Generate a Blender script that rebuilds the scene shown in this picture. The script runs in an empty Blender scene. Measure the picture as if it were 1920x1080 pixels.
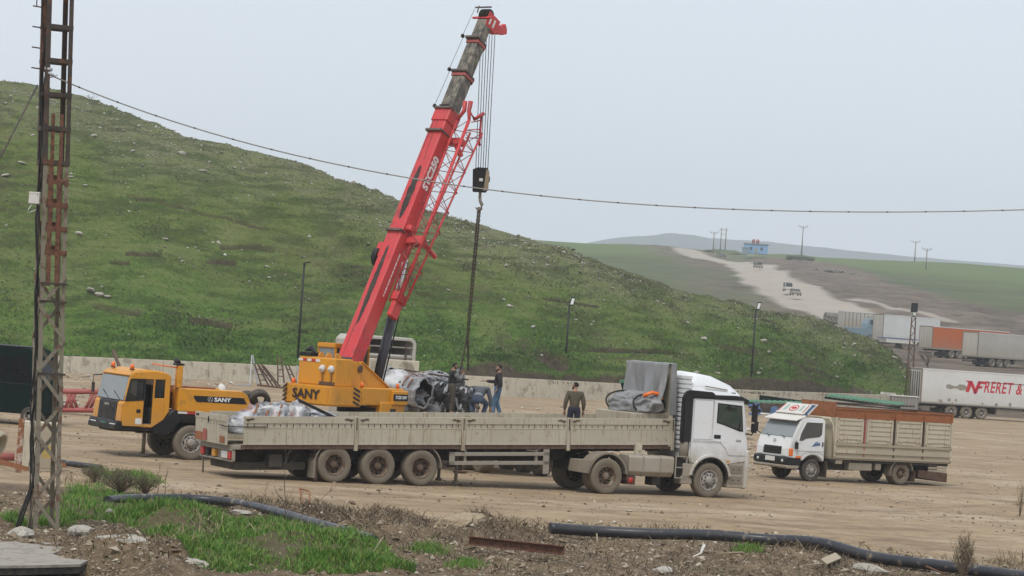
import bpy, bmesh, math, random
import numpy as np
from mathutils import Matrix, Vector

random.seed(7)
RNG = np.random.default_rng(7)
S = bpy.context.scene
COL = S.collection
PI = math.pi

# ------------------------------------------------------------------ camera, world, sun, exposure
F, H = 5000.0, 4.6                      # focal length in 1920-wide pixels, eye height
PITCH, ROLL = math.radians(0.917), math.radians(3.9)
cam_d = bpy.data.cameras.new('camera')
cam_d.sensor_width = 36.0
cam_d.lens = F / 1920.0 * 36.0
cam_d.clip_start = 0.5
cam_d.clip_end = 20000.0
cam = bpy.data.objects.new('camera', cam_d)
COL.objects.link(cam)
cam.matrix_world = (Matrix.Translation((0, 0, H)) @ Matrix.Rotation(PI / 2 + PITCH, 4, 'X')
                    @ Matrix.Rotation(ROLL, 4, 'Z'))
S.camera = cam

SUN_EL, SUN_AZ = math.radians(58), math.radians(200)      # azimuth clockwise from +Y
wd = bpy.data.worlds.new('World')
S.world = wd
wd.use_nodes = True
wn = wd.node_tree
wn.nodes.clear()
_out = wn.nodes.new('ShaderNodeOutputWorld')
_bg = wn.nodes.new('ShaderNodeBackground')
_sky = wn.nodes.new('ShaderNodeTexSky')
_sky.sky_type = 'NISHITA'
_sky.sun_disc = False
_sky.sun_elevation = SUN_EL
_sky.sun_rotation = SUN_AZ
_sky.air_density = 1.0
_sky.dust_density = 3.0
_sky.ozone_density = 1.0
_mix = wn.nodes.new('ShaderNodeMix')
_mix.data_type = 'RGBA'
_mix.inputs[0].default_value = 0.86
_mix.inputs[7].default_value = (6.35, 6.85, 7.5, 1)       # even grey cloud cover over the clear sky
wn.links.new(_sky.outputs[0], _mix.inputs[6])
wn.links.new(_mix.outputs[2], _bg.inputs[0])
_bg.inputs[1].default_value = 0.1
wn.links.new(_bg.outputs[0], _out.inputs[0])

sun_d = bpy.data.lights.new('sun', 'SUN')
sun_d.energy = 1.5
sun_d.angle = math.radians(14)
sun_d.color = (1.0, 0.96, 0.9)
sun = bpy.data.objects.new('sun', sun_d)
COL.objects.link(sun)
_d = Vector((math.sin(SUN_AZ) * math.cos(SUN_EL), math.cos(SUN_AZ) * math.cos(SUN_EL), math.sin(SUN_EL)))
sun.rotation_euler = _d.to_track_quat('Z', 'Y').to_euler()
sun.location = (0, 0, 60)

S.view_settings.view_transform = 'Standard'
S.view_settings.look = 'None'
S.view_settings.exposure = 0.45
S.view_settings.gamma = 1.0
S.view_settings.use_curve_mapping = False
S.render.engine = 'CYCLES'
S.cycles.volume_bounces = 1

# ------------------------------------------------------------------ helpers
_cx, _sx = math.cos(PI / 2 + PITCH), math.sin(PI / 2 + PITCH)
_cz, _sz = math.cos(ROLL), math.sin(ROLL)
CR = np.array([[1, 0, 0], [0, _cx, -_sx], [0, _sx, _cx]]) @ np.array([[_cz, -_sz, 0], [_sz, _cz, 0], [0, 0, 1]])


def gnd(px, py, z=0.0):
    """point of the horizontal plane z that shows at a photograph pixel"""
    d = CR @ np.array([(px - 960) / F, -(py - 540) / F, -1.0])
    t = (z - H) / d[2]
    return Vector((d[0] * t, d[1] * t, z))


def at(px, py, Y):
    """point at distance Y that shows at a photograph pixel"""
    d = CR @ np.array([(px - 960) / F, -(py - 540) / F, -1.0])
    t = Y / d[1]
    return Vector((d[0] * t, Y, H + d[2] * t))


def pix(P):
    """photograph pixels of an (n, 3) array of points"""
    q = (np.asarray(P, float) - np.array([0, 0, H])) @ CR
    return 960 + F * q[:, 0] / -q[:, 2], 540 - F * q[:, 1] / -q[:, 2]


_TAB = RNG.random((256, 256))


def vn(x, y, seed=0):
    x = np.asarray(x, float) + seed * 37.3
    y = np.asarray(y, float) + seed * 11.7
    ix, iy = np.floor(x).astype(int), np.floor(y).astype(int)
    fx, fy = x - ix, y - iy
    fx, fy = fx * fx * (3 - 2 * fx), fy * fy * (3 - 2 * fy)
    a, b = _TAB[iy & 255, ix & 255], _TAB[iy & 255, (ix + 1) & 255]
    c, d = _TAB[(iy + 1) & 255, ix & 255], _TAB[(iy + 1) & 255, (ix + 1) & 255]
    return (a * (1 - fx) + b * fx) * (1 - fy) + (c * (1 - fx) + d * fx) * fy


def fbm(x, y, seed=0, octv=4):
    r, a, f, t = 0, 1.0, 1.0, 0
    for k in range(octv):
        r = r + a * (vn(np.asarray(x) * f, np.asarray(y) * f, seed + k) - 0.5)
        t += a
        a *= 0.5
        f *= 2.03
    return r / t * 2


def lin(h):
    h = h.lstrip('#')
    v = [int(h[i:i + 2], 16) / 255 for i in (0, 2, 4)]
    return tuple(c / 12.92 if c <= 0.04045 else ((c + 0.055) / 1.055) ** 2.4 for c in v)


class NT:
    def __init__(s, name):
        s.m = bpy.data.materials.new(name)
        s.m.use_nodes = True
        s.t = s.m.node_tree
        s.b = s.t.nodes['Principled BSDF']
        s.tc = s.t.nodes.new('ShaderNodeTexCoord').outputs['Object']

    def n(s, typ, **kw):
        o = s.t.nodes.new(typ)
        for k, v in kw.items():
            setattr(o, k, v)
        return o

    def l(s, a, b):
        s.t.links.new(a, b)

    def noise(s, scale, detail=4, rough=0.55, stretch=None, off=0.0, src=None):
        src = src or s.tc
        if stretch or off:
            mp = s.n('ShaderNodeMapping')
            mp.inputs['Scale'].default_value = stretch or (1, 1, 1)
            mp.inputs['Location'].default_value = (off, off * 1.7, off * 0.3)
            s.l(src, mp.inputs[0])
            src = mp.outputs[0]
        o = s.n('ShaderNodeTexNoise')
        o.inputs['Scale'].default_value = scale
        o.inputs['Detail'].default_value = detail
        o.inputs['Roughness'].default_value = rough
        s.l(src, o.inputs['Vector'])
        return o.outputs['Fac']

    def rng(s, v, a, b, c=0.0, d=1.0):
        o = s.n('ShaderNodeMapRange')
        for i, x in enumerate((a, b, c, d)):
            o.inputs[i + 1].default_value = x
        s.l(v, o.inputs[0])
        return o.outputs[0]

    def math(s, op, a, b):
        o = s.n('ShaderNodeMath', operation=op)
        for i, x in enumerate((a, b)):
            if isinstance(x, (int, float)):
                o.inputs[i].default_value = x
            else:
                s.l(x, o.inputs[i])
        return o.outputs[0]

    def mix(s, f, a, b, blend='MIX'):
        o = s.n('ShaderNodeMix', data_type='RGBA', blend_type=blend)
        if isinstance(f, (int, float)):
            o.inputs[0].default_value = f
        else:
            s.l(f, o.inputs[0])
        for i, x in ((6, a), (7, b)):
            if isinstance(x, (tuple, list)):
                o.inputs[i].default_value = tuple(x[:3]) + (1,)
            else:
                s.l(x, o.inputs[i])
        return o.outputs[2]

    def bump(s, v, strength=0.3, dist=0.02):
        o = s.n('ShaderNodeBump')
        o.inputs['Strength'].default_value = strength
        o.inputs['Distance'].default_value = dist
        s.l(v, o.inputs['Height'])
        s.l(o.outputs[0], s.b.inputs['Normal'])

    def done(s, col, rough=0.6, metal=0.0, spec=0.5):
        if isinstance(col, (tuple, list)):
            s.b.inputs['Base Color'].default_value = tuple(col[:3]) + (1,)
        else:
            s.l(col, s.b.inputs['Base Color'])
        if isinstance(rough, (int, float)):
            s.b.inputs['Roughness'].default_value = rough
        else:
            s.l(rough, s.b.inputs['Roughness'])
        s.b.inputs['Metallic'].default_value = metal
        s.b.inputs['Specular IOR Level'].default_value = spec
        return s.m


DUST = (0.27, 0.215, 0.15)


def mat(name, col, rough=0.55, var=0.14, scale=2.5, metal=0.0, spots=None, spot_amt=0.35, spot_scale=6.0,
        mud=None, mud_col=DUST, streak=None, streak_amt=0.4, bump=0.0, bump_scale=20, film=0.12, spec=0.4):
    """paint, metal, cloth: base colour with uneven tone, optional stains, streaks, and road dust thrown up to height mud"""
    t = NT(name)
    if isinstance(col, str):
        col = lin(col)
    hi = tuple(min(1, c * (1 + var)) for c in col)
    lo = tuple(c * (1 - var) for c in col)
    c = t.mix(t.noise(scale, 5, 0.6), lo, hi)
    if film:
        c = t.mix(t.rng(t.noise(scale * 0.6, 6, 0.65, off=3.1), 0.35, 0.75, 0, film * 2), c, DUST)
    if spots:
        f = t.rng(t.noise(spot_scale, 6, 0.65, off=7.7), 0.62 - spot_amt * 0.3, 0.72 - spot_amt * 0.3, 0, 0.85)
        c = t.mix(f, c, spots)
    if streak:
        f = t.rng(t.noise(5, 5, 0.6, stretch=(3.0, 3.0, 0.25), off=1.3), 0.66 - streak_amt * 0.3, 0.8 - streak_amt * 0.3, 0, 0.8)
        c = t.mix(f, c, streak)
    if mud:
        sp = t.n('ShaderNodeSeparateXYZ')
        t.l(t.tc, sp.inputs[0])
        z = t.math('ADD', sp.outputs[2], t.rng(t.noise(3.0, 5, 0.6, off=5.0), 0.2, 0.8, -0.3, 0.3))
        f = t.rng(z, mud[0], mud[1], mud[2], 0.0)
        c = t.mix(f, c, mud_col)
    if bump:
        t.bump(t.noise(bump_scale, 5, 0.6), bump, 0.02)
    r = t.rng(t.noise(scale * 1.7, 3, 0.5, off=2.0), 0.3, 0.7, max(0.05, rough - 0.12), min(1, rough + 0.12))
    return t.done(c, r, metal, spec)


def glass(name, tint=(0.02, 0.025, 0.025), alpha=0.75):
    """pane: dark tinted glass you partly see through"""
    t = NT(name)
    t.b.inputs['Alpha'].default_value = alpha
    c = t.mix(t.rng(t.noise(3, 5, 0.6), 0.45, 0.8, 0, 0.25), tint, DUST)
    m = t.done(c, 0.06, 0, 0.6)
    return m


class MB:
    """collects vertices and faces; build() links them as ONE mesh object"""

    def __init__(s):
        s.v, s.f, s.sm, s.mi, s.m, s.T = [], [], [], [], 0, None

    def add(s, vs, fs, smooth=False):
        b = len(s.v)
        if s.T is not None:
            vs = [s.T @ Vector(p) for p in vs]
        s.v.extend([tuple(p) for p in vs])
        for f in fs:
            s.f.append(tuple(i + b for i in f))
            s.sm.append(smooth)
            s.mi.append(s.m)
        return s

    def box(s, x0, x1, y0, y1, z0, z1):
        vs = [(x, y, z) for x in (x0, x1) for y in (y0, y1) for z in (z0, z1)]
        return s.add(vs, [(0, 1, 3, 2), (4, 6, 7, 5), (0, 4, 5, 1), (2, 3, 7, 6), (0, 2, 6, 4), (1, 5, 7, 3)])

    def hexa(s, lo, hi):
        """two matching rings of 4 points"""
        return s.add(list(lo) + list(hi), [(3, 2, 1, 0), (4, 5, 6, 7)] + [(i, (i + 1) % 4, (i + 1) % 4 + 4, i + 4) for i in range(4)])

    def prism(s, pts, axis, a, b):
        def P(p, q, c):
            return (c, p, q) if axis == 'x' else (p, c, q) if axis == 'y' else (p, q, c)
        n = len(pts)
        vs = [P(p, q, a) for p, q in pts] + [P(p, q, b) for p, q in pts]
        return s.add(vs, [tuple(range(n))[::-1], tuple(range(n, 2 * n))] + [(i, (i + 1) % n, (i + 1) % n + n, i + n) for i in range(n)])

    def loft(s, rings, smooth=False, caps=True):
        n = len(rings[0])
        vs = [p for r in rings for p in r]
        fs = []
        for k in range(len(rings) - 1):
            for i in range(n):
                j = (i + 1) % n
                fs.append((k * n + i, k * n + j, (k + 1) * n + j, (k + 1) * n + i))
        s.add(vs, fs, smooth)
        if caps:
            b = len(s.v) - len(vs)
            for f in (tuple(range(n))[::-1], tuple(range(len(vs) - n, len(vs)))):
                s.f.append(tuple(i + b for i in f))
                s.sm.append(False)
                s.mi.append(s.m)
        return s

    @staticmethod
    def frame(d):
        d = Vector(d).normalized()
        u = d.cross(Vector((0, 0, 1)))
        if u.length < 1e-3:
            u = Vector((1, 0, 0))
        u.normalize()
        return d, u, u.cross(d).normalized()

    def tube(s, p0, p1, r, n=8, r1=None, smooth=True):
        p0, p1 = Vector(p0), Vector(p1)
        d, u, w = s.frame(p1 - p0)
        r1 = r if r1 is None else r1
        rings = [[p + (u * math.cos(2 * PI * i / n) + w * math.sin(2 * PI * i / n)) * q for i in range(n)] for p, q in ((p0, r), (p1, r1))]
        return s.loft(rings, smooth)

    def path(s, pts, r, n=6, smooth=True, squash=1.0):
        pts = [Vector(p) for p in pts]
        rings = []
        for k, p in enumerate(pts):
            d, u, w = s.frame(pts[min(k + 1, len(pts) - 1)] - pts[max(k - 1, 0)])
            q = r[k] if isinstance(r, (list, tuple)) else r
            rings.append([p + (u * math.cos(2 * PI * i / n) + w * squash * math.sin(2 * PI * i / n)) * q for i in range(n)])
        return s.loft(rings, smooth)

    def bar(s, p0, p1, w, h=None, up=None):
        """rectangular bar; w across, h along up"""
        h = h or w
        p0, p1 = Vector(p0), Vector(p1)
        d = (p1 - p0).normalized()
        up = Vector(up) if up else Vector((0, 0, 1))
        u = d.cross(up)
        if u.length < 1e-3:
            u = d.cross(Vector((0, 1, 0)))
        u.normalize()
        q = u.cross(d).normalized()
        return s.hexa(*[[p + u * a * w / 2 + q * b * h / 2 for a, b in ((-1, -1), (1, -1), (1, 1), (-1, 1))] for p in (p0, p1)])

    def angle(s, p0, p1, w, t, ua, ub):
        """L-section: two thin legs along ua and ub"""
        ua, ub = Vector(ua), Vector(ub)
        p0, p1 = Vector(p0), Vector(p1)
        prof = [(0, 0), (w, 0), (w, t), (t, t), (t, w), (0, w)]
        return s.loft([[p + ua * a + ub * b for a, b in prof] for p in (p0, p1)])

    def lathe(s, prof, o, axis, n=24, smooth=True):
        """prof: (radius, along axis)"""
        o = Vector(o)
        d, u, w = s.frame(axis)
        rings = [[o + d * h + (u * math.cos(2 * PI * i / n) + w * math.sin(2 * PI * i / n)) * r for i in range(n)] for r, h in prof]
        return s.loft(rings, smooth)

    def poly(s, pts):
        return s.add(pts, [tuple(range(len(pts)))])

    def mesh(s, name, mats, bevel=0.0, seg=1, recalc=True):
        me = bpy.data.meshes.new(name)
        me.from_pydata(s.v, [], s.f)
        me.polygons.foreach_set('use_smooth', s.sm)
        for m in (mats if isinstance(mats, (list, tuple)) else [mats]):
            me.materials.append(m)
        if any(s.mi):
            me.polygons.foreach_set('material_index', s.mi)
        if recalc or bevel:
            bm = bmesh.new()
            bm.from_mesh(me)
            bmesh.ops.recalc_face_normals(bm, faces=bm.faces)
            if bevel:
                ed = [e for e in bm.edges if len(e.link_faces) == 2 and e.calc_face_angle(0) > 0.5]
                bmesh.ops.bevel(bm, geom=ed, offset=bevel, segments=seg, affect='EDGES', clamp_overlap=True)
            bm.to_mesh(me)
            bm.free()
        me.update()
        return me

    def build(s, name, mats, parent=None, bevel=0.0, seg=1, recalc=True):
        o = bpy.data.objects.new(name, s.mesh(name, mats, bevel, seg, recalc))
        COL.objects.link(o)
        if parent:
            o.parent = parent
        return o


def link(name, me, parent=None, loc=None, rot=None, scale=None):
    o = bpy.data.objects.new(name, me)
    COL.objects.link(o)
    if parent:
        o.parent = parent
    if loc is not None:
        o.location = loc
    if rot is not None:
        o.rotation_euler = rot
    if scale is not None:
        o.scale = scale if isinstance(scale, (tuple, list)) else (scale,) * 3
    return o


def tag(o, label=None, cat=None, group=None, kind=None):
    for k, v in (('label', label), ('category', cat), ('group', group), ('kind', kind)):
        if v:
            o[k] = v
    return o


def thing(name, label, cat, loc=(0, 0, 0), rz=0.0, group=None, rot=None):
    o = bpy.data.objects.new(name, None)
    COL.objects.link(o)
    o.empty_display_size = 0.3
    o.location = loc
    o.rotation_euler = rot or (0, 0, rz)
    return tag(o, label, cat, group)


def big_mesh(name, V, Fq, m, smooth=True, attr=None):
    """mesh from numpy arrays; Fq is (n, 3) or (n, 4)"""
    me = bpy.data.meshes.new(name)
    V = np.asarray(V, np.float32)
    Fq = np.asarray(Fq, np.int32)
    k = Fq.shape[1]
    me.vertices.add(len(V))
    me.vertices.foreach_set('co', V.ravel())
    me.loops.add(Fq.size)
    me.loops.foreach_set('vertex_index', Fq.ravel())
    me.polygons.add(len(Fq))
    me.polygons.foreach_set('loop_start', np.arange(0, Fq.size, k, dtype=np.int32))
    me.polygons.foreach_set('use_smooth', np.full(len(Fq), smooth))
    if attr is not None:
        a = me.color_attributes.new('soil', 'FLOAT_COLOR', 'POINT')
        a.data.foreach_set('color', np.asarray(attr, np.float32).ravel())
    me.materials.append(m)
    me.update(calc_edges=True)
    me.validate()
    o = bpy.data.objects.new(name, me)
    COL.objects.link(o)
    return o


def grid_faces(nr, nc):
    i = np.arange(nr * nc).reshape(nr, nc)
    return np.stack([i[:-1, :-1], i[:-1, 1:], i[1:, 1:], i[1:, :-1]], -1).reshape(-1, 4)


def seg_dist(X, Y, pts, xs=1.0, ys=1.0):
    """distance of points to a polyline; axes may be scaled"""
    d = np.full(np.shape(X), 1e9)
    for (ax, ay), (bx, by) in zip(pts, pts[1:]):
        vx, vy = (bx - ax) * xs, (by - ay) * ys
        wx, wy = (X - ax) * xs, (Y - ay) * ys
        t = np.clip((wx * vx + wy * vy) / (vx * vx + vy * vy + 1e-9), 0, 1)
        d = np.minimum(d, np.hypot(wx - t * vx, wy - t * vy))
    return d


def text_mesh(name, body, m, size, parent=None, loc=(0, 0, 0), rot=(0, 0, 0), shear=0.0, bold=0.0, extrude=0.002, sx=1.0, align='CENTER', space=1.0):
    c = bpy.data.curves.new(name, 'FONT')
    c.body = body
    c.size = size
    c.shear = shear
    c.offset = bold
    c.extrude = extrude
    c.align_x = align
    c.align_y = 'CENTER'
    c.space_character = space
    c.resolution_u = 3
    t = bpy.data.objects.new(name + '_curve', c)
    COL.objects.link(t)
    dg = bpy.context.evaluated_depsgraph_get()
    me = bpy.data.meshes.new_from_object(t.evaluated_get(dg))
    bpy.data.objects.remove(t)
    me.name = name
    me.materials.clear()
    me.materials.append(m)
    return link(name, me, parent, loc, rot, (sx, 1, 1))


def blob(mb, c, r, seed, sub=1, rough=0.35, flat=1.0):
    """angular stone: icosphere with pushed vertices"""
    bm = bmesh.new()
    bmesh.ops.create_icosphere(bm, subdivisions=sub, radius=1)
    rr = random.Random(seed)
    ax = Vector((rr.uniform(.75, 1.3), rr.uniform(.75, 1.3), rr.uniform(.6, 1.0) * flat))
    vs = []
    for v in bm.verts:
        k = 1 + rr.uniform(-rough, rough)
        vs.append(Vector((v.co.x * ax.x, v.co.y * ax.y, v.co.z * ax.z)) * (k * r) + Vector(c))
    fs = [tuple(v.index for v in f.verts) for f in bm.faces]
    bm.free()
    return mb.add(vs, fs)
# ------------------------------------------------------------------ terrain
# road out of the yard, as (pixel column, distance)
ROAD = [(1655, 455), (1640, 488), (1560, 528), (1500, 575), (1455, 660), (1428, 760), (1398, 850), (1350, 930), (1312, 1000), (1290, 1060)]
_pd = [150, 205, 228, 262, 295, 340, 400, 480, 600, 800, 1000, 1080, 1200, 1500, 1900]
_pe = [-190, -150, -106, -42, -15, 3, 17, 58, 107, 149, 166, 174, 140, 60, -40]
_py = np.array([[_u, 0] for _u in ()])


def px_u(px, e):
    """lateral slope X/Y of a pixel column at elevation e (pixels above the horizon)"""
    return (px - 960 - e * math.sin(ROLL)) / F


def far_z(X, Y):
    """rising ground beyond the yard"""
    u = X / Y
    e = np.interp(Y, _pd, _pe)
    bumps = fbm(X / 60, Y / 120, 3, 4) * np.interp(Y, [260, 420, 1000], [0, 5, 8])
    crest = np.interp(Y, [500, 900], [0, 1]) * np.interp(u, [-.05, .0, .05, .08, .1, .2, .4], [-14, -2, 1, -4, 5, 8, 2])
    k = np.interp(Y, [450, 650, 1000], [0, 1, .3]) * np.interp(u, [.085, .11, .16, .3], [0, 16, 12, -12])
    return H + (e + bumps * .9 + crest + k * .35) / F * Y


def road_xy():
    pts = []
    for p, d in ROAD:
        e = np.interp(d, _pd, _pe)
        pts.append((px_u(p, e) * d, d))
    return pts


RXY = road_xy()

# --- far rising ground
_us = np.concatenate([np.linspace(-.12, .02, 60, endpoint=False), np.linspace(.02, .21, 420, endpoint=False), np.linspace(.21, .5, 60)])
_ys = np.concatenate([np.linspace(150, 330, 60, endpoint=False), np.linspace(330, 1100, 330, endpoint=False), np.linspace(1100, 1900, 30)])
UU, YY = np.meshgrid(_us, _ys)
XX = UU * YY
ZZ = far_z(XX, YY)
rd = seg_dist(XX, YY, RXY)
rn = fbm(XX / 9, YY / 20, 8, 3) * 2.2
roadz = np.clip(1 - (rd + rn - np.interp(YY, [450, 560, 700, 1000], [7.5, 6.8, 5.8, 4.8])) / 2.4, 0, 1)
TR2 = [(px_u(1600, 118) * 575, 575), (px_u(1700, 108) * 545, 545), (px_u(1790, 92) * 520, 520)]
t2 = np.clip(1 - (seg_dist(XX, YY, TR2) + rn * .4 - 1.0) / 1.2, 0, 1)
px_, py_ = pix(np.stack([XX.ravel(), YY.ravel(), ZZ.ravel()], -1))
px_, py_ = px_.reshape(XX.shape), py_.reshape(XX.shape)
nz = fbm(XX / 25, YY / 60, 9, 5)
# bare brown cutting beside the road, the yard apron below it, grass beyond
bare = np.clip((px_ - np.interp(py_, [460, 500, 560, 600], [1370, 1380, 1420, 1480])) / 40, 0, 1) * np.clip(
    (py_ - np.interp(px_, [1300, 1400, 1480, 1560, 1640, 1800, 1950], [468, 473, 474, 488, 510, 556, 588]) + nz * 12) / 12, 0, 1)
bare = np.maximum(bare, np.clip(1 - (rd - 14) / 14, 0, 1) * np.clip(.75 + nz, 0, 1))
bare = np.maximum(bare, np.clip((430 - YY) / 40, 0, 1))
ZZ = ZZ + bare * fbm(XX / 8, YY / 18, 21, 4) * 1.1 * np.clip((YY - 330) / 100, 0, 1)
fresh = np.clip((YY - np.interp(UU, [0, .1, .2], [760, 820, 700])) / 130 + nz * .9, 0, 1)
attr = np.stack([bare, np.maximum(roadz, t2 * .8), fresh, np.ones_like(bare)], -1)

t = NT('far_slope')
ca = t.n('ShaderNodeVertexColor', layer_name='soil')
sp = t.n('ShaderNodeSeparateColor')
t.l(ca.outputs[0], sp.inputs[0])
g = t.mix(t.rng(t.noise(.06, 8, .7), .35, .65), (.054, .074, .031), (.110, .126, .054))
g = t.mix(sp.outputs[2], g, t.mix(t.noise(.05, 6, .6), (.075, .115, .030), (.125, .165, .050)))
g = t.mix(t.rng(t.noise(.25, 5, .65, off=4), .5, .7, 0, .5), g, (.12, .11, .06))
b = t.mix(t.rng(t.noise(.08, 8, .72, off=9), .34, .66), (.070, .053, .040), (.20, .155, .115))
b = t.mix(t.rng(t.noise(.3, 5, .7, stretch=(1, .3, 1), off=19), .52, .66, 0, .6), b, (.07, .062, .035))
r_ = t.mix(t.noise(.12, 5, .6, off=2), (.29, .25, .205), (.41, .36, .30))
c = t.mix(sp.outputs[0], g, b)
c = t.mix(sp.outputs[1], c, r_)
far_m = t.done(c, .95, 0, .1)
o = big_mesh('hillside', np.stack([XX, YY, ZZ], -1).reshape(-1, 3), grid_faces(*XX.shape), far_m, True, attr.reshape(-1, 4))
tag(o, kind='structure')

# --- hazy range on the skyline
cr = [(-400, 560), (300, 530), (800, 500), (1040, 462), (1090, 458), (1140, 448), (1180, 443), (1225, 441), (1245, 438), (1258, 437), (1275, 439),
      (1300, 440), (1330, 446), (1440, 453), (1520, 462), (1600, 470), (1720, 482), (1840, 492), (1920, 498), (2200, 515), (2600, 540)]
xs = np.linspace(-400, 2600, 400)
ysk = np.interp(xs, [p[0] for p in cr], [p[1] for p in cr]) + fbm(xs / 40, xs * 0, 5, 3) * 1.2
V = []
for D, fr in ((3000, -.1), (3300, .25), (3700, .55), (4100, .8), (4400, .95), (4600, 1.0), (4900, .8), (5200, .2)):
    for a, b_ in zip(xs, ysk):
        p = at(a, b_, 4600)
        V.append((p.x * D / 4600, D, max(-1, p.z) * fr))
t = NT('range_scrub')
far2_m = t.done(t.mix(t.noise(.004, 6, .6), (.022, .036, .026), (.045, .055, .040)), .95, 0, .1)
tag(big_mesh('hills', V, grid_faces(8, 400), far2_m), kind='structure')
# --- retaining wall line (ground points) and the big green hill behind it
WALL = [(-60, 160), (-44, 165), (-28, 171.5), (-14, 179), (0, 186), (9, 195.5), (19.4, 206), (35, 233), (37.5, 238)]
_wu = [x / y for x, y in WALL]
CREST = [(-1200, -60), (-300, 118), (0, 152), (60, 157), (180, 186), (300, 232), (400, 270), (480, 290), (560, 309), (640, 334), (740, 371), (840, 403),
         (900, 419), (960, 439), (1000, 453), (1045, 460), (1100, 480), (1180, 509), (1250, 531), (1330, 554), (1400, 571), (1480, 590), (1560, 609),
         (1610, 625), (1660, 651), (1700, 686), (1722, 712), (1740, 740)]
_cu, _ce = [], []
for a, b_ in CREST:
    p = at(a, b_, 230.0)
    _cu.append(p.x / 230)
    _ce.append((p.z - H) / 230)


def hill_base(u):
    return np.interp(u, _wu, [y for x, y in WALL]) + .35


def prof(s):
    f = np.where(s < 1, 1 - np.clip(1 - s, 0, 1) ** 1.45, 1 - np.clip(s - 1, 0, 2) ** 1.6 * .5)
    return f


def hill_params(u):
    db = hill_base(u)
    te = np.interp(u, _cu, _ce)
    sl = np.interp(u, [-.2, .05, .13, .155], [.40, .36, .25, .2])
    dc = (3.4 + sl * db) / np.maximum(sl - te, .12)
    dc = np.maximum(dc, db + 6)
    s = np.linspace(0, 1.2, 160)[:, None]
    D = db + (dc - db) * s
    # crest height so that the skyline is seen at slope te
    zc = np.min((te * D + H - 1.1) / np.maximum(prof(s), .02) + 1e3 * (s < .25), axis=0) + 1.1
    return db, dc, np.maximum(zc, .3)


def hill_z(X, Y, detail=True):
    X, Y = np.atleast_1d(np.asarray(X, float)), np.atleast_1d(np.asarray(Y, float))
    u = X / Y
    ug = np.linspace(-.3, .165, 300)
    db, dc, zc = hill_params(ug)
    db, dc, zc = (np.interp(u, ug, a) for a in (db, dc, zc))
    s = (Y - db) / (dc - db)
    k = np.clip(zc / 3, 0, 1)
    z = 1.1 * np.clip(zc / 2, .2, 1) + (zc - 1.1) * prof(s)
    # steep earth bank just behind the wall towards the right
    bk = np.interp(u, [-.06, -.02, .02, .11, .13], [.2, .8, 1.2, 1.0, 0])
    z = z + bk * (1 - np.exp(-np.clip(s, 0, 1) * 30)) * np.clip(1 - s, 0, 1)
    if detail:
        damp = np.clip(s * 8, .15, 1) * k
        z = z + damp * (fbm(X / 9, Y / 9, 11, 3) * .55 + fbm(X / 2.6, Y / 4, 12, 3) * .26)
        ph = z * 1.5 + fbm(X / 7, Y / 14, 14, 3) * 2.2
        ter = np.abs(((ph) % 1.0) - .35)
        z = z + damp * (ter - .3) * .46 * np.clip(fbm(X / 18, Y / 18, 15, 3) * 1.6 + .75, .1, 1)
    return z, s


us = np.concatenate([np.linspace(-.30, -.205, 60, endpoint=False), np.linspace(-.205, .158, 760)])
db, dc, zc = hill_params(us)
ss = np.concatenate([np.linspace(0, 1.05, 380, endpoint=False), np.linspace(1.05, 2.3, 40)])
YY = db[None, :] + (dc - db)[None, :] * ss[:, None]
XX = us[None, :] * YY
ZZ, SS = hill_z(XX.ravel(), YY.ravel())
ZZ, SS = ZZ.reshape(XX.shape), SS.reshape(XX.shape)
px_, py_ = pix(np.stack([XX.ravel(), YY.ravel(), ZZ.ravel()], -1))
px_, py_ = px_.reshape(XX.shape), py_.reshape(XX.shape)
# scarps where the turf has slipped, and bare banks
SCARP = [([(243, 367), (265, 372), (290, 373), (318, 384), (340, 387)], 3.6), ([(340, 388), (380, 402), (430, 410), (470, 424), (520, 432), (575, 446)], 1.6),
         ([(420, 463), (470, 462), (512, 468)], 4.0), ([(240, 476), (300, 478)], 2.5), ([(210, 492), (240, 494)], 2.5), ([(390, 490), (440, 494)], 3),
         ([(948, 640), (985, 652), (1030, 668), (1050, 684)], 13.0), ([(1235, 630), (1262, 640), (1282, 652)], 10.0), ([(1342, 643), (1380, 655), (1415, 660)], 5.0),
         ([(1060, 655), (1150, 658), (1290, 662)], 2.5), ([(1210, 655), (1300, 664)], 2.5), ([(1480, 680), (1520, 697)], 3), ([(770, 545), (800, 552)], 3),
         ([(660, 500), (780, 506)], 2), ([(1020, 560), (1120, 575)], 1.5), ([(180, 575), (260, 590)], 3), ([(360, 600), (430, 612)], 4)]
soil = np.zeros_like(XX)
nz = fbm(XX / 1.6, YY / 3, 31, 4)
for pts, w in SCARP:
    dd = seg_dist(px_, py_, pts, 1, 1.6)
    k = np.clip(1.35 - dd / (w * 1.2) + nz * 1.5 + fbm(XX / .6, YY / 1.2, 34, 3) * .9, 0, 1) * np.clip(.75 + fbm(XX / 1.8, YY / 2.5, 36, 3) * 1.8, .1, 1)
    soil = np.maximum(soil, k)
    ZZ -= np.exp(-(dd / (w * 1.2)) ** 2) * .42
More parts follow.
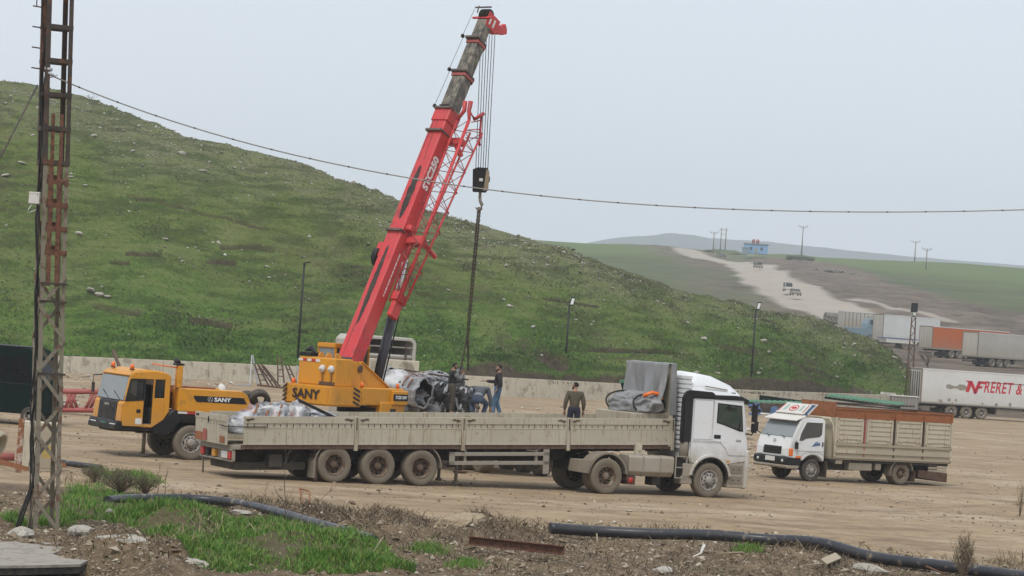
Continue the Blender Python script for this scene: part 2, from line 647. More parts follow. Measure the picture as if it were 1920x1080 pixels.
# earth showing on the risers of the sheep tracks
gy_ = np.gradient(ZZ, axis=0) / np.maximum(np.gradient(YY, axis=0), .02)
gm = gy_ - (np.cumsum(np.pad(gy_, ((12, 12), (0, 0)), 'edge'), 0)[24:] - np.cumsum(np.pad(gy_, ((12, 12), (0, 0)), 'edge'), 0)[:-24]) / 24
soil = np.maximum(soil, np.clip((gm - .16) * 2.4 + nz * .35, 0, .8) * np.clip(fbm(XX / 12, YY / 20, 39, 3) * 2 + .75, 0, 1) * (SS < 1))
bank_top = np.interp(px_, [780, 850, 900, 960, 1050, 1180, 1300, 1420, 1500, 1600, 1680, 1720], [738, 700, 676, 686, 700, 702, 704, 707, 712, 722, 738, 750])
bank = np.clip((py_ - bank_top + nz * 12) / 7, 0, 1)
soil = np.maximum(soil, bank * .95)
lush = np.clip(.45 + .7 * fbm(XX / 10, YY / 16, 33, 4) + .5 * np.clip((py_ - 560) / 100, -1, 1), 0, 1)
lush = np.maximum(lush, np.clip(1 - np.hypot((px_ - 360) / 190, (py_ - 640) / 45) + nz * .35, 0, 1) * 1.6)
lush = np.maximum(lush, np.clip(1 - np.hypot((px_ - 920) / 130, (py_ - 668) / 26) + nz * .4, 0, 1) * 1.8)
lush = np.maximum(lush, np.clip(1 - np.hypot((px_ - 1620) / 110, (py_ - 690) / 40) + nz * .4, 0, 1) * 1.3)
# stony, sparse turf towards the crest
crest_y = np.interp(px_, [p[0] for p in CREST], [p[1] for p in CREST])
dry = np.clip(.96 - (py_ - crest_y) / np.interp(px_, [0, 300, 700, 1000, 1400], [130, 150, 120, 95, 55]) + nz * .55 + fbm(XX / 14, YY / 25, 37, 3) * .5, 0, 1)
dry = np.clip(dry + .25 * np.clip(fbm(XX / 4, YY / 8, 38, 4) * 2.2 - .25, 0, 1), 0, 1)
# bands of ranker and grazed grass following the contours
strk = fbm(XX / 2.2, ZZ * 2.6 + fbm(XX / 8, YY / 12, 44, 3) * 2.0, 45, 4)
attr = np.stack([soil, np.clip(lush, 0, 1), dry, np.clip(.5 + strk * .9, 0, 1)], -1)

t = NT('hill_turf')
ca = t.n('ShaderNodeVertexColor', layer_name='soil')
sp = t.n('ShaderNodeSeparateColor')
t.l(ca.outputs[0], sp.inputs[0])
fine = t.math('ADD', t.math('MULTIPLY', t.noise(2.4, 8, .75), .5), t.math('MULTIPLY', t.noise(6.5, 5, .7, off=17), .5))
mid = t.noise(.35, 6, .6, off=3)
base = t.mix(t.rng(fine, .40, .62), (.040, .062, .014), (.150, .195, .052))
base = t.mix(t.rng(mid, .42, .65, 0, .45), base, (.125, .140, .050))
lushc = t.mix(t.rng(fine, .40, .62), (.034, .080, .012), (.115, .215, .038))
dryc = t.mix(t.rng(fine, .40, .62), (.072, .080, .036), (.245, .235, .145))
soilc = t.mix(t.rng(t.noise(1.4, 7, .7, off=6), .3, .7), (.036, .027, .019), (.115, .085, .06))
c = t.mix(t.math('MULTIPLY', sp.outputs[1], .85), base, lushc)
c = t.mix(t.math('MULTIPLY', sp.outputs[2], .8), c, dryc)
c = t.mix(t.rng(ca.outputs[1], .46, .24, 0, .45), c, (.030, .045, .013))
c = t.mix(t.rng(ca.outputs[1], .60, .85, 0, .42), c, (.165, .185, .068))
c = t.mix(sp.outputs[0], c, soilc)
# pale pebbles showing through the turf
vo = t.n('ShaderNodeTexVoronoi')
vo.inputs['Scale'].default_value = 1.15
t.l(t.tc, vo.inputs['Vector'])
st = t.math('LESS_THAN', vo.outputs['Distance'], t.rng(t.noise(.12, 4, .6, off=8), .45, .75, .02, .15))
c = t.mix(t.math('MULTIPLY', st, .7), c, (.34, .32, .27))
t.bump(fine, .9, .25)
hill_m = t.done(c, .95, 0, .1)
V = np.stack([XX, YY, ZZ], -1).reshape(-1, 3)
o = big_mesh('hill', V, grid_faces(*XX.shape), hill_m, True, attr.reshape(-1, 4))
tag(o, kind='structure')
HILL = dict(V=V, soil=soil.ravel(), lush=lush.ravel(), dry=dry.ravel(), px=px_.ravel(), py=py_.ravel(), s=SS.ravel())


def hill_at(px, py):
    """vertex of the hill that shows at a pixel (nearest to the eye)"""
    d = np.hypot(HILL['px'] - px, HILL['py'] - py) + HILL['s'] * 2 + (HILL['s'] > 1.0) * 50
    return Vector(HILL['V'][int(np.argmin(d))])


# --- the yard: one ground sheet out to the horizon
gx = np.concatenate([[-6000, -3000, -1500, -800, -400, -200, -100, -60, -40, -30, -24, -20, -18, -16.5, -15], np.arange(-14, 20.01, .14), [20.6, 21.5, 23, 26, 30, 36, 45, 60, 90, 150, 300, 600, 1200, 2500, 6000]])
gy = np.concatenate([[-400, -200, -80, -20, 0, 12, 20, 26, 30, 33, 35, 36.5], np.arange(37.5, 64, .13), np.arange(64, 112, .24), np.arange(112, 250, 3.0), [260, 300, 400, 600, 1000, 1800, 3500, 7000]])
XX, YY = np.meshgrid(gx, gy)
P0 = np.stack([XX.ravel(), YY.ravel(), 0 * XX.ravel()], -1)
fr = np.clip((YY - 2) / 3, 0, 1)
px_, py_ = pix(np.where(P0[:, 1:2] < 5, np.array([[0, 5., 0]]), P0))
px_, py_ = px_.reshape(XX.shape), py_.reshape(XX.shape)
near = (YY > 36) & (YY < 66) & (np.abs(XX) < 22)
n1, n2, n3 = fbm(XX / 3.0, YY / 5.0, 41, 4), fbm(XX / .8, YY / .8, 42, 4), fbm(XX / .3, YY / .3, 43, 3)
Z = n1 * .05
# spoil bank along the front edge: gravel, roots and rubble (pixel outline of its upper edge)
edge = np.interp(px_, [-300, 0, 140, 300, 420, 520, 640, 760, 860, 1000, 1130, 1280, 1420, 1600, 1750, 1900, 2300],
                 [880, 880, 884, 915, 930, 945, 955, 990, 985, 985, 990, 1003, 1010, 1032, 1050, 1062, 1090])
spoil = np.clip((py_ - edge + n2 * 16) / 14, 0, 1) * near
Z = Z + spoil * (.10 + n2 * .10 + n3 * .07 + n1 * .12) * np.interp(px_, [900, 1040, 1800, 2000], [1, .45, .45, .8])
MOUND = [(700, 992, .34, 70, 16), (765, 1004, .2, 40, 12), (1150, 1030, .12, 85, 12), (1255, 1034, .10, 55, 12), (1340, 1045, .10, 120, 14), (905, 1000, .30, 60, 12),
         (500, 955, .22, 55, 9), (590, 962, .28, 55, 10), (300, 1060, .35, 70, 30), (200, 1040, .30, 60, 22), (560, 1040, .25, 140, 26), (330, 985, .32, 75, 22),
         (1050, 1060, .15, 160, 18), (1500, 1050, .22, 90, 12), (700, 1055, .18, 60, 20), (110, 890, .25, 60, 12), (150, 860, .12, 40, 6)]
for mx, my, h, wx, wy in MOUND:
    k = np.exp(-((px_ - mx) / wx) ** 2 - ((py_ - my - h * 30) / wy) ** 2)
    Z = Z + near * h * k * (1 + n2 * .5 + n3 * .3)
# undercut edge at the broken slab in the corner
cut = np.clip(1 - np.hypot((px_ - 60) / 260, (py_ - 1110) / 60), 0, 1)
Z = Z - near * cut * .8
GRASS = [(-40, 985), (40, 1000), (120, 975), (130, 915), (190, 885), (260, 890), (310, 905), (240, 928), (330, 945), (430, 962), (400, 985), (560, 1003), (640, 1024), (700, 1042), (780, 1085),
         (360, 1085), (310, 1050), (250, 1005), (180, 985), (120, 1000)]


def in_poly(x, y, P):
    r = np.zeros(np.shape(x), bool)
    for (x0, y0), (x1, y1) in zip(P, P[1:] + P[:1]):
        c = ((y0 > y) != (y1 > y)) & (x < (x1 - x0) * (y - y0) / (y1 - y0 + 1e-9) + x0)
        r ^= c
    return r


grs = in_poly(px_ + n2 * 22, py_ + n2 * 10, GRASS) & near
Z = np.where(near, Z, n1 * .04 * np.clip((YY - 5) / 30, 0, 1) * (YY < 200))
Z = np.where((YY > 62) & (YY < 110) & (np.abs(XX) < 22), n1 * .02, Z)
# wheel ruts curving in to the parked trucks
tr = np.zeros_like(XX)
RUTS = [[(-16, 66), (-4, 68.5), (8, 74.5), (17, 84)], [(16, 60), (8, 66), (5, 73), (12, 82), (22, 98)], [(-14, 58.5), (-2, 60.5), (9, 62.5), (20, 68)], [(-13, 74), (-9, 71), (2, 69.5), (12, 72), (24, 80)],
        [(3, 96), (9, 86), (18, 78), (26, 74)], [(-3, 112), (8, 100), (20, 92)], [(14, 56), (10, 60), (-3, 63), (-15, 62)], [(6, 58), (12, 70), (24, 88)]]
zone = (YY > 54) & (YY < 114) & (np.abs(XX) < 30)
for k, R_ in enumerate(RUTS):
    q_ = []
    for a_, b__ in zip(R_, R_[1:]):
        q_ += [(a_[0] + (b__[0] - a_[0]) * t_, a_[1] + (b__[1] - a_[1]) * t_) for t_ in (0, .33, .66)]
    q_.append(R_[-1])
    q_ = [(np.mean([p[0] for p in q_[max(0, i - 2):i + 3]]), np.mean([p[1] for p in q_[max(0, i - 2):i + 3]])) for i in range(len(q_))]
    dd = seg_dist(XX, YY, q_)
    w1 = np.exp(-((np.abs(dd - .95)) / .24) ** 2) * np.clip(.35 + 1.6 * fbm(XX / 2.5, YY / 2.5, 60 + k, 3), 0, 1)
    tr = np.maximum(tr, w1 * zone)
Z = Z - zone * tr * .035
clod = fbm(XX / .55, YY / .9, 64, 4)
Z = Z + (YY > 54) * (YY < 112) * (np.abs(XX) < 30) * np.clip(clod, 0, 1) * .05 * np.clip(fbm(XX / 5, YY / 7, 65, 3) * 2 + .5, 0, 1)
damp = np.clip(fbm(XX / 14, YY / 9, 52, 4) * 1.8 + .35, 0, 1)
attr = np.stack([np.maximum(spoil, 0), grs * 1.0, tr, damp * .5 + .2], -1)
t = NT('yard_earth')
ca = t.n('ShaderNodeVertexColor', layer_name='soil')
sp = t.n('ShaderNodeSeparateColor')
t.l(ca.outputs[0], sp.inputs[0])
a = t.mix(t.noise(.16, 6, .62), (.268, .192, .115), (.405, .305, .195))
a = t.mix(t.rng(t.noise(.9, 7, .68, stretch=(.55, 1.0, 1), off=2), .44, .66, 0, .75), a, (.175, .125, .08))
a = t.mix(t.rng(t.noise(.4, 6, .65, stretch=(.5, 1, 1), off=12), .52, .66, 0, .6), a, (.47, .385, .28))
a = t.mix(t.rng(t.noise(3.2, 5, .7, stretch=(.6, 1, 1), off=22), .54, .66, 0, .65), a, (.145, .105, .07))
a = t.mix(t.rng(t.noise(9, 4, .7, off=4), .58, .68, 0, .6), a, (.115, .085, .058))
a = t.mix(t.rng(t.noise(14, 3, .6, off=14), .64, .72, 0, .7), a, (.54, .48, .40))
a = t.mix(t.math('MULTIPLY', sp.outputs[2], .55), a, (.15, .108, .07))
sl = t.mix(t.rng(t.noise(1.3, 7, .7, off=6), .3, .7), (.042, .028, .016), (.21, .15, .092))
sl = t.mix(t.rng(t.noise(16, 3, .6, off=9), .58, .68, 0, .75), sl, (.40, .37, .32))
c = t.mix(sp.outputs[0], a, sl)
c = t.mix(t.math('MULTIPLY', sp.outputs[1], .75), c, t.mix(t.noise(3, 5, .6), (.035, .04, .015), (.12, .10, .055)))
t.bump(t.noise(7, 8, .7), .6, .06)
yard_m = t.done(c, .92, 0, .15)
o = big_mesh('ground', np.stack([XX, YY, Z], -1).reshape(-1, 3), grid_faces(*XX.shape), yard_m, True, attr.reshape(-1, 4))
tag(o, kind='structure')
_gZ = Z


def ground_z(x, y):
    j = np.clip(np.searchsorted(gx, x) - 1, 0, len(gx) - 2)
    i = np.clip(np.searchsorted(gy, y) - 1, 0, len(gy) - 2)
    fx, fy = (x - gx[j]) / (gx[j + 1] - gx[j]), (y - gy[i]) / (gy[i + 1] - gy[i])
    return (_gZ[i, j] * (1 - fx) + _gZ[i, j + 1] * fx) * (1 - fy) + (_gZ[i + 1, j] * (1 - fx) + _gZ[i + 1, j + 1] * fx) * fy


def yard(px, py):
    """point of the uneven yard that shows at a pixel"""
    z = 0.0
    for k in range(4):
        p = gnd(px, py, z)
        z = float(ground_z(p.x, p.y))
    return gnd(px, py, z)


# --- damp grey air between the yard and the far hills
hb = MB().box(-2600, 2600, -60, 5400, -3, 330)
hz_m = bpy.data.materials.new('haze_air')
hz_m.use_nodes = True
hz_m.node_tree.nodes.clear()
_o = hz_m.node_tree.nodes.new('ShaderNodeOutputMaterial')
_v = hz_m.node_tree.nodes.new('ShaderNodeVolumePrincipled')
_v.inputs['Color'].default_value = (.86, .93, 1.0, 1)
_v.inputs['Density'].default_value = .00025
hz_m.node_tree.links.new(_v.outputs[0], _o.inputs['Volume'])
tag(hb.build('haze', hz_m), kind='stuff')
# ------------------------------------------------------------------ materials for things
MUDC = (.235, .185, .125)
M = dict(
    white=mat('white_cab_paint', (.72, .73, .74), .32, .05, 1.2, mud=(.95, 1.75, .75), mud_col=(.33, .285, .21), film=.05, spec=.5),
    white2=mat('white_truck_paint', (.70, .71, .70), .35, .06, 1.5, mud=(.5, 1.1, .5), mud_col=(.36, .31, .235), film=.08, spec=.5),
    orange_side=mat('orange_trailer_skin', (.48, .105, .012), .5, .06, .6, mud=(1.0, 3.0, .35), mud_col=(.26, .20, .15), film=.1),
    white_far=mat('white_trailer_skin', (.62, .62, .60), .5, .06, .6, mud=(.9, 2.4, .35), streak=(.30, .26, .20), streak_amt=.15, film=.1),
    dirty_far=mat('grimy_trailer_skin', (.47, .45, .40), .6, .08, .6, mud=(.8, 3.0, .55), streak=(.26, .22, .16), streak_amt=.3, film=.18),
    yellow=mat('crane_yellow_paint', (.62, .265, .009), .42, .07, 1.2, mud=(.6, 1.5, .35), streak=(.24, .11, .03), streak_amt=.16, spots=(.42, .20, .02), spot_amt=.2, spot_scale=2, film=.09, spec=.45),
    red=mat('boom_red_paint', (.54, .035, .042), .45, .14, 1.2, streak=(.14, .03, .03), streak_amt=.22, spots=(.30, .04, .04), spot_amt=.25, spot_scale=1.4, film=.09, spec=.45),
    red_dull=mat('faded_red_paint', (.34, .075, .065), .6, .15, 2, film=.15),
    grease=mat('grease_streak', (.055, .045, .045), .45, .35, 4, film=.25),
    boomsteel=mat('greased_boom_steel', (.16, .145, .115), .5, .3, 2.5, spots=(.05, .045, .04), spot_amt=.6, spot_scale=3, streak=(.30, .27, .2), streak_amt=.5, film=.1),
    black=mat('black_plastic', (.010, .010, .011), .5, .2, 3, film=.02, spec=.3),
    cylblack=mat('black_cylinder_paint', (.03, .03, .038), .42, .2, 3, film=.03),
    blackmud=mat('dusty_black_chassis', (.014, .013, .012), .8, .3, 2.5, mud=(.1, 1.0, .16), film=.07),
    chrome=mat('polished_rod', (.62, .63, .64), .22, .1, 3, metal=.9, film=.05),
    tyre=mat('muddy_tyre', (.055, .048, .042), .85, .2, 5, mud=(1.5, 3.0, .62), mud_col=(.215, .175, .125), film=.2, bump=.3),
    tyre_d=mat('dark_tyre', (.035, .032, .03), .85, .2, 5, film=.25, bump=.3),
    rim_mud=mat('muddy_rim', (.21, .165, .12), .8, .25, 8, spots=(.10, .055, .035), spot_amt=.6, spot_scale=9, film=.3),
    rim_rust=mat('rusty_brown_hub', (.085, .05, .036), .8, .3, 9, film=.25),
    rim_grey=mat('grey_steel_rim', (.34, .32, .29), .55, .2, 8, spots=(.12, .09, .07), spot_amt=.4, film=.3),
    dark=mat('dark_gap', (.008, .008, .008), .9, .1, 3, film=.05),
    board=mat('trailer_board_paint', (.44, .405, .315), .6, .06, .8, streak=(.30, .245, .165), streak_amt=.45, spots=(.27, .215, .15), spot_amt=.12, spot_scale=5, film=.16),
    board_lo=mat('trailer_post_paint', (.42, .38, .29), .65, .12, 2, streak=(.2, .13, .08), streak_amt=.5, film=.2),
    beige=mat('stake_bed_paint', (.50, .45, .34), .6, .08, 1.5, streak=(.26, .16, .09), streak_amt=.35, film=.14),
    beige_d=mat('stake_bed_dusty_paint', (.36, .31, .225), .7, .08, 1.5, film=.2),
    rustorange=mat('rusty_orange_steel', (.29, .095, .028), .7, .2, 2.5, streak=(.16, .06, .03), streak_amt=.5, spots=(.22, .09, .04), spot_amt=.4, film=.08),
    rust=mat('rust', (.14, .052, .027), .85, .35, 7, spots=(.07, .035, .022), spot_amt=.5, spot_scale=12, film=.12),
    rust_d=mat('dark_rust', (.075, .038, .026), .85, .3, 7, film=.15),
    grey=mat('dusty_grey_steel', (.27, .245, .205), .7, .15, 3, film=.22),
    fender=mat('dusty_fender_plastic', (.19, .165, .13), .75, .15, 2.5, film=.3),
    alum=mat('dusty_aluminium', (.40, .37, .31), .5, .12, 2, metal=.3, mud=(.4, 1.2, .5), film=.3),
    orange=mat('orange_lens', (.75, .16, .02), .3, .1, 4, film=.04),
    redlens=mat('red_lens', (.45, .02, .02), .3, .1, 4, film=.08),
    amber=mat('amber_lens', (.6, .27, .03), .3, .1, 4, film=.1),
    lens=mat('clear_lens', (.62, .64, .62), .15, .1, 4, film=.08, spec=.7),
    glass=glass('cab_glass', (.015, .02, .02), .72),
    glass_g=glass('greenish_side_glass', (.03, .055, .045), .85),
    screen=glass('windscreen_glass', (.25, .28, .29), .82),
    seat=mat('cab_interior', (.06, .06, .065), .8, .2, 3),
    plate=mat('plate_white', (.65, .65, .62), .5, .08, 6, film=.1),
    plate_g=mat('plate_green', (.03, .16, .12), .5, .1, 6, film=.1),
    txt_w=mat('white_lettering', (.75, .75, .75), .5, .05, 5, film=.04),
    txt_k=mat('black_lettering', (.03, .02, .015), .5, .1, 5, film=.04),
    txt_r=mat('red_lettering', (.50, .015, .035), .5, .06, 3, film=.05),
    stripe_r=mat('red_reflector', (.45, .03, .025), .4, .1, 6, film=.08),
    stripe_w=mat('white_reflector', (.68, .66, .62), .4, .1, 6, film=.1),
    film=mat('white_stretch_film', (.60, .60, .60), .28, .12, 3, spots=(.22, .22, .23), spot_amt=.5, spot_scale=2.6, bump=.5, bump_scale=9, film=.06, spec=.6),
    tarp=mat('grey_tarpaulin', (.20, .205, .21), .42, .10, 1.5, streak=(.33, .33, .33), streak_amt=.35, film=.08, bump=.3, bump_scale=6, spec=.5),  # pale vertical streaks paint the light caught by the folds
    concrete=mat('pale_concrete', (.54, .49, .385), .9, .10, .8, streak=(.33, .29, .215), streak_amt=.4, spots=(.30, .26, .2), spot_amt=.3, spot_scale=1.5, film=.1, bump=.2),
    stone=mat('limestone', (.40, .375, .325), .95, .2, 3, spots=(.24, .21, .17), spot_amt=.4, film=.15, bump=.5, bump_scale=12),
    darkgreen=mat('dark_green_paint', (.004, .013, .011), .75, .25, 2, film=0, spec=.08),
    green=mat('green_sheet_paint', (.022, .155, .07), .6, .2, 1.5, film=.12),
    wood=mat('weathered_wood', (.30, .24, .16), .85, .2, 4, film=.15),
    hdpe=mat('black_plastic_pipe', (.022, .025, .032), .38, .2, 2, film=.05, spots=DUST, spot_amt=.12, spot_scale=4),
    chain=mat('dark_brown_chain', (.040, .026, .020), .8, .3, 7, film=.08),
    cable=mat('pale_cable', (.30, .29, .27), .6, .1, 3),
    wire=mat('black_cable', (.012, .012, .012), .6, .1, 3, film=.03),
    dkbrown=mat('dark_painted_steel', (.035, .026, .022), .7, .35, 5, spots=(.14, .06, .03), spot_amt=.25, film=.1),
    legs=mat('weathered_pale_steel', (.20, .175, .13), .75, .25, 3, spots=(.12, .06, .032), spot_amt=.3, spot_scale=4, film=.12),
    steelgalv=mat('galvanised_steel', (.40, .42, .43), .5, .12, 4, metal=.4, film=.1),
    blue=mat('blue_paint', (.06, .14, .30), .55, .15, 3, film=.15),
    bluegrey=mat('blue_grey_cab', (.16, .25, .30), .5, .12, 2, film=.18),
    offwhite=mat('off_white_plastic', (.62, .60, .55), .55, .06, 3, film=.1),
)

def film_mat(name, light, dark, bias=.5):
    t = NT(name)
    a = t.noise(1.7, 5, .6, stretch=(1, 1, .5))
    b = t.noise(4.0, 4, .6, stretch=(.7, .7, 1.6), off=4.0)
    f = t.rng(t.math('ADD', t.math('MULTIPLY', a, .65), t.math('MULTIPLY', b, .35)), bias - .09, bias + .09)
    c = t.mix(f, dark, light)
    c = t.mix(t.rng(t.noise(1.1, 3, .5, off=9), .62, .68, 0, .7), c, (.30, .12, .08))
    t.bump(b, .8, .05)
    return t.done(c, .3, 0, .6)


M['film'] = film_mat('stretch_film_over_parts', (.50, .50, .51), (.06, .06, .062), .49)
M['film_w'] = film_mat('white_film', (.58, .58, .58), (.13, .12, .115), .45)
M['scrap'] = mat('black_torn_scrap', (.020, .020, .021), .5, .5, 4, spots=(.10, .10, .10), spot_amt=.35, spot_scale=5, film=.05, spec=.5)
M['film_d'] = film_mat('torn_film_over_dark_parts', (.55, .55, .55), (.018, .018, .02), .53)

# ------------------------------------------------------------------ wheels
_WH = {}


def wheel_meshes(r, w, style, tm, rm):
    key = (r, w, style, tm, rm)
    if key in _WH:
        return _WH[key]
    n = 48
    mb = MB()
    hw = w / 2
    prof_ = [(.585, -.92), (.63, -1.0), (.80, -1.05), (.90, -1.02), (.955, -.93), (.985, -.80), (1.0, -.45), (1.003, 0),
             (1.0, .45), (.985, .80), (.955, .93), (.90, 1.02), (.80, 1.05), (.63, 1.0), (.585, .92)]
    rings = []
    for q, h in prof_:
        ring = []
        for i in range(n):
            k = q
            if q > .95:
                k = q - (.022 if (i + (1 if h > 0 else 0)) % 2 else 0)
            a = 2 * PI * i / n
            ring.append((math.cos(a) * k * r, h * hw, math.sin(a) * k * r))
        rings.append(ring)
    mb.loft(rings, True, caps=False)
    ty = mb.mesh('wheel', [M[tm]])
    # rim, outer side towards -y
    rb = MB()
    R = r * .60
    if style == 'front':       # disc bulging out, ring of nuts
        pr = [(R, hw * .9), (R * .98, -hw * .98), (R * .90, -hw * .98), (R * .86, -hw * .75), (R * .74, -hw * .62), (R * .66, -hw * .88), (R * .42, -hw * .95), (R * .36, -hw * .95),
              (R * .34, -hw * 1.15), (R * .16, -hw * 1.2), (.002, -hw * 1.2)]
        nut_r, nut_y, hole_r, hole_y = R * .53, -hw * .93, R * .70, -hw * .72
    else:                      # deep dish
        pr = [(R, hw * .9), (R * .98, -hw * .98), (R * .90, -hw * .98), (R * .84, -hw * .6), (R * .78, -hw * .05), (R * .62, -hw * .0), (R * .40, -hw * .1), (R * .36, -hw * .15),
              (R * .34, -hw * .55), (R * .26, -hw * .66), (.002, -hw * .66)]
        nut_r, nut_y, hole_r, hole_y = R * .50, -hw * .1, R * .68, -hw * .03
    rings = [[(math.cos(2 * PI * i / 32) * q, y, math.sin(2 * PI * i / 32) * q) for i in range(32)] for q, y in pr]
    if style == 'rust':
        rb.loft(rings[:4], True, caps=False)
        rb.m = 2
        rb.loft(rings[3:], True, caps=False)
        rb.m = 0
    else:
        rb.loft(rings, True, caps=False)
    rb.m = 1 if style != 'rust' else 2
    for k in range(10):
        a = 2 * PI * k / 10
        x, z = math.cos(a) * nut_r, math.sin(a) * nut_r
        rb.tube((x, nut_y + .01, z), (x, nut_y - .035, z), r * .035, 6, smooth=False)
    rb.m = 1
    for k in range(8):
        a = 2 * PI * (k + .5) / 8
        x, z = math.cos(a) * hole_r, math.sin(a) * hole_r
        rb.tube((x, hole_y + .02, z), (x, hole_y - .012, z), r * .058, 8, smooth=False)
    ri = rb.mesh('rim', [M[rm], M['dark'], M['rim_rust']])
    _WH[key] = (ty, ri)
    return _WH[key]


def wheel(parent, x, y, r, w, out, style='deep', tm='tyre', rm='rim_mud', z=None, steer=0.0):
    """out = -1 when the outer face looks to -y, +1 when it looks to +y"""
    ty, ri = wheel_meshes(r, w, style, tm, rm)
    o = link('wheel', ty, parent, (x, y, r - .012 if z is None else z), (0, random.uniform(0, 1.2), (PI if out > 0 else 0) + steer))
    link('rim', ri, o)
    return o


def anchor(px, local, yaw):
    g = gnd(*px)
    a = math.radians(yaw)
    return Vector((g.x - local[0] * math.cos(a) + local[1] * math.sin(a), g.y - local[0] * math.sin(a) - local[1] * math.cos(a), 0))


def arc(cx, cz, r, a0, a1, n=10):
    return [(cx + r * math.cos(math.radians(a0 + (a1 - a0) * i / n)), cz + r * math.sin(math.radians(a0 + (a1 - a0) * i / n))) for i in range(n + 1)]


def fender(cx, cz, r0, r1, a0, a1, y0, y1, n=12):
    """curved mudguard: a thick arc band across y0..y1"""
    m = MB()
    o_, i_ = arc(cx, cz, r1, a0, a1, n), arc(cx, cz, r0, a0, a1, n)
    for k in range(n):
        m.prism([i_[k], o_[k], o_[k + 1], i_[k + 1]], 'y', y0, y1)
    return m


from mathutils import noise as mn


def crumple(name, m_, mw, size, seed, amt=.30, freq=1.7, sub=4, floor=-.35, parent=None, ridge=True):
    """irregular creased heap: cloth, film, sacks; size = half extents"""
    bm = bmesh.new()
    bmesh.ops.create_icosphere(bm, subdivisions=sub, radius=1)
    off = Vector((seed * 7.1, seed * 3.3, seed * 1.9))
    for v in bm.verts:
        p = v.co.copy()
        p = Vector([math.copysign(abs(c) ** .8, c) for c in p])
        k = mn.fractal(p * freq * .6 + off, 1.0, 2.0, 2) * 1.0
        if ridge:
            k += .55 * (1 - abs(mn.noise(p * freq * 1.6 + off * 2)) * 2.4) - .3
            k += .22 * (1 - abs(mn.noise(p * freq * 4.0 + off * 3)) * 2.4)
        else:
            k += .3 * mn.noise(p * freq * 2.2 + off)
        p = p * (1 + amt * k)
        p.z = max(p.z, floor)
        v.co = Vector((p.x * size[0], p.y * size[1], (p.z - floor) * size[2]))
    for f in bm.faces:
        f.smooth = True
    me = bpy.data.meshes.new(name)
    bm.to_mesh(me)
    bm.free()
    me.materials.append(m_)
    o = bpy.data.objects.new(name, me)
    COL.objects.link(o)
    if parent:
        o.parent = parent
    o.matrix_world = mw
    return o


# ------------------------------------------------------------------ mobile crane
CY = 208.0
co = anchor((353, 862), (0, 1.1), CY)
crane = thing('mobile_crane', 'yellow truck crane with raised red boom and open cab door', 'crane', co, math.radians(CY))
# carrier chassis
m = MB().box(-9.2, 2.35, -.55, .55, .75, 1.15).box(-9.0, .4, -1.2, 1.2, 1.12, 1.28).box(-1.9, .9, .72, 1.2, 1.12, 1.43).box(-1.9, .9, -1.2, -.72, 1.12, 1.43)
m.box(.55, 2.5, -1.15, 1.15, .82, .97)
m.build('chassis', M['blackmud'], crane, .02)
# black lower wedge between cab and wheel
MB().prism([(1.30, .92), (.62, 1.5), (.30, 1.5), (.35, 1.2), (.75, .72), (1.2, .72)], 'y', .62, 1.22).build('arch_panel', M['black'], crane, .02)
# cab shell: hollow side walls, roof, back, floor
side_out = [(.60, 1.46), (.62, 2.62), (.72, 2.74), (1.2, 2.80), (2.0, 2.72), (2.16, 2.55), (2.42, 1.72), (2.55, 1.60), (2.62, 1.05), (2.5, .93), (1.35, .93)]
cabm = MB()
for s in (1, -1):
    a, b = (1.17, 1.25) if s > 0 else (-1.25, -1.17)
    # wall in pieces round the window band and the doorway (near side open)
    cabm.prism([(.60, 1.46), (.62, 2.62), (.70, 2.70), (.80, 2.72), (.80, 1.18)], 'y', a, b)                 # rear post
    cabm.prism([(.80, 2.50), (.80, 2.73), (1.2, 2.78), (2.0, 2.71), (2.16, 2.55), (2.13, 2.47)], 'y', a, b)    # roof rail
    cabm.prism([(.80, 1.18), (.80, 1.86), (1.22, 1.84), (1.22, .93)], 'y', a, b) if s > 0 else cabm.prism([(.80, 1.05), (.80, 1.80), (2.40, 1.76), (2.5, .93), (1.0, .93)], 'y', a, b)
    cabm.prism([(2.05, 2.47), (2.16, 2.55), (2.44, 1.70), (2.32, 1.70)], 'y', a, b)                           # screen pillar
cabm.prism([(1.22, .93), (1.22, 1.02), (1.62, 1.02), (1.62, .93)], 'y', 1.17, 1.25)                           # sill
cabm.loft([[(.62, y * .98, 2.66 + .0), (.9, y * .96, 2.775), (1.5, y * .92, 2.82), (2.0, y * .94, 2.745), (2.18, y, 2.60), (2.12, y, 2.52), (.7, y, 2.6)] for y in (-1.24, -.7, 0, .7, 1.24)])
cabm.box(.58, .66, -1.2, 1.2, 1.2, 2.64)
cabm.prism([(2.40, 1.70), (2.56, 1.62), (2.66, 1.08), (2.40, 1.08)], 'y', .80, 1.25).prism([(2.40, 1.70), (2.56, 1.62), (2.66, 1.08), (2.40, 1.08)], 'y', -1.25, -.80)
cab_o = cabm.build('cab', M['yellow'], crane, .018)
MB().box(.66, 2.4, -1.17, 1.17, .95, 1.05).box(2.1, 2.38, -1.1, 1.1, 1.05, 1.72).box(.75, 1.25, .15, .95, 1.05, 1.5).box(.72, .88, .2, .9, 1.5, 2.25).box(.75, 1.25, -.95, -.15, 1.05, 1.5).box(.72, .88, -.9, -.2, 1.5, 2.25).build('cab_interior', M['seat'], crane, .03)
MB().lathe([(.17, -.02), (.2, 0), (.17, .02)], (1.72, .55, 1.86), (-.5, 0, .85), 16).build('steering_wheel', M['black'], crane)
# black window surround and panes on the near side, far side and front
wb = MB()
wb.prism([(.86, 1.90), (.86, 2.50), (.80, 2.56), (1.16, 2.52), (1.16, 1.86)], 'y', 1.19, 1.215)
wb.build('quarter_window', M['glass'], crane)
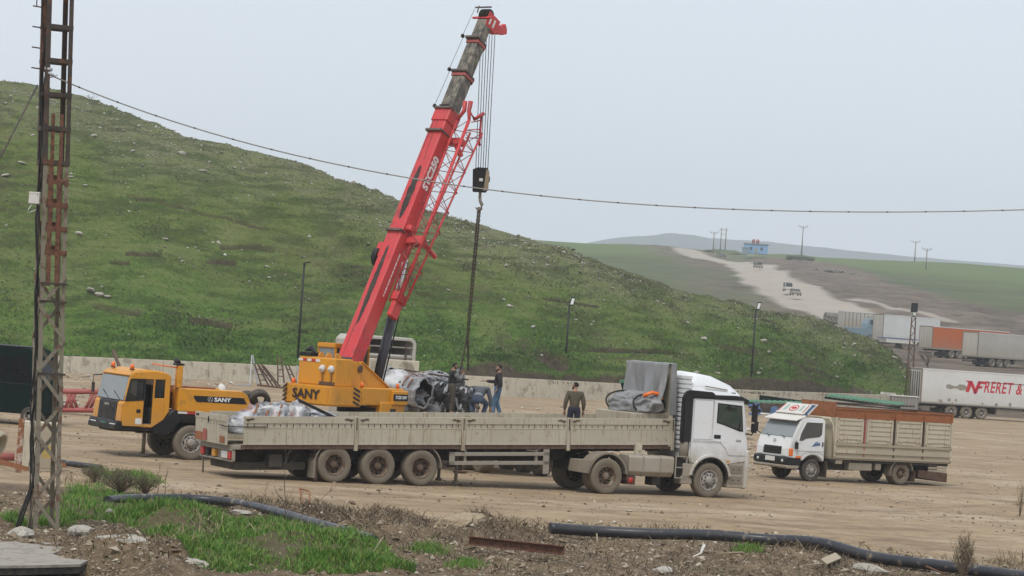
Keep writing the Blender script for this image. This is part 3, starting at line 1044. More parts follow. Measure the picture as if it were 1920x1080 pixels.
# sliding door pushed forward over the side screen, leaving the doorway dark
dm = MB()
dm.prism([(1.60, .95), (1.60, 1.78), (2.38, 1.70), (2.50, 1.60), (2.56, 1.12), (2.50, .95)], 'y', 1.25, 1.29)
d_o = dm.build('door', M['yellow'], crane, .012)
MB().prism([(1.62, 1.79), (1.62, 2.46), (2.10, 2.44), (2.36, 1.71)], 'y', 1.255, 1.275).build('window', M['glass'], d_o)
MB().bar((1.60, 1.28, 1.76), (1.60, 1.28, 2.47), .06).bar((1.58, 1.28, 2.47), (2.12, 1.28, 2.45), .05).bar((2.12, 1.28, 2.45), (2.40, 1.28, 1.70), .05).bar((1.6, 1.28, 1.77), (2.38, 1.28, 1.71), .04).build('window_frame', M['black'], d_o)
MB().box(1.70, 1.86, 1.29, 1.30, 1.36, 1.47).build('handle', M['black'], d_o, .01)
MB().box(1.64, 1.88, 1.292, 1.296, 1.02, 1.2).build('notice_plate', M['plate'], d_o)
MB().bar((1.22, 1.22, .98), (1.22, 1.22, 2.5), .05, .05).build('door_post', M['yellow'], crane)
MB().prism([(.95, 1.30), (.95, 1.55), (1.18, 1.57), (1.18, 1.36)], 'y', 1.25, 1.256).build('pressed_panel', M['yellow'], crane)
# windscreen and nose
MB().hexa([(2.18, -1.15, 2.53), (2.18, 1.15, 2.53), (2.45, 1.18, 1.72), (2.45, -1.18, 1.72)], [(2.20, -1.15, 2.53), (2.20, 1.15, 2.53), (2.47, 1.18, 1.72), (2.47, -1.18, 1.72)]).build('windscreen', M['screen'], crane)
g = MB().prism([(2.42, 1.70), (2.58, 1.66), (2.68, 1.10), (2.42, 1.10)], 'y', -.80, .80)
g.build('nose_panel', M['black'], crane, .02)
gm = MB()
for k in range(5):
    gm.box(2.64 - .018 * (4 - k) * 0, 2.69, -.6, .6, 1.16 + .07 * k, 1.19 + .07 * k)
gm.build('grille_bar', M['blackmud'], crane)
MB().box(2.66, 2.69, -.2, .2, 1.52, 1.58).build('badge', M['rim_grey'], crane)
for y in (.9, -.1):
    MB().bar((2.48, y, 1.72), (2.40, y - .68, 2.0), .02).build('wiper', M['black'], crane)
bp = MB().prism([(2.45, .80), (2.45, 1.08), (2.84, 1.10), (2.9, 1.02), (2.86, .80)], 'y', -1.27, 1.27)
bp.build('bumper', M['black'], crane, .04)
MB().box(2.84, 2.915, .62, 1.12, .84, 1.0).build('headlight', M['lens'], crane, .015)
MB().box(2.84, 2.915, -1.12, -.62, .84, 1.0).build('headlight', M['lens'], crane, .015)
MB().box(2.86, 2.912, -.2, .3, .88, 1.02).build('number_plate', M['plate_g'], crane)
for (x, y) in ((1.98, .95), (1.98, -.75)):
    b = MB().lathe([(.075, 0), (.075, .10), (.05, .155), (.005, .175)], (x, y, 2.80), (0, 0, 1), 12)
    b.build('beacon', M['orange'], crane)
    MB().lathe([(.085, -.03), (.085, .0)], (x, y, 2.80), (0, 0, 1), 12).build('beacon_base', M['black'], crane)
MB().tube((2.2, -1.2, 2.5), (2.55, -1.55, 2.45), .02).tube((2.55, -1.55, 2.45), (2.55, -1.55, 2.1), .02).box(2.5, 2.56, -1.66, -1.44, 1.85, 2.2).build('mirror', M['black'], crane)
# (the cab is short: pull its front back over the axle)
for o in list(crane.children):
    if o.type == 'MESH' and o.name.split('.')[0] not in ('chassis', 'arch_panel'):
        for q in [o] + list(o.children):
            for v in q.data.vertices:
                v.co.x = np.interp(v.co.x, [.58, 2.18, 2.95, 3.2], [.77, 2.12, 2.46, 2.6])
                v.co.z = np.interp(v.co.z, [0, 1.7, 2.82, 3.2], [0, 1.7, 2.68, 3.05])
# deck behind the cab
dk = MB().prism([(.52, 1.47), (.52, 2.17), (-1.55, 2.17), (-1.75, 2.05), (-1.95, 1.62), (-1.95, 1.47)], 'y', .72, 1.25)
dk.build('deck_box', M['yellow'], crane, .02)
MB().prism([(.52, 1.47), (.52, 2.17), (-1.55, 2.17), (-1.75, 2.05), (-1.95, 1.62), (-1.95, 1.47)], 'y', -1.25, -.72).build('deck_box', M['yellow'], crane, .02)
MB().box(-1.5, .50, -.7, .70, 2.02, 2.10).box(-.9, .4, .2, .68, 2.1, 2.22).build('deck_plate', M['rustorange'], crane)
MB().prism([(.02, 1.97), (-1.62, 1.97), (-1.74, 1.78), (-.08, 1.78), (.02, 1.90)], 'y', 1.25, 1.256).build('side_stripe', M['black'], crane)
text_mesh('lettering', 'SANY', M['txt_w'], .17, crane, (-.92, 1.26, 1.875), (PI / 2, 0, PI), 0, .006, sx=1.25)
lg = MB()
for a in (90, 210, 330):
    ca_, sa_ = math.cos(math.radians(a)), math.sin(math.radians(a))
    lg.prism([(-.52 + .02 * ca_ + .012 * sa_, 1.875 + .02 * sa_ - .012 * ca_), (-.52 + .075 * ca_ - .0 * sa_, 1.875 + .075 * sa_), (-.52 + .02 * ca_ - .012 * sa_, 1.875 + .02 * sa_ + .012 * ca_)], 'y', 1.256, 1.261)
for k in range(20):
    a, b = arc(-.52, 1.875, .08, 0, 360, 20)[k], arc(-.52, 1.875, .08, 0, 360, 20)[k + 1]
    lg.bar((a[0], 1.259, a[1]), (b[0], 1.259, b[1]), .005, .012, (0, 1, 0))
lg.build('emblem', M['txt_w'], crane)
st = MB()
for k, x in enumerate(np.arange(.5, -1.9, -.3)):
    st.m = k % 2
    st.box(x - .3, x, 1.245, 1.253, 1.40, 1.465)
st.build('reflective_strip', [M['stripe_w'], M['stripe_r']], crane)
MB().box(.40, .56, .95, 1.2, 2.17, 2.86).build('boom_rest_post', M['yellow'], crane, .02)
MB().box(.36, .62, .85, 1.2, 2.86, 2.92).tube((.5, 1.0, 2.92), (.5, .8, 3.0), .09, 8).build('rest_clamp', M['black'], crane, .01)
MB().tube((.5, 1.15, 2.78), (1.35, 1.05, 2.86), .02).build('grab_rail', M['orange'], crane)
MB().box(-1.78, -1.55, 1.25, 1.256, 1.52, 1.62).build('data_plate', M['plate'], crane)
MB().tube((1.25, 0.5, .95), (1.25, .5, .1), .06, 10).lathe([(.2, 0), (.2, .05)], (1.25, .5, .02), (0, 0, 1), 14).build('front_jack', M['legs'], crane)
MB().bar((1.6, .75, .74), (.6, .75, .74), .25, .03).build('step_plate', M['grey'], crane)
wheel(crane, 0, 1.1, .535, .30, 1, 'front', 'tyre', 'rim_grey')
wheel(crane, 0, -1.1, .535, .30, -1, 'front', 'tyre', 'rim_grey')
for x in (-6.0, -7.4):
    for y, o_ in ((1.08, 1), (.74, 1), (-.74, -1), (-1.08, -1)):
        wheel(crane, x, y, .535, .28, o_, 'deep', 'tyre', 'rim_mud')
for x in (-2.9, -8.6):
    b = MB().box(x - .2, x + .2, -2.6, 2.6, .95, 1.12)
    b.build('outrigger_beam', M['yellow'], crane, .015)
    for y in (-2.5, 2.5):
        MB().tube((x, y, 1.1), (x, y, .1), .07, 10).lathe([(.22, 0), (.22, .06)], (x, y, .02), (0, 0, 1), 14).build('outrigger_leg', M['rust_d'], crane)

# upper works, turned to lift over the loading bay
SA = math.radians(52 - CY)
UP = Matrix.Translation((-6.45, -.04, 0)) @ Matrix.Rotation(SA, 4, 'Z')


def umb():
    b = MB()
    b.T = UP
    return b


BEFORE = {o.name for o in crane.children}
umb().lathe([(.85, 1.28), (.85, 1.62), (1.0, 1.66), (1.0, 1.86)], (0, 0, 0), (0, 0, 1), 28).build('slew_ring', M['blackmud'], crane)
# counterweight slab with rounded upper lip
b = umb().prism([(-3.0, 1.2), (-3.05, -1.12), (-2.9, -1.25), (-1.5, -1.25), (-1.5, 1.25), (-2.85, 1.25)], 'z', 1.88, 2.50)
b.build('counterweight', M['yellow'], crane, .05, 2)
b = umb().prism([(-1.5, -1.25), (2.15, -1.12), (2.15, 1.12), (-1.5, 1.25)], 'z', 1.95, 2.5)
b.build('slew_table', M['yellow'], crane, .03)
b = umb().prism([(-.1, -1.255), (2.25, -1.14), (2.25, -.45), (-.1, -.45)], 'z', 1.62, 2.06)
b.build('side_box', M['yellow'], crane, .03)
b = umb().box(.95, 2.28, -1.28, -.5, 1.98, 2.44)
b.build('valve_cover', M['yellow'], crane, .03)
# hazard stripes
for (x0, y0, x1, y1, nx, ny) in ((-3.02, 1.0, -3.03, 1.2, -1, 0), (-1.95, -1.252, -1.62, -1.252, 0, -1)):
    hz_ = umb()
    for k in range(4):
        z0 = 1.92 + k * .14
        pa, pb = Vector((x0, y0, 0)), Vector((x1, y1, 0))
        off = Vector((nx, ny, 0)) * .006
        q = [pa + Vector((0, 0, z0 + .10)), pb + Vector((0, 0, z0 - .02)), pb + Vector((0, 0, z0 + .05)), pa + Vector((0, 0, z0 + .17))]
        hz_.hexa([p + off for p in q], [p + off * 2 for p in q])
    hz_.build('hazard_stripe', M['txt_k'], crane)
# winch house
b = umb().box(-2.6, -1.75, -.95, .95, 2.5, 3.36)
b.build('winch_house', M['yellow'], crane, .03)
st = umb()
for k in range(5):
    st.m = k % 2
    st.box(-2.615, -2.603, .95 - .22 * (k + 1), .95 - .22 * k, 3.22, 3.30)
st.build('reflective_strip', [M['stripe_w'], M['stripe_r']], crane)
for y in (-.35, -.8):
    umb().lathe([(.12, 0), (.12, .10), (.07, .13), (.05, .13), (.05, .2), (.002, .2)], (-2.6, y, 3.02), (-1, 0, 0), 14).build('winch_brake', M['offwhite'], crane)
    umb().path([(-2.66, y - .02, 2.95), (-2.66, y - .05, 2.7), (-2.64, y + .06, 2.52)], .018, 6).build('hose', M['rust_d'], crane)
umb().box(-2.66, -2.6, -.95, -.2, 2.52, 2.62).build('pipe_bracket', M['rust_d'], crane)
for y in (.25, -.15, -.6):
    umb().lathe([(.14, -.03), (.14, .03)], (-2.2, y, 3.38), (0, 1, 0), 16).build('hose_reel', M['yellow'], crane)
umb().path([(-2.55, .2, 3.5), (-2.4, .55, 3.62), (-2.3, .95, 3.56)], [.04, .1, .05], 8).box(-2.6, -2.2, .35, .95, 3.38, 3.50).build('light_hood', M['black'], crane, .02)
# two side plates rising to the boom foot and falling to the front
for y in (-.62, .52):
    umb().prism([(-1.76, 2.5), (-1.76, 3.26), (-1.3, 3.30), (-.85, 3.26), (1.5, 2.52), (1.5, 2.5)], 'y', y, y + .1).build('side_plate', M['yellow'], crane, .015)
    umb().bar((-.95, y + .05, 3.29), (1.6, y + .05, 2.52), .2, .04).build('plate_flange', M['yellow'], crane)
umb().tube((-1.1, -.7, 3.07), (-1.1, .7, 3.07), .12, 14).build('boom_pin', M['rust_d'], crane)
for p in ((-2.7, 1.05, 2.5), (-1.45, -1.15, 2.5), (1.75, -1.0, 2.5)):
    umb().lathe([(.07, 0), (.07, .11), (.04, .16), (.003, .17)], p, (0, 0, 1), 10).build('beacon', M['orange'], crane)
# operator cab on the left of the boom
oc = umb()
for a in ((-1.05, .62), (-1.05, 1.32), (.55, .62), (.55, 1.32)):
    oc.bar((a[0], a[1], 2.4), (a[0], a[1], 3.70), .09)
oc.box(-1.12, .62, .58, 1.37, 3.66, 3.82).box(-1.1, .6, .6, 1.35, 2.3, 2.75).box(-1.10, -1.04, .6, 1.35, 2.6, 2.9)
oc.build('operator_cab', M['yellow'], crane, .04, 2)
umb().box(-1.075, -1.06, .66, 1.28, 2.9, 3.66).build('rear_window', M['screen'], crane)
umb().box(-1.0, .5, .605, .615, 2.75, 3.66).box(-1.0, .5, 1.33, 1.34, 2.75, 3.66).box(.55, .56, .66, 1.28, 2.75, 3.66).build('cab_window', M['glass'], crane)
umb().box(-.6, 0, .75, 1.2, 2.75, 3.3).build('operator_seat', M['seat'], crane, .04)
# (narrow tail, short nose)
UPI = UP.inverted()
for o in list(crane.children):
    if o.name not in BEFORE and o.type == 'MESH' and o.name.split('.')[0] not in ('lift_cylinder', 'slew_ring', 'operator_cab', 'rear_window', 'cab_window', 'operator_seat'):
        for v in o.data.vertices:
            p = UPI @ v.co
            p.y *= .82
            p.x = np.interp(p.x, [-3.2, -1.1, 2.3], [-3.15, -1.1, .72])
            v.co = UP @ p
# lettering
text_mesh('lettering', 'SANY', M['txt_k'], .40, crane, UP @ Vector((-3.005, -.0, 2.2)), (PI / 2, 0, SA - PI / 2 - .03), 0, .014, sx=1.15)
b = umb().box(-.02, .70, -1.060, -1.052, 2.12, 2.33)
b.build('name_strip', M['black'], crane)
text_mesh('lettering', 'STC250  SANY', M['txt_w'], .14, crane, UP @ Vector((.36, -1.064, 2.225)), (PI / 2, 0, SA), 0, .004, sx=.62)

# boom
BE = math.radians(64)
BM = UP @ Matrix.Translation((-1.1, 0, 3.07)) @ Matrix.Rotation(-BE, 4, 'Y')      # x along the boom, y left, z towards its top face


def bmb():
    b = MB()
    b.T = BM
    return b


def sect(w, h):
    return [(-w / 2, -h * .28), (-w * .30, -h * .5), (w * .30, -h * .5), (w / 2, -h * .28), (w / 2, h * .46), (w * .44, h * .5), (-w * .44, h * .5), (-w / 2, h * .46)]


def boom_sec(x0, x1, w, h, name, m_, x_taper=None):
    b = bmb()
    if x_taper:
        rings = [[(x, y * k, z * k) for y, z in sect(w, h)] for x, k in x_taper]
    else:
        rings = [[(x, y, z) for y, z in sect(w, h)] for x in (x0, x1)]
    b.loft(rings)
    return b.build(name, M[m_], crane, .012)


boom_sec(0, 0, .61, .68, 'boom_base', 'red', [(-.35, .92), (.2, 1), (9.5, 1)])
boom_sec(9.3, 10.95, .52, .57, 'boom_section', 'boomsteel')
boom_sec(10.8, 12.3, .46, .51, 'boom_section', 'boomsteel')
boom_sec(12.1, 13.1, .40, .45, 'boom_section', 'boomsteel')


def collar(x, w, h, t_, L, m_):
    b = bmb()
    rings = [[(x + a, y * k, z * k) for y, z in sect(w, h)] for a, k in ((0, 1), (0.0, t_), (L, t_), (L, 1))]
    b.loft(rings, caps=False)
    return b.build('boom_collar', M[m_], crane)


collar(9.05, .61, .68, 1.12, .45, 'red')
collar(10.82, .52, .57, 1.14, .10, 'red_dull')
collar(10.93, .52, .57, 1.20, .05, 'grease')
collar(12.14, .46, .51, 1.14, .10, 'red_dull')
collar(12.25, .46, .51, 1.20, .05, 'grease')
collar(8.62, .61, .68, 1.04, .06, 'rust_d')
for x, w in ((9.5, .68), (8.64, .66), (10.98, .60), (12.30, .53), (4.85, .64)):
    bmb().bar((x, -w / 2, (.41 if x < 10 else .36)), (x, w / 2, (.41 if x < 10 else .36)), .07).bar((x, -w / 2, (.41 if x < 10 else .36)), (x, -w / 2, .2), .05).bar((x, w / 2, (.41 if x < 10 else .36)), (x, w / 2, .2), .05).build('cable_guide', M['grease'], crane)
# grease along the top face
n_ = 24
for x0, x1, wd_, yo in ((.2, 1.6, .02, .1), (1.4, 4.3, .20, .02), (5.3, 7.3, .26, .0)):
    b = bmb()
    L_, R_ = [], []
    for k in range(n_ + 1):
        x = x0 + (x1 - x0) * k / n_
        q = wd_ * (math.sin(PI * (k + .4) / (n_ + .8)) ** .5) * (1 + random.uniform(-.18, .18)) * .5
        L_.append((x, yo + q, .343))
        R_.append((x, yo - q, .343))
    b.loft([[l_, r__] for l_, r__ in zip(L_, R_)], caps=False)
    b.build('grease_smear', M['grease'], crane, recalc=False)
bmb().bar((7.5, -.02, .345), (9.2, .06, .345), .015, .006).bar((7.5, .2, .345), (9.3, .22, .345), .02, .006).build('grease_line', M['grease'], crane)
bmb().box(-.37, .12, -.36, .36, -.38, .39).build('boom_foot', M['red'], crane, .02)
bmb().box(-.385, -.37, -.22, .22, -.15, .2).build('foot_recess', M['dark'], crane)
bmb().bar((.16, -.37, .38), (.16, .37, .38), .06).build('foot_bar', M['grease'], crane)
for k, (x0, h_, bd) in enumerate(((7.15, .37, .016),)):
    tm_ = BM @ Matrix.Translation((x0, -.312, .08)) @ Matrix.Rotation(PI / 2, 4, 'X')
    t_o = text_mesh('lettering', 'STC250', M['txt_w'], h_, crane, bold=bd, sx=1.0)
    t_o.matrix_local = tm_
b = bmb()
for k in range(16):
    b.box(2.6 + k * .1, 2.66 + k * .1 + .02 * (k % 3), -.313, -.306, .0, .045)
b.build('fine_print', M['stripe_w'], crane)
bmb().box(9.6, 9.62, -.2, .2, .32, .4).build('guide_plate', M['black'], crane)
# boom head with sheaves
b = bmb().box(12.9, 13.42, -.21, -.17, -.45, .20).box(12.9, 13.42, .17, .21, -.45, .20).box(12.9, 13.15, -.17, .17, .12, .2)
b.prism([(12.95, -.2), (13.25, -.2), (13.38, -.80), (13.22, -.88), (13.02, -.62)], 'y', -.18, .18)
b.build('boom_head', M['red'], crane, .015)
for k in range(4):
    bmb().lathe([(.05, -.03), (.15, -.03), (.13, 0), (.15, .03), (.05, .03)], (13.2, -.12 + .08 * k, -.62), (0, 1, 0), 18).build('sheave', M['dark'], crane)
    bmb().lathe([(.05, -.03), (.24, -.03), (.21, 0), (.24, .03), (.05, .03)], (13.3, -.12 + .08 * k, .08), (0, 1, 0), 18).build('sheave', M['dark'], crane)
bmb().bar((13.15, -.42, .22), (13.15, .42, .22), .06).build('head_bar', M['red'], crane)
bmb().bar((13.5, -.3, .32), (13.5, .4, .32), .04).bar((13.3, .24, .3), (13.55, .24, .34), .03).build('anti_block_arm', M['grease'], crane)
st = bmb()
for k in range(5):
    st.m = k % 2
    st.box(13.0 + .005, 13.3, -.217, -.211, .10 - .11 * k, .19 - .11 * k)
st.build('head_stripe', [M['stripe_r'], M['stripe_w']], crane)
bmb().prism([(13.2, -.72), (13.4, -.66), (13.62, -.86), (13.5, -1.02), (13.36, -1.1), (13.2, -.92)], 'y', -.08, .08).build('tip_bracket', M['red'], crane, .02)
# guide wire along the left edge
for a, b_ in ((9.6, 10.98), (10.98, 12.3), (12.3, 13.4)):
    bmb().tube((a, .36, .42), (b_, .34, .38), .008, 5).build('length_cable', M['wire'], crane)
for x in (9.55, 10.98, 12.3):
    bmb().box(x - .05, x + .05, .32, .40, .36, .46).build('cable_eye', M['black'], crane)
bmb().lathe([(.3, -.09), (.34, -.09), (.34, .09), (.3, .09)], (4.0, .50, .0), (0, 1, 0), 20).build('cable_drum', M['black'], crane)
bmb().lathe([(.3, -.07), (.3, .07)], (4.0, .50, .0), (0, 1, 0), 20).box(3.95, 4.45, .30, .56, .2, .26).build('drum_casing', M['red'], crane)
# lift cylinder
cb, ct = UP @ Vector((.28, .06, 2.15)), BM @ Vector((4.55, -.06, -.50))
mid = cb.lerp(ct, .60)
b = MB().tube(cb, mid, .155, 16).tube(mid, mid + (ct - cb).normalized() * .1, .175, 16)
b.build('lift_cylinder', M['cylblack'], crane)
MB().tube(mid, ct, .085, 14).build('cylinder_rod', M['chrome'], crane)
bmb().box(4.3, 4.8, -.16, .16, -.58, -.30).build('cylinder_bracket', M['red'], crane, .02)
sd = (ct - cb).normalized()
MB().tube(cb + Vector((-.22, 0, 0)), mid + Vector((-.2, 0, -.2)), .025, 6).build('hydraulic_line', M['black'], crane)
# lattice fly jib stowed along the right side
jy, J0, J1 = -.80, 2.55, 9.6
jb = {}


def jp(x, a, c):
    """corner of the jib at x; tapers towards its foot"""
    k = min(1, .35 + (x - J0) / 2.6)
    wj, hj = .25 * (.7 + .3 * k), .40 * k
    return Vector((x, jy + .17 * (1 - (x - J0) / 7) + a * wj, -.30 * (x - J0) / 7 - .34 * (1 - (x - J0) / 7) + c * hj))


for a, c in ((-1, -1), (1, -1), (-1, 1), (1, 1)):
    r_ = .055 if c > 0 and a < 0 else .036
    bmb().tube(jp(J0, a, c), jp(J1 - .4, a, c), r_, 8).build('jib_chord', M['red'], crane)
xs_ = np.linspace(J0 + .5, J1 - .4, 17)
for k in range(16):
    x0, x1 = xs_[k], xs_[k + 1]
    for a in (-1, 1):
        c0 = 1 if k % 2 else -1
        bmb().tube(jp(x0, a, c0), jp(x1, a, -c0), .014, 5).build('jib_lacing', M['red_dull'], crane)
    for c in (-1, 1):
        a0 = 1 if k % 2 else -1
        bmb().tube(jp(x0, a0, c), jp(x1, -a0, c), .013, 5).build('jib_lacing', M['red_dull'], crane)
    if k % 2 == 0:
        bmb().tube(jp(x0, 1, -1), jp(x0, 1, 1), .013, 5).tube(jp(x0, -1, -1), jp(x0, -1, 1), .013, 5).build('jib_strut', M['red'], crane)
b = bmb()
b.path([jp(J1 - .4, -1, 1), Vector((J1 - .05, jy - .1, .12)), Vector((J1 + .25, jy - .12, .22))], [.05, .07, .08], 8)
b.path([Vector((J1 - .05, jy - .1, .1)), Vector((J1 - .15, jy - .12, -.25)), Vector((J1 + .25, jy - .12, -.55))], [.06, .06, .07], 8)
b.path([jp(J1 - .4, 1, 1), Vector((J1 - .05, jy + .1, .12)), Vector((J1 + .25, jy + .12, .22))], [.05, .07, .08], 8)
b.path([jp(J1 - .4, -1, -1), Vector((J1 - .75, jy - .1, -.85)), Vector((J1 - .7, jy - .1, -.95))], [.04, .05, .06], 8)
b.path([Vector((J1 + .2, jy - .1, -.5)), Vector((J1 - .7, jy - .1, -.92))], .04, 6)
for q in (.2, .5, .8):
    b.path([Vector((J1 - .1 - q, jy - .1, -.2)), Vector((J1 + .2 - .9 * q, jy - .1, -.5 - .42 * q))], .02, 6)
b.build('jib_head', M['red'], crane)
bmb().box(J0 - .5, J0 + .15, jy + .08, jy + .26, -.56, -.16).box(J0 + .05, J0 + .35, jy + .02, jy + .30, -.56, -.1).build('jib_foot', M['red'], crane, .02)
bmb().box(4.60, 4.90, -.90, -.29, -.3, .0).bar((4.75, jy, -.2), (4.6, jy - .12, -.95), .15, .12).box(4.95, 5.15, -.52, -.29, .0, .25).build('jib_bracket', M['red'], crane, .03)
bmb().box(8.40, 8.65, -.88, -.29, -.32, -.08).bar((8.5, -.6, -.1), (8.15, -.75, -.5), .16, .14).build('jib_bracket', M['red'], crane, .03)

# hoist ropes and hook block
HX, HY_ = -1.33, 89.35
blk = at(902, 338, HY_)
hook = thing('hook_block', 'black crane hook block hanging below the boom tip', 'hook', (blk.x, blk.y, blk.z))
inv = (Matrix.Translation(co) @ Matrix.Rotation(math.radians(CY), 4, 'Z')).inverted()
for k in range(6):
    tp = at(902 + k * 5.2, 66, HY_ - .2 + (k % 2) * .3)
    bt = Vector((blk.x - .2 + .08 * k, blk.y + (k % 2 - .5) * .12, blk.z + .30))
    MB().tube(inv @ tp, inv @ bt, .0125, 5).build('hoist_rope', M['wire'], crane)
b = MB().prism([(-.26, -.40), (-.30, .34), (-.14, .42), (.20, .42), (.25, .3), (.25, -.30), (.18, -.40)], 'y', -.17, -.10).prism([(-.26, -.40), (-.30, .34), (-.14, .42), (.20, .42), (.25, .3), (.25, -.30), (.18, -.40)], 'y', .10, .17)
b.prism([(-.22, -.34), (-.25, .30), (0, .36), (0, -.34)], 'y', -.10, .10)
b.build('block_plate', M['black'], hook, .01)
for k in range(3):
    MB().lathe([(.03, -.022), (.24, -.022), (.21, 0), (.24, .022), (.03, .022)], (.06, -.062 + .062 * k, .05), (0, 1, 0), 20).build('sheave', M['rust_d'], hook)
MB().prism([(.10, -.36), (.16, .38), (.262, .3), (.262, -.32)], 'y', -.176, .176).build('rusty_edge', M['wood'], hook)
MB().box(-.06, .06, -.178, -.17, -.04, .06).build('load_plate', M['plate'], hook)
b = MB().tube((0, 0, -.38), (0, 0, -.62), .05, 8)
hk = [(0, 0, -.55), (.02, 0, -.7), (.09, 0, -.82), (.07, 0, -.95), (-.04, 0, -1.0), (-.12, 0, -.92)]
b.path(hk, [.05, .055, .06, .06, .05, .02], 8)
b.build('hook', M['grey'], hook)
sl = thing('lifting_sling', 'doubled chain sling hanging from the crane hook to the load', 'sling', (blk.x, blk.y, blk.z - 1.0))
bt = at(876, 640, HY_) - sl.location
for k, (dx, ex) in enumerate(((-.025, -.16), (.025, .10))):
    pts = [Vector((dx * .5, 0, .05)).lerp(bt, q) + Vector((dx * (1 if q < .8 else 1), .03 * k, 0)) for q in np.linspace(0, 1, 12)]
    pts.append(bt + Vector((ex, .1 * k, -1.0)))
    b = MB()
    for i in range(len(pts) - 1):
        nl = 7
        for j in range(nl):
            p, q = pts[i].lerp(pts[i + 1], j / nl), pts[i].lerp(pts[i + 1], (j + .9) / nl)
            b.bar(p, q, .065 if j % 2 else .045, .045 if j % 2 else .065)
    b.build('chain', M['chain'], sl)
MB().tube(bt + Vector((0, 0, 2.2)), Vector((.01, .02, .0)), .02, 6).build('strap', M['legs'], sl)
MB().lathe([(.05, -.02), (.08, -.02), (.08, .02), (.05, .02)], (0, 0, .02), (0, 1, 0), 12).build('ring', M['rust_d'], sl)
# ------------------------------------------------------------------ white tractor unit
TYAW = 28.5
uo = anchor((1137, 926), (0, -1.12), TYAW)
trac = thing('tractor_unit', 'white high roofed tractor unit hitched to the beige dropside trailer', 'truck', uo, math.radians(TYAW))
MB().box(-.95, 4.5, -.48, -.36, .62, .92).box(-.95, 4.5, .36, .48, .62, .92).box(-.9, -.75, -.48, .48, .62, .92).box(2.2, 2.7, -.9, .9, .55, 1.0).box(1.0, 2.6, -.3, .3, .55, 1.05).tube((0, -1, .53), (0, 1, .53), .12, 10).tube((3.48, -1, .53), (3.48, 1, .53), .09, 10).build('chassis', M['blackmud'], trac)
MB().lathe([(.42, 0), (.48, .03), (.48, .09), (.40, .12)], (.1, 0, .98), (0, 0, 1), 20).build('fifth_wheel', M['blackmud'], trac)
# cab
ca = arc(3.48, .56, .67, 178, 2, 14)
side = [(2.72, 1.18), (2.72, 3.02), (4.58, 3.00), (4.74, 2.1), (4.80, 1.5), (4.80, 1.12)] + [(4.14, 1.0)] + [p for p in ca[::-1] if p[1] > .9] + [(2.80, 1.0)]
cabm = MB()
n = len(side)
cabm.loft([[(x, y * (1 - max(0, z - 2.2) * .03), z) for x, z in side] for y in (-1.235, 1.235)])
cab_o = cabm.build('cab', M['white'], trac, .04, 2)
# high roof, rounded
sec_ = [(2.70, 3.02, 1.20), (2.70, 3.64, 1.05), (3.0, 3.74, 1.04), (3.6, 3.66, 1.05), (4.15, 3.46, 1.08), (4.42, 3.22, 1.14), (4.55, 3.02, 1.2)]
rings = []
for ty_ in (-1, -.92, -.7, 0, .7, .92, 1):
    drop = {1: .55, .92: .16, .7: .04, 0: 0}[abs(ty_)]
    rings.append([(x, ty_ * w, 3.02 + (z - 3.02) * (1 - drop)) for x, z, w in sec_])
roof = MB().loft(rings, True)
ro = roof.build('roof', M['white'], trac)
MB().box(4.15, 4.30, -1.115, -1.07, 3.13, 3.19).build('marker_lamp', M['black'], ro)
MB().prism([(3.2, 3.32), (3.2, 3.35), (4.0, 3.27), (4.0, 3.24)], 'y', -1.125, -1.10).build('roof_crease', M['fender'], ro)
MB().prism([(2.76, 2.96), (2.76, 3.08), (4.3, 3.10), (4.56, 3.06), (4.64, 2.96)], 'y', -1.25, 1.25).build('roof_seam', M['black'], trac, .02)
# corrugated rear wall
for k in range(16):
    z = 1.40 + k * .14
    MB().prism([(2.72, z), (2.72, z + .125), (2.66, z + .105), (2.66, z + .02)], 'y', -1.13, 1.13).build('wall_rib', M['white'], trac)
# intake stack and side deflector
MB().prism([(2.40, 1.62), (2.40, 2.95), (2.48, 3.12), (2.62, 3.20), (3.45, 3.17), (3.52, 3.05), (3.50, 2.98), (2.72, 2.98), (2.72, 1.62)], 'y', -1.28, -1.08).build('air_intake', M['black'], trac, .04, 2)
MB().path([(2.56, -1.15, 1.66), (2.58, -1.12, 1.35), (2.64, -1.0, 1.05), (2.66, -.8, .95)], .13, 10).build('intake_hose', M['fender'], trac)
# panels on the right-hand side
MB().box(2.80, 3.45, -1.247, -1.235, 1.75, 2.9).build('side_panel', M['white'], trac, .004)
door = MB().prism([(3.50, 1.72), (3.50, 2.93), (4.54, 2.88), (4.66, 2.1), (4.72, 1.3), (4.10, 1.3), (3.98, 1.5), (3.78, 1.68)], 'y', -1.252, -1.236).build('door', M['white'], trac, .006)
wfr = MB().prism([(3.60, 2.26), (3.60, 2.86), (4.48, 2.81), (4.57, 2.03), (4.44, 2.03), (3.86, 2.2)], 'y', -1.262, -1.25).build('window_frame', M['black'], door, .02)
MB().prism([(3.64, 2.29), (3.64, 2.82), (4.45, 2.77), (4.52, 2.08), (4.43, 2.09), (3.86, 2.24)], 'y', -1.268, -1.26).build('window', M['glass_g'], door)
MB().bar((4.40, -1.272, 2.08), (4.44, -1.272, 2.35), .03).build('quarter_bar', M['black'], door)
MB().bar((3.9, -1.275, 2.72), (4.25, -1.275, 2.72), .05).bar((3.95, -1.275, 2.8), (4.05, -1.275, 2.74), .04).build('rain_visor', M['black'], door)
MB().box(3.54, 3.78, -1.26, -1.245, 1.78, 1.90).build('handle', M['black'], door, .02)
text_mesh('lettering', '1843', M['fender'], .10, trac, (4.42, -1.256, 1.74), (PI / 2, 0, 0), 0, .002)
MB().bar((2.8, -1.25, 1.72), (4.0, -1.25, 1.70), .02, .012).build('body_crease', M['white'], trac)
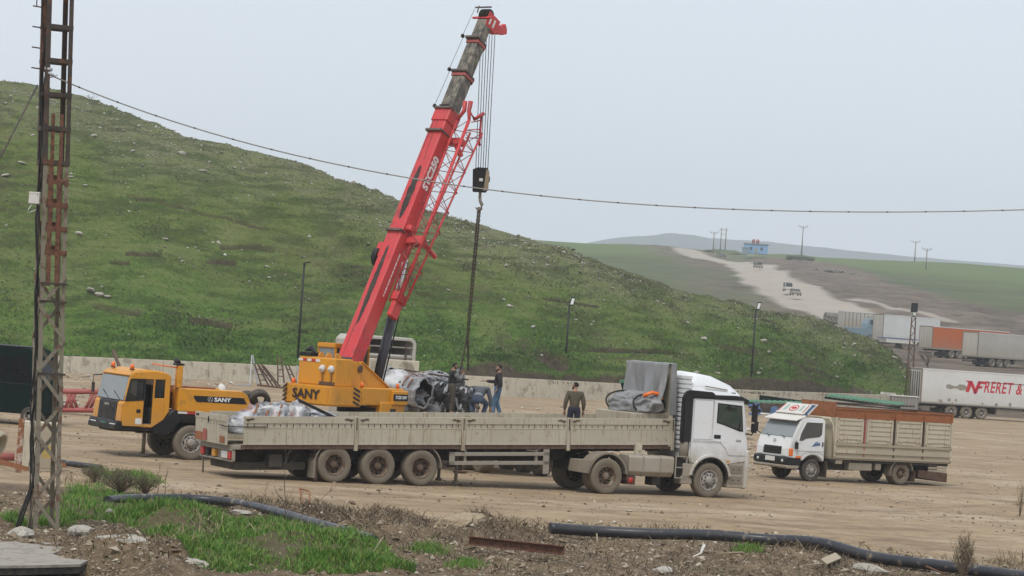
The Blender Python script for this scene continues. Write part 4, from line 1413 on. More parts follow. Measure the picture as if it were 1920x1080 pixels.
# front wing over the wheel
fender(3.48, .56, .66, .74, 8, 172, -1.30, -1.18, 16).build('wheel_arch', M['white'], trac, .01)
fender(3.48, .56, .60, .66, 0, 180, -1.27, -.7, 16).build('arch_liner', M['dark'], trac)
fender(3.48, .56, .60, .72, 8, 172, 1.0, 1.26, 16).build('wheel_arch', M['white'], trac)
MB().box(4.02, 4.12, -1.308, -1.296, 1.08, 1.15).build('side_repeater', M['amber'], trac)
MB().box(2.55, 2.95, -1.22, -.75, .60, 1.0).box(2.5, 2.9, -1.2, -.8, .38, .62).build('mud_guard', M['alum'], trac, .02)
# entry steps and bumper
MB().box(4.14, 4.74, -1.22, -.9, .32, 1.1).build('step_panel', M['alum'], trac, .02)
for z in (.42, .74):
    MB().box(4.20, 4.66, -1.235, -1.215, z + .02, z + .26).build('step_recess', M['fender'], trac, .01)
    for q in (4.3, 4.5):
        MB().box(q, q + .05, -1.24, -1.23, z + .12, z + .15).build('step_hole', M['dark'], trac)
MB().prism([(4.72, .30), (4.72, 1.5), (4.84, 1.45), (4.88, 1.0), (4.86, .36), (4.8, .30)], 'y', -1.25, 1.25).build('bumper', M['white'], trac, .04)
MB().box(4.84, 4.9, -1.1, -.72, .62, .86).build('headlight', M['lens'], trac, .02)
MB().box(4.84, 4.9, .72, 1.1, .62, .86).build('headlight', M['lens'], trac, .02)
for k in range(5):
    MB().box(4.80, 4.87, -.8, .8, 1.1 + .14 * k, 1.2 + .14 * k).build('grille_bar', M['black'], trac)
MB().hexa([(4.575, -1.12, 2.95), (4.575, 1.12, 2.95), (4.745, 1.17, 2.05), (4.745, -1.17, 2.05)], [(4.595, -1.12, 2.95), (4.595, 1.12, 2.95), (4.765, 1.17, 2.05), (4.765, -1.17, 2.05)]).build('windscreen', M['glass'], trac)
MB().prism([(4.50, 3.12), (4.86, 2.98), (4.88, 2.90), (4.60, 2.98)], 'y', -1.05, 1.05).build('sun_visor', M['black'], trac, .01)
mr = MB().path([(4.60, -1.2, 2.90), (4.74, -1.40, 2.92), (4.80, -1.45, 2.85)], .03, 6).path([(4.66, -1.22, 1.98), (4.78, -1.42, 1.95), (4.8, -1.45, 2.05)], .025, 6).box(4.76, 4.86, -1.56, -1.36, 2.34, 2.86).box(4.76, 4.86, -1.55, -1.37, 2.02, 2.30)
mr.build('mirror', M['black'], trac, .03)
mr = MB().path([(4.60, 1.2, 2.90), (4.74, 1.40, 2.92)], .03, 6).box(4.76, 4.86, 1.36, 1.56, 2.02, 2.86)
mr.build('mirror', M['black'], trac, .03)
# fuel tank, ladder, boxes
tk = MB().prism([(-1.22, .70), (-1.22, 1.12), (-1.16, 1.18), (-.62, 1.18), (-.56, 1.12), (-.56, .62), (-.62, .56), (-1.10, .56)], 'x', .66, 2.22)
tank = tk.build('fuel_tank', M['alum'], trac, .015)
for x in (1.12, 1.72):
    MB().prism([(-1.23, .69), (-1.23, 1.13), (-1.165, 1.192), (-.62, 1.192), (-.62, 1.18), (-1.16, 1.18), (-1.22, 1.12), (-1.22, .70), (-1.10, .55), (-1.11, .545)], 'x', x, x + .06).build('tank_strap', M['grey'], tank)
b = MB()
for p, q in (((2.28, .54), (2.28, 1.22)), ((2.66, .54), (2.66, 1.22)), ((2.28, 1.2), (2.66, 1.2)), ((2.28, .87), (2.66, .87)), ((2.28, .56), (2.66, .56))):
    b.bar((p[0], -1.2, p[1]), (q[0], -1.2, q[1]), .035)
b.build('ladder', M['grey'], trac)
MB().box(2.30, 2.64, -1.15, -.6, .56, 1.18).build('battery_box', M['dark'], trac)
MB().box(1.15, 1.35, -.75, -.6, 1.2, 1.52).box(1.22, 1.45, -.75, -.6, 1.2, 1.32).build('valve_post', M['beige'], trac)
fender(-.05, .55, .62, .68, 5, 176, -1.22, -.62, 14).build('rear_fender', M['fender'], trac)
fender(-.05, .55, .62, .68, 5, 176, .62, 1.22, 14).build('rear_fender', M['fender'], trac)
MB().prism([(-.72, .58), (-.66, .58), (-.60, .98), (-1.05, .98), (-1.10, .62)], 'y', -1.22, -.66).build('rear_apron', M['fender'], trac, .01)
MB().box(.62, .66, -1.2, -.62, .42, .62).build('mudflap', M['rust_d'], trac)
MB().box(.66, .94, -1.15, -.75, .30, .56).build('underrun_flap', M['rust_d'], trac)
MB().lathe([(.09, 0), (.09, .015), (.002, .016)], (.78, -1.15, .43), (0, -1, 0), 14).build('reflector', M['redlens'], trac)
MB().box(1.55, 1.85, -1.1, -.7, .30, .56).build('underrun_flap', M['dark'], trac)
for y, o_ in ((-1.08, -1), (-.76, -1), (.76, 1), (1.08, 1)):
    wheel(trac, -.08, y, .535, .29, o_, 'deep', 'tyre', 'rim_mud')
wheel(trac, 3.48, -1.08, .535, .30, -1, 'front', 'tyre', 'rim_grey')
wheel(trac, 3.48, 1.08, .535, .30, 1, 'front', 'tyre', 'rim_grey')

# ------------------------------------------------------------------ beige dropside trailer
to = anchor((708, 908), (0, -1.12), TYAW)
trl = thing('dropside_trailer', 'long beige dropside trailer with dusty boards behind the white tractor unit', 'trailer', to, math.radians(TYAW))
TP = Matrix.Translation((0, 0, 1.125)) @ Matrix.Rotation(math.radians(-2.25), 4, 'Y')      # bed slopes up towards its front
def tmb():
    b = MB()
    b.T = TP
    return b


X0, X1 = -4.32, 9.66
tmb().box(X0, X1, -1.22, 1.22, -.10, -.0).build('bed', M['wood'], trl)
tmb().box(X0, X1, -1.245, -1.215, -.12, -.01).box(X0, X1, 1.215, 1.245, -.12, -.01).build('edge_rail', M['rust_d'], trl)
tmb().prism([(X0, -.12), (X1, -.12), (X1, -.22), (7.0, -.24), (6.0, -.50), (X0 + .2, -.50), (X0, -.3)], 'y', -.55, -.42).prism([(X0, -.12), (X1, -.12), (X1, -.22), (7.0, -.24), (6.0, -.50), (X0 + .2, -.50), (X0, -.3)], 'y', .42, .55).build('chassis_beam', M['blackmud'], trl)
for x in np.arange(-3.9, 9.4, .9):
    tmb().box(x, x + .08, -1.2, 1.2, -.2, -.11).build('cross_member', M['blackmud'], trl)
splits = [X0, -.83, 2.57, 6.06, X1]
_rs = random.Random(4)
for side_ in (-1, 1):
    for k in range(4):
        a, b_ = splits[k] + .07, splits[k + 1] - .07
        y0, y1 = (-1.25, -1.222) if side_ < 0 else (1.222, 1.25)
        yo = -1 if side_ < 0 else 1
        bd = tmb().box(a, b_, y0, y1, 0, .79)
        e = y0 if side_ < 0 else y1
        def pr_(x0, x1, z0, z1, d):
            bd.box(x0, x1, min(e, e + yo * d), max(e, e + yo * d), z0, z1)
        pr_(a, b_, .60, .79, .022)
        pr_(a, b_, 0, .035, .018)
        pr_(a, a + .03, .03, .6, .014)
        pr_(b_ - .03, b_, .03, .6, .014)
        for q in (.22, .43, .66, .84):
            x = a + (b_ - a) * q
            pr_(x, x + .03, .475, .6, .014)
        pr_(a + .03, b_ - .03, .455, .475, .008)
        board = bd.build('side_board', M['board'], trl, .004)
        ns = 17
        for j in range(ns):
            x = a + .10 + (b_ - a - .2) * j / (ns - 1)
            h_ = _rs.choice((.035, .045, .05, .055))
            if _rs.random() < .08:
                continue
            tmb().box(x, x + .022, min(e + yo * .004, e + yo * .001), max(e + yo * .004, e + yo * .001), .54 - h_, .54 + h_).build('slot', M['dark'], board)
        for x, s_ in ((a + .04, 1), (b_ - .04, -1)):
            tmb().bar((x, e + yo * .028, .70), (x + s_ * .26, e + yo * .028, .72), .02, .035).bar((x + s_ * .05, e + yo * .028, .66), (x + s_ * .2, e + yo * .028, .74), .02, .03).build('latch', M['rust_d'], board)
    for x in splits[1:]:
        y0, y1 = (-1.285, -1.215) if side_ < 0 else (1.215, 1.285)
        p = tmb().box(x - .055, x + .055, y0, y1, -.17, .80).build('stake_post', M['board_lo'], trl, .012)
        yf = y0 - .004 if side_ < 0 else y1 + .004
        tmb().box(x - .016, x + .016, min(yf, yf + .003), max(yf, yf + .003), .42, .76).build('slot', M['dark'], p)
# tailgate, dropped a little proud of the broken corner
tg = tmb().box(X0 - .36, X0 - .32, -1.06, 1.24, -.02, .79)
tg.box(X0 - .375, X0 - .355, -1.06, 1.24, .62, .79)
for y in (-.9, -.2, .5, 1.05):
    tg.box(X0 - .37, X0 - .355, y, y + .03, .45, .62)
tail = tg.build('tailgate', M['board'], trl, .005)
for y0, y1, z0, z1, mm in ((.62, 1.2, .02, .24, 'orange'), (.35, .62, .02, .34, 'stripe_r'), (-.95, -.62, .04, .22, 'amber'), (.2, .28, .55, .7, 'dark'), (.95, 1.15, .68, .74, 'dark')):
    nm = 'marker_plate' if mm != 'dark' else 'slot'
    tmb().box(X0 - .384, X0 - .378, y0, y1, z0, z1).build(nm, M['rustorange' if mm == 'amber' else 'red_dull' if mm == 'stripe_r' else 'rustorange' if mm == 'orange' else mm], tail)
for k in range(8):
    tmb().box(X0 - .366, X0 - .360, -.8 + k * .22, -.782 + k * .22, .5, .58).build('slot', M['dark'], tail)
tmb().path([(X0 - .39, -.6, .52), (X0 - .4, -1.1, .50), (X0 + .1, -1.27, .50), (X0 + .75, -1.28, .50)], .014, 6).build('tie_rope', M['wire'], trl)
# rear light beam
lb = tmb().box(X0 - .22, X0 - .14, -1.2, 1.2, -.18, -.13).box(X0 - .22, X0 - .14, -1.2, 1.2, -.48, -.43).box(X0 - .22, X0 - .14, -1.2, -1.14, -.48, -.13).box(X0 - .22, X0 - .14, 1.14, 1.2, -.48, -.13).box(X0 - .15, X0 - .13, -1.2, 1.2, -.44, -.17)
beam = lb.build('light_beam', M['grey'], trl, .01)
for y, mm in ((1.0, 'redlens'), (.62, 'dark'), (.15, 'amber'), (-.55, 'lens'), (-.78, 'lens'), (-.98, 'redlens')):
    tmb().box(X0 - .25, X0 - .15, y - .13, y + .1, -.40, -.20).build('tail_lamp', M[mm], beam, .01)
tmb().box(X0 - .2, X0 + .1, -1.24, 1.24, -.13, -.02).build('rear_sill', M['grey'], trl, .01)
tmb().tube((X0 - .1, 1.22, -.15), (X0 - .1, 1.22, -.95), .03, 8).build('stay', M['grey'], trl)
tmb().box(X0, -2.2, -.9, .9, -.72, -.5).box(-3.4, -3.0, -1.1, -.6, -.62, -.28).build('spare_cradle', M['blackmud'], trl)
tmb().box(-2.05, -1.98, -1.2, -.8, -1.0, -.25).build('mudflap', M['rust_d'], trl)
# running gear
for x in (-1.42, -.05, 1.30):
    wheel(trl, x, -1.03, .53, .40, -1, 'rust', 'tyre', 'rim_mud')
    wheel(trl, x, 1.03, .53, .40, 1, 'rust', 'tyre', 'rim_mud')
    MB().tube((x, -.9, .53), (x, .9, .53), .075, 10).build('axle', M['blackmud'], trl)
fender(-1.42, .53, .60, .635, 100, 195, -1.22, -.82, 10).build('mudguard', M['fender'], trl)
MB().box(-2.09, -2.02, -1.24, -.85, .12, .62).build('mudflap', M['fender'], trl)
fender(1.30, .53, .62, .655, 0, 62, -1.22, -.9, 8).build('mudguard', M['fender'], trl)
sg = tmb().box(2.16, 5.45, -1.24, -1.20, -.32, -.21).box(2.16, 5.45, -1.24, -1.20, -.58, -.47).box(2.16, 2.34, -1.24, -1.20, -.58, -.21).box(5.25, 5.45, -1.24, -1.2, -.85, -.12)
sg.box(2.65, 2.73, -1.2, -1.1, -.6, -.05).box(5.0, 5.08, -1.2, -1.1, -.6, -.05)
sg.build('side_guard', M['grey'], trl, .008)
MB().tube((2.78, -.55, .95), (2.78, -.55, .10), .05, 10).lathe([(.10, 0), (.10, .08)], (2.78, -.55, .06), (0, 0, 1), 10).build('landing_leg', M['legs'], trl)
MB().tube((2.78, .55, .95), (2.78, .55, .10), .05, 10).lathe([(.10, 0), (.10, .08)], (2.78, .55, .06), (0, 0, 1), 10).build('landing_leg', M['legs'], trl)
tmb().path([(4.7, -1.18, -.15), (5.05, -1.19, -.17), (5.3, -1.2, .0)], .025, 6).build('brace_pipe', M['grey'], trl)
# headboard
tmb().box(X1 - .06, X1, -1.22, 1.22, 0, 2.42).build('headboard', M['board'], trl, .01)
tmb().box(X1 - .14, X1 - .02, -1.27, -1.16, -.05, 1.0).build('corner_post', M['board'], trl, .01)
tmb().box(X1 - 1.3, X1 - .1, -1.1, 1.15, .001, .95).build('load_chest', M['board_lo'], trl, .02)

TRW = Matrix.Translation(to) @ Matrix.Rotation(math.radians(TYAW), 4, 'Z') @ TP


def cloth(name, origin, ux, uz, un, w, h, nx, nz, fn, m_):
    """hung or draped sheet: fn(s, t) gives how far it bulges along un"""
    V = []
    for j in range(nz + 1):
        for i in range(nx + 1):
            s, t_ = i / nx, j / nz
            V.append(origin + ux * (w * s) + uz * (h * t_) + un * fn(s, t_))
    b = MB()
    b.add(V, [tuple(int(q) for q in f) for f in grid_faces(nz + 1, nx + 1)], True)
    return b.build(name, m_, recalc=False)


def folds(s, t_):
    return -.10 - .34 * abs(math.sin(s * 8 + 1.8 * t_ * math.sin(s * 7))) * (.15 + .85 * (1 - t_)) - .07 * math.sin(s * 21 + t_ * 4) * (1.1 - t_)


o = cloth('tarpaulin', Vector((X1 - .10, 1.26, .95)), Vector((0, -1, 0)), Vector((0, 0, 1)), Vector((1, 0, 0)), 2.5, 1.50, 40, 20, folds, M['tarp'])
bm_t = MB()
bm_t.add([v.co.copy() for v in o.data.vertices], [tuple(p.vertices) for p in o.data.polygons], True)
bm_t.add([Vector((X1 - .12, 1.27, 2.44)), Vector((X1 - .12, -1.27, 2.44)), Vector((X1 + .06, -1.27, 2.45)), Vector((X1 + .06, 1.27, 2.45))], [(0, 1, 2, 3)])
bm_t.add([Vector((X1 + .06, -1.27, 2.45)), Vector((X1 + .06, 1.27, 2.45)), Vector((X1 + .09, 1.27, .9)), Vector((X1 + .09, -1.27, .9))], [(0, 1, 2, 3)])
bm_t.add([Vector((X1 - .12, -1.27, 2.44)), Vector((X1 + .06, -1.27, 2.45)), Vector((X1 + .09, -1.27, .9)), Vector((X1 - .16, -1.27, .9))], [(0, 1, 2, 3)])
me = bm_t.mesh('tarpaulin', M['tarp'], recalc=False)
bpy.data.objects.remove(o)
o = link('tarpaulin', me)
o.matrix_world = TRW
md = o.modifiers.new('thick', 'SOLIDIFY')
md.thickness = .006
tag(o, 'grey tarpaulin hung smooth over the high headboard of the beige trailer', 'tarpaulin')


o = crumple('rolled_tarpaulin', M['tarp'], TRW @ Matrix.Translation((X1 - .62, .0, .96)), (.54, 1.22, .42), 3, .24, 1.3, 5, -.45)
tag(o, 'folded grey tarpaulin bundle lashed on the chest at the front of the beige trailer', 'tarpaulin')
for yy in (-.85, .75):
    b = MB()
    ring = [(math.cos(a) * .55, yy + .05 * math.sin(3 * a), .24 + math.sin(a) * .33) for a in np.linspace(0, 2 * PI, 25)]
    b.path(ring, .03, 6)
    s_ = b.build('strap', M['wire'], o)
b = MB().path([(-.3, -1.0, .5), (-.05, -1.08, .60), (.25, -1.08, .55), (.3, -1.08, .4)], .06, 6)
b.build('strap_pad', M['orange'], o)

# wrapped parts loaded at the trailer's tail
WRAP = [((450, 756), .55, .5, 11), ((500, 762), .62, .62, 12), ((545, 757), .6, .72, 13), ((592, 762), .55, .55, 14)]
TOPY = {11: 774, 12: 762, 13: 754, 14: 772}
_lab = ['bundle in clear film squeezed against the trailer tailgate corner', 'wide grey film bundle with orange straps behind the trailer boards',
        'tall peaked film bundle on the trailer behind the first board', 'low dark bundle with film ends on the trailer by the second board']


for (pp, R, hg, sd_), lb_ in zip(WRAP, _lab):
    Y = 74.6 + (pp[0] - 450) / 60 * .62
    lo, hi = at(pp[0], 812, Y), at(pp[0], TOPY[sd_], Y)
    hh = hi.z - lo.z
    o = crumple('wrapped_bundle', M['film'], Matrix.Translation(lo), (R * (1.15 if sd_ != 13 else .8), R, hh / 1.35), sd_, .42, 1.5, 4, -.4)
    tag(o, lb_, 'bundle')
    if sd_ == 12:
        for k in range(3):
            MB().path([(-.45 + k * .35, -.62, .1), (-.35 + k * .35, -.62, .5), (-.25 + k * .33, -.35, .85)], .03, 5, squash=.4).build('orange_strap', M['rustorange'], o)
    if sd_ == 14:
        MB().bar((-.6, -.4, .95), (.65, -.5, .45), .14, .08).build('dark_rail', M['black'], o)
# ------------------------------------------------------------------ small white truck with a stake bed
HYAW = 211.0
ho = anchor((1517, 902), (.08, .84), HYAW)
hy = thing('stake_truck', 'small white truck with a beige slatted bed topped by rusty orange boards', 'truck', ho, math.radians(HYAW))
MB().box(-6.1, .9, -.42, -.32, .5, .72).box(-6.1, .9, .32, .42, .5, .72).box(-6.1, -.75, -1.0, 1.0, .72, .82).box(-2.0, -.6, -.7, .7, .42, .72).tube((.08, -.8, .4), (.08, .8, .4), .06, 8).tube((-3.97, -.8, .4), (-3.97, .8, .4), .08, 8).build('chassis', M['blackmud'], hy)
ar = [p for p in arc(.08, .42, .52, 175, 5, 12) if p[1] > .62]
sd = [(-.42, .72), (-.42, 2.16), (-.32, 2.24), (.50, 2.24), (.66, 2.16), (1.02, 1.52), (1.14, 1.12), (1.16, .80), (.62, .72)] + ar[::-1]
cabm = MB().loft([[(x, y * (1 - max(0, z - 1.5) * .06), z) for x, z in sd] for y in (-.98, .98)])
cabm.build('cab', M['white2'], hy, .04, 2)
dr = MB().prism([(-.36, .95), (-.36, 2.12), (.50, 2.12), (.70, 1.70), (.80, 1.45), (.80, .80), (.66, .80), (.56, .95), (.3, 1.02), (-.1, 1.02)], 'y', .965, .992)
door = dr.build('door', M['white2'], hy, .008)
MB().prism([(-.24, 2.08), (.45, 2.08), (.68, 1.68), (.74, 1.42), (.60, 1.42), (.46, 1.50), (-.14, 1.58), (-.24, 1.68)], 'y', .990, 1.000).build('window', M['glass'], door)
MB().box(-.33, -.27, .99, 1.01, 1.24, 1.40).build('handle', M['black'], door, .01)
MB().bar((-.35, .995, 1.06), (.82, .995, 1.06), .012, .015).build('crease', M['grey'], door)
dc = MB().prism([(.20, 1.22), (-.02, 1.42), (-.02, 1.34), (-.08, 1.44), (-.10, 1.34), (-.16, 1.40), (-.20, 1.28)], 'y', .993, .997)
dc.build('decal', M['blue'], door)
MB().hexa([(.655, -.86, 2.14), (.655, .86, 2.14), (1.015, .93, 1.53), (1.015, -.93, 1.53)], [(.675, -.86, 2.15), (.675, .86, 2.15), (1.035, .93, 1.54), (1.035, -.93, 1.54)]).build('windscreen', M['screen'], hy)
for y in (.55, -.35):
    MB().bar((1.07, y, 1.50), (.96, y - .42, 1.62), .02).build('wiper', M['black'], hy)
# nose: grille, badge, lamps, bumpers
MB().prism([(1.10, 1.18), (1.155, 1.17), (1.185, .90), (1.12, .90)], 'y', -.52, .52).build('grille', M['black'], hy, .02)
for k in range(4):
    MB().box(1.15, 1.192, -.5, .5, .93 + k * .06, .945 + k * .06).build('grille_bar', M['blackmud'], hy)
b = MB()
for k in range(16):
    p, q = arc(0, 1.38, 1, 0, 360, 16)[k], arc(0, 1.38, 1, 0, 360, 16)[k + 1]
    b.bar((1.095 - (p[1] - 1.38) * .018, p[0] * .085, 1.38 + (p[1] - 1.38) * .055), (1.095 - (q[1] - 1.38) * .018, q[0] * .085, 1.38 + (q[1] - 1.38) * .055), .012)
b.bar((1.098, .035, 1.34), (1.09, .015, 1.42), .012).bar((1.098, -.015, 1.34), (1.09, -.035, 1.42), .012).bar((1.095, .025, 1.38), (1.095, -.025, 1.38), .012)
b.build('emblem', M['chrome'], hy)
for s_ in (1, -1):
    MB().hexa([(1.10, s_ * .55, 1.10), (1.10, s_ * .86, 1.12), (1.14, s_ * .88, .84), (1.14, s_ * .55, .86)], [(1.16, s_ * .55, 1.10), (1.13, s_ * .86, 1.12), (1.18, s_ * .88, .84), (1.19, s_ * .55, .86)]).build('headlight', M['lens'], hy, .01)
    MB().box(.98, 1.14, min(s_ * .88, s_ * 1.0), max(s_ * .88, s_ * 1.0), .86, 1.13).build('indicator', M['orange'], hy, .02)
    MB().box(.62, .86, min(s_ * .98, s_ * 1.0), max(s_ * .98, s_ * 1.0), .80, .88).build('side_repeater', M['orange'], hy, .01)
    MB().lathe([(.055, 0), (.055, .03), (.002, .035)], (1.22, s_ * .72, .68), (1, 0, 0), 12).build('fog_lamp', M['lens'], hy)
MB().prism([(.62, .55), (.62, .80), (1.18, .82), (1.235, .78), (1.235, .58), (1.2, .55)], 'y', -1.0, 1.0).build('bumper', M['black'], hy, .03)
MB().prism([(.70, .42), (.70, .54), (1.22, .54), (1.26, .50), (1.22, .42)], 'y', -1.0, 1.0).build('lower_bumper', M['alum'], hy, .02)
MB().box(1.236, 1.244, -.28, .28, .64, .80).build('number_plate', M['plate'], hy, .004)
MB().path([(.95, -1.0, 1.55), (1.08, -1.16, 1.65), (1.08, -1.18, 1.75)], .018, 6).box(1.03, 1.10, -1.27, -1.09, 1.62, 1.95).build('mirror', M['black'], hy, .03)
MB().path([(.85, .98, 1.40), (.92, 1.05, 1.32)], .018, 6).box(.84, .94, 1.0, 1.10, 1.12, 1.36).build('mirror', M['black'], hy, .03)
# visor and sign board over the windscreen
MB().hexa([(.45, -.92, 2.26), (.45, .92, 2.26), (.92, .95, 2.10), (.92, -.95, 2.10)], [(.45, -.9, 2.32), (.45, .9, 2.32), (.92, .93, 2.14), (.92, -.93, 2.14)]).build('sun_visor', M['offwhite'], hy, .01)
M['sign_green'] = mat('faded_sign_green', (.30, .42, .36), .6, .2, 5)
sb = MB().hexa([(.52, -.82, 2.36), (.52, .82, 2.36), (.10, .74, 2.72), (.10, -.74, 2.72)], [(.49, -.82, 2.33), (.49, .82, 2.33), (.07, .74, 2.69), (.07, -.74, 2.69)])
sign = sb.build('sign_board', M['offwhite'], hy, .008)
def on_board(y, t_, d=.004):
    p, q = Vector((.52, y, 2.36)), Vector((.10, y * .91, 2.72))
    return p.lerp(q, t_) + Vector((.65, 0, .76)) * d
for yc, tc, ry, rt, mm, nm, d in ((.0, .5, .27, .30, 'redlens', 'oval_mark', .004), (.0, .5, .22, .22, 'stripe_w', 'oval_mark', .008), (.0, .5, .18, .13, 'redlens', 'oval_mark', .012)):
    b = MB().poly([on_board(yc + ry * math.cos(a), tc + rt * math.sin(a), d) for a in np.linspace(0, 2 * PI, 20, endpoint=False)])
    b.build(nm, M[mm], sign)
for y0, y1, t0, t1, mm in ((-.80, -.72, .1, .9, 'red_dull'), (.70, .76, .1, .9, 'red_dull'), (-.56, -.40, .25, .8, 'sign_green'), (.40, .54, .25, .8, 'sign_green')):
    MB().poly([on_board(y0, t0), on_board(y1, t0), on_board(y1, t1), on_board(y0, t1)]).build('painted_panel', M[mm], sign)
MB().prism([(.50, 2.33), (.08, 2.70), (-.10, 2.70), (-.1, 2.62), (.35, 2.28)], 'y', .72, .76).build('gusset', M['blue'], hy, .01)
MB().bar((.12, .75, 2.72), (-.14, .76, 2.70), .05).bar((-.14, .76, 2.72), (.3, .8, 2.34), .04).build('gusset_edge', M['offwhite'], hy)
MB().path([(.4, .8, 2.27), (.1, .85, 2.29), (-.3, .8, 2.27), (-.3, .2, 2.28), (.2, .1, 2.29)], .03, 6).build('roof_rope', M['wood'], hy)
# bed: floor, lower drop sides, upper slatted frames, rusty boards on top
BX0, BX1 = -6.18, -.76
MB().box(BX0, BX1, -1.05, 1.05, .82, .90).build('bed_floor', M['beige_d'], hy)
MB().box(BX1 - .05, BX1, -1.05, 1.05, .88, 2.32).build('bulkhead', M['beige'], hy, .01)
MB().path([(-.78, 1.0, .9), (-.72, 1.0, 2.0), (-.6, .95, 2.26), (-.6, -.95, 2.26), (-.72, -1.0, 2.0), (-.78, -1, .9)], .05, 8).build('bulkhead_hoop', M['beige'], hy)
for s_ in (1, -1):
    e0, e1 = (1.02, 1.06) if s_ > 0 else (-1.06, -1.02)
    eo = 1.06 * s_
    def lay(b, x0, x1, z0, z1, d):
        return b.box(x0, x1, min(eo, eo + s_ * d), max(eo, eo + s_ * d), z0, z1)
    b = MB().box(BX0, BX1, e0, e1, .87, 1.40)
    lay(b, BX0, BX1, .87, .93, .03)
    lay(b, BX0, BX1, 1.32, 1.40, .03)
    b.prism([(min(eo, eo + s_ * .035), 1.05), (max(eo, eo + s_ * .035), 1.05), (max(eo, eo + s_ * .035) - (.02 if s_ > 0 else 0), 1.22), (min(eo, eo + s_ * .035) + (.02 if s_ < 0 else 0), 1.22)], 'x', BX0, BX1)
    b.build('drop_side', M['beige_d'], hy, .006)
    if s_ > 0:
        MB().box(BX1 - .95, BX1 - .02, eo + .0355, eo + .039, 1.06, 1.18).build('fresh_paint', M['beige'], hy)
    bw = (BX1 - BX0) / 4
    for k in range(4):
        a, b_ = BX0 + bw * k + .10, BX0 + bw * (k + 1) - .10
        fr = MB().box(a, b_, e0, e1, 1.43, 2.28)
        lay(fr, a, a + .07, 1.43, 2.28, .03)
        lay(fr, b_ - .07, b_, 1.43, 2.28, .03)
        lay(fr, a, b_, 2.22, 2.28, .03)
        lay(fr, a, b_, 1.43, 1.50, .03)
        frame = fr.build('side_frame', M['beige'], hy, .004)
        for j in range(4):
            z = 1.56 + j * .165
            sl = MB().prism([(min(eo, eo + s_ * .03), z), (max(eo, eo + s_ * .03), z), (max(eo + s_ * .005, eo + s_ * .03) if s_ > 0 else eo, z + .12), (eo if s_ > 0 else min(eo - .005, eo - .03), z + .12)], 'x', a + .08, b_ - .08)
            sl.build('slat', M['beige'], frame)
        for q in (.16, .84):
            x = a + (b_ - a) * q
            lay(MB(), x - .07, x + .07, 1.49, 1.57, .045).build('hinge_hook', M['beige_d'], frame, .01)
        if k < 3:
            MB().box(b_ + .075, b_ + .125, e0 - .01, e1 + .02, .95, 2.3).build('stake', M['red_dull' if k == 2 else 'dkbrown'], hy)
    for x in (BX0 + .04, BX1 - .04):
        MB().box(x - .04, x + .04, e0 - .02, e1 + .03, .87, 2.32).build('stake', M['beige'], hy)
    for k in range(4):
        a, b_ = BX0 + bw * k + .02, BX0 + bw * (k + 1) - .02
        ob = MB().box(a, b_, e0, e1, 2.30, 2.64)
        lay(ob, a, a + .06, 2.30, 2.64, .02)
        lay(ob, a, b_, 2.60, 2.64, .025)
        lay(ob, a, b_, 2.30, 2.34, .02)
        ob.build('top_board', M['rustorange'], hy, .004)
MB().box(BX0, BX0 + .04, -1.0, 1.0, 2.30, 2.64).build('top_board', M['rustorange'], hy)
MB().box(BX1 - .04, BX1, -1.0, 1.0, 2.30, 2.85).build('top_board', M['rustorange'], hy)
MB().box(BX0, BX0 + .04, -1.02, 1.02, .88, 2.28).build('tail_board', M['beige'], hy)
MB().bar((BX0, -1.0, 2.66), (BX1, -1.0, 2.78), .05).bar((BX0 - .02, 1.06, 2.66), (BX0 - .02, -1.06, 2.66), .05).build('top_rail', M['dkbrown'], hy)
# underneath
MB().box(-2.6, -1.55, .55, .98, .45, .80).build('tool_box', M['alum'], hy, .02)
MB().box(-3.05, -2.78, .6, .96, .48, .80).build('air_tank', M['alum'], hy, .03)
MB().box(-1.2, -.9, .9, 1.03, .66, .80).build('step', M['beige_d'], hy, .01)
fender(-3.97, .42, .50, .53, -12, 170, .62, 1.02, 14).build('mudguard', M['fender'], hy)
MB().box(-4.58, -4.54, .62, 1.02, .12, .5).build('mudflap', M['rust_d'], hy)
MB().box(-.55, -.51, .6, 1.0, .16, .72).build('mudflap', M['dkbrown'], hy)
MB().hexa([(-6.1, 1.0, .14), (-6.1, -1.0, .14), (-6.1, -1.0, .48), (-6.1, 1.0, .48)], [(-4.75, 1.02, .30), (-4.75, .95, .30), (-4.75, .95, .56), (-4.75, 1.02, .56)]).build('underrun_board', M['rust_d'], hy)
for k in range(3):
    MB().box(-6.05, -5.2, .96, 1.0, .50 + k * .11, .58 + k * .11).build('rear_slat', M['beige_d'], hy)
for y, o_, stl in ((.82, 1, 'front'), (-.82, -1, 'front')):
    wheel(hy, .08, y, .405, .22, o_, stl, 'tyre_d', 'rim_grey')
for y, o_ in ((.86, 1), (.62, 1), (-.62, -1), (-.86, -1)):
    wheel(hy, -3.97, y, .405, .21, o_, 'deep', 'tyre', 'rim_mud')

# ------------------------------------------------------------------ parked semi-trailers in the upper yard
def far_spot(px, py, lo=205, hi=1150):
    """distance at which the rising ground shows at a pixel"""
    best = None
    for D in np.arange(lo, hi, 2.0):
        p = at(px, py, D)
        d = abs(float(far_z(np.array([p.x]), np.array([D]))[0]) - p.z)
        if best is None or d / D < best[0] - 1e-6:
            best = (d / D, D)
    p = at(px, py, best[1])
    return Vector((p.x, best[1], float(far_z(np.array([p.x]), np.array([best[1]]))[0])))


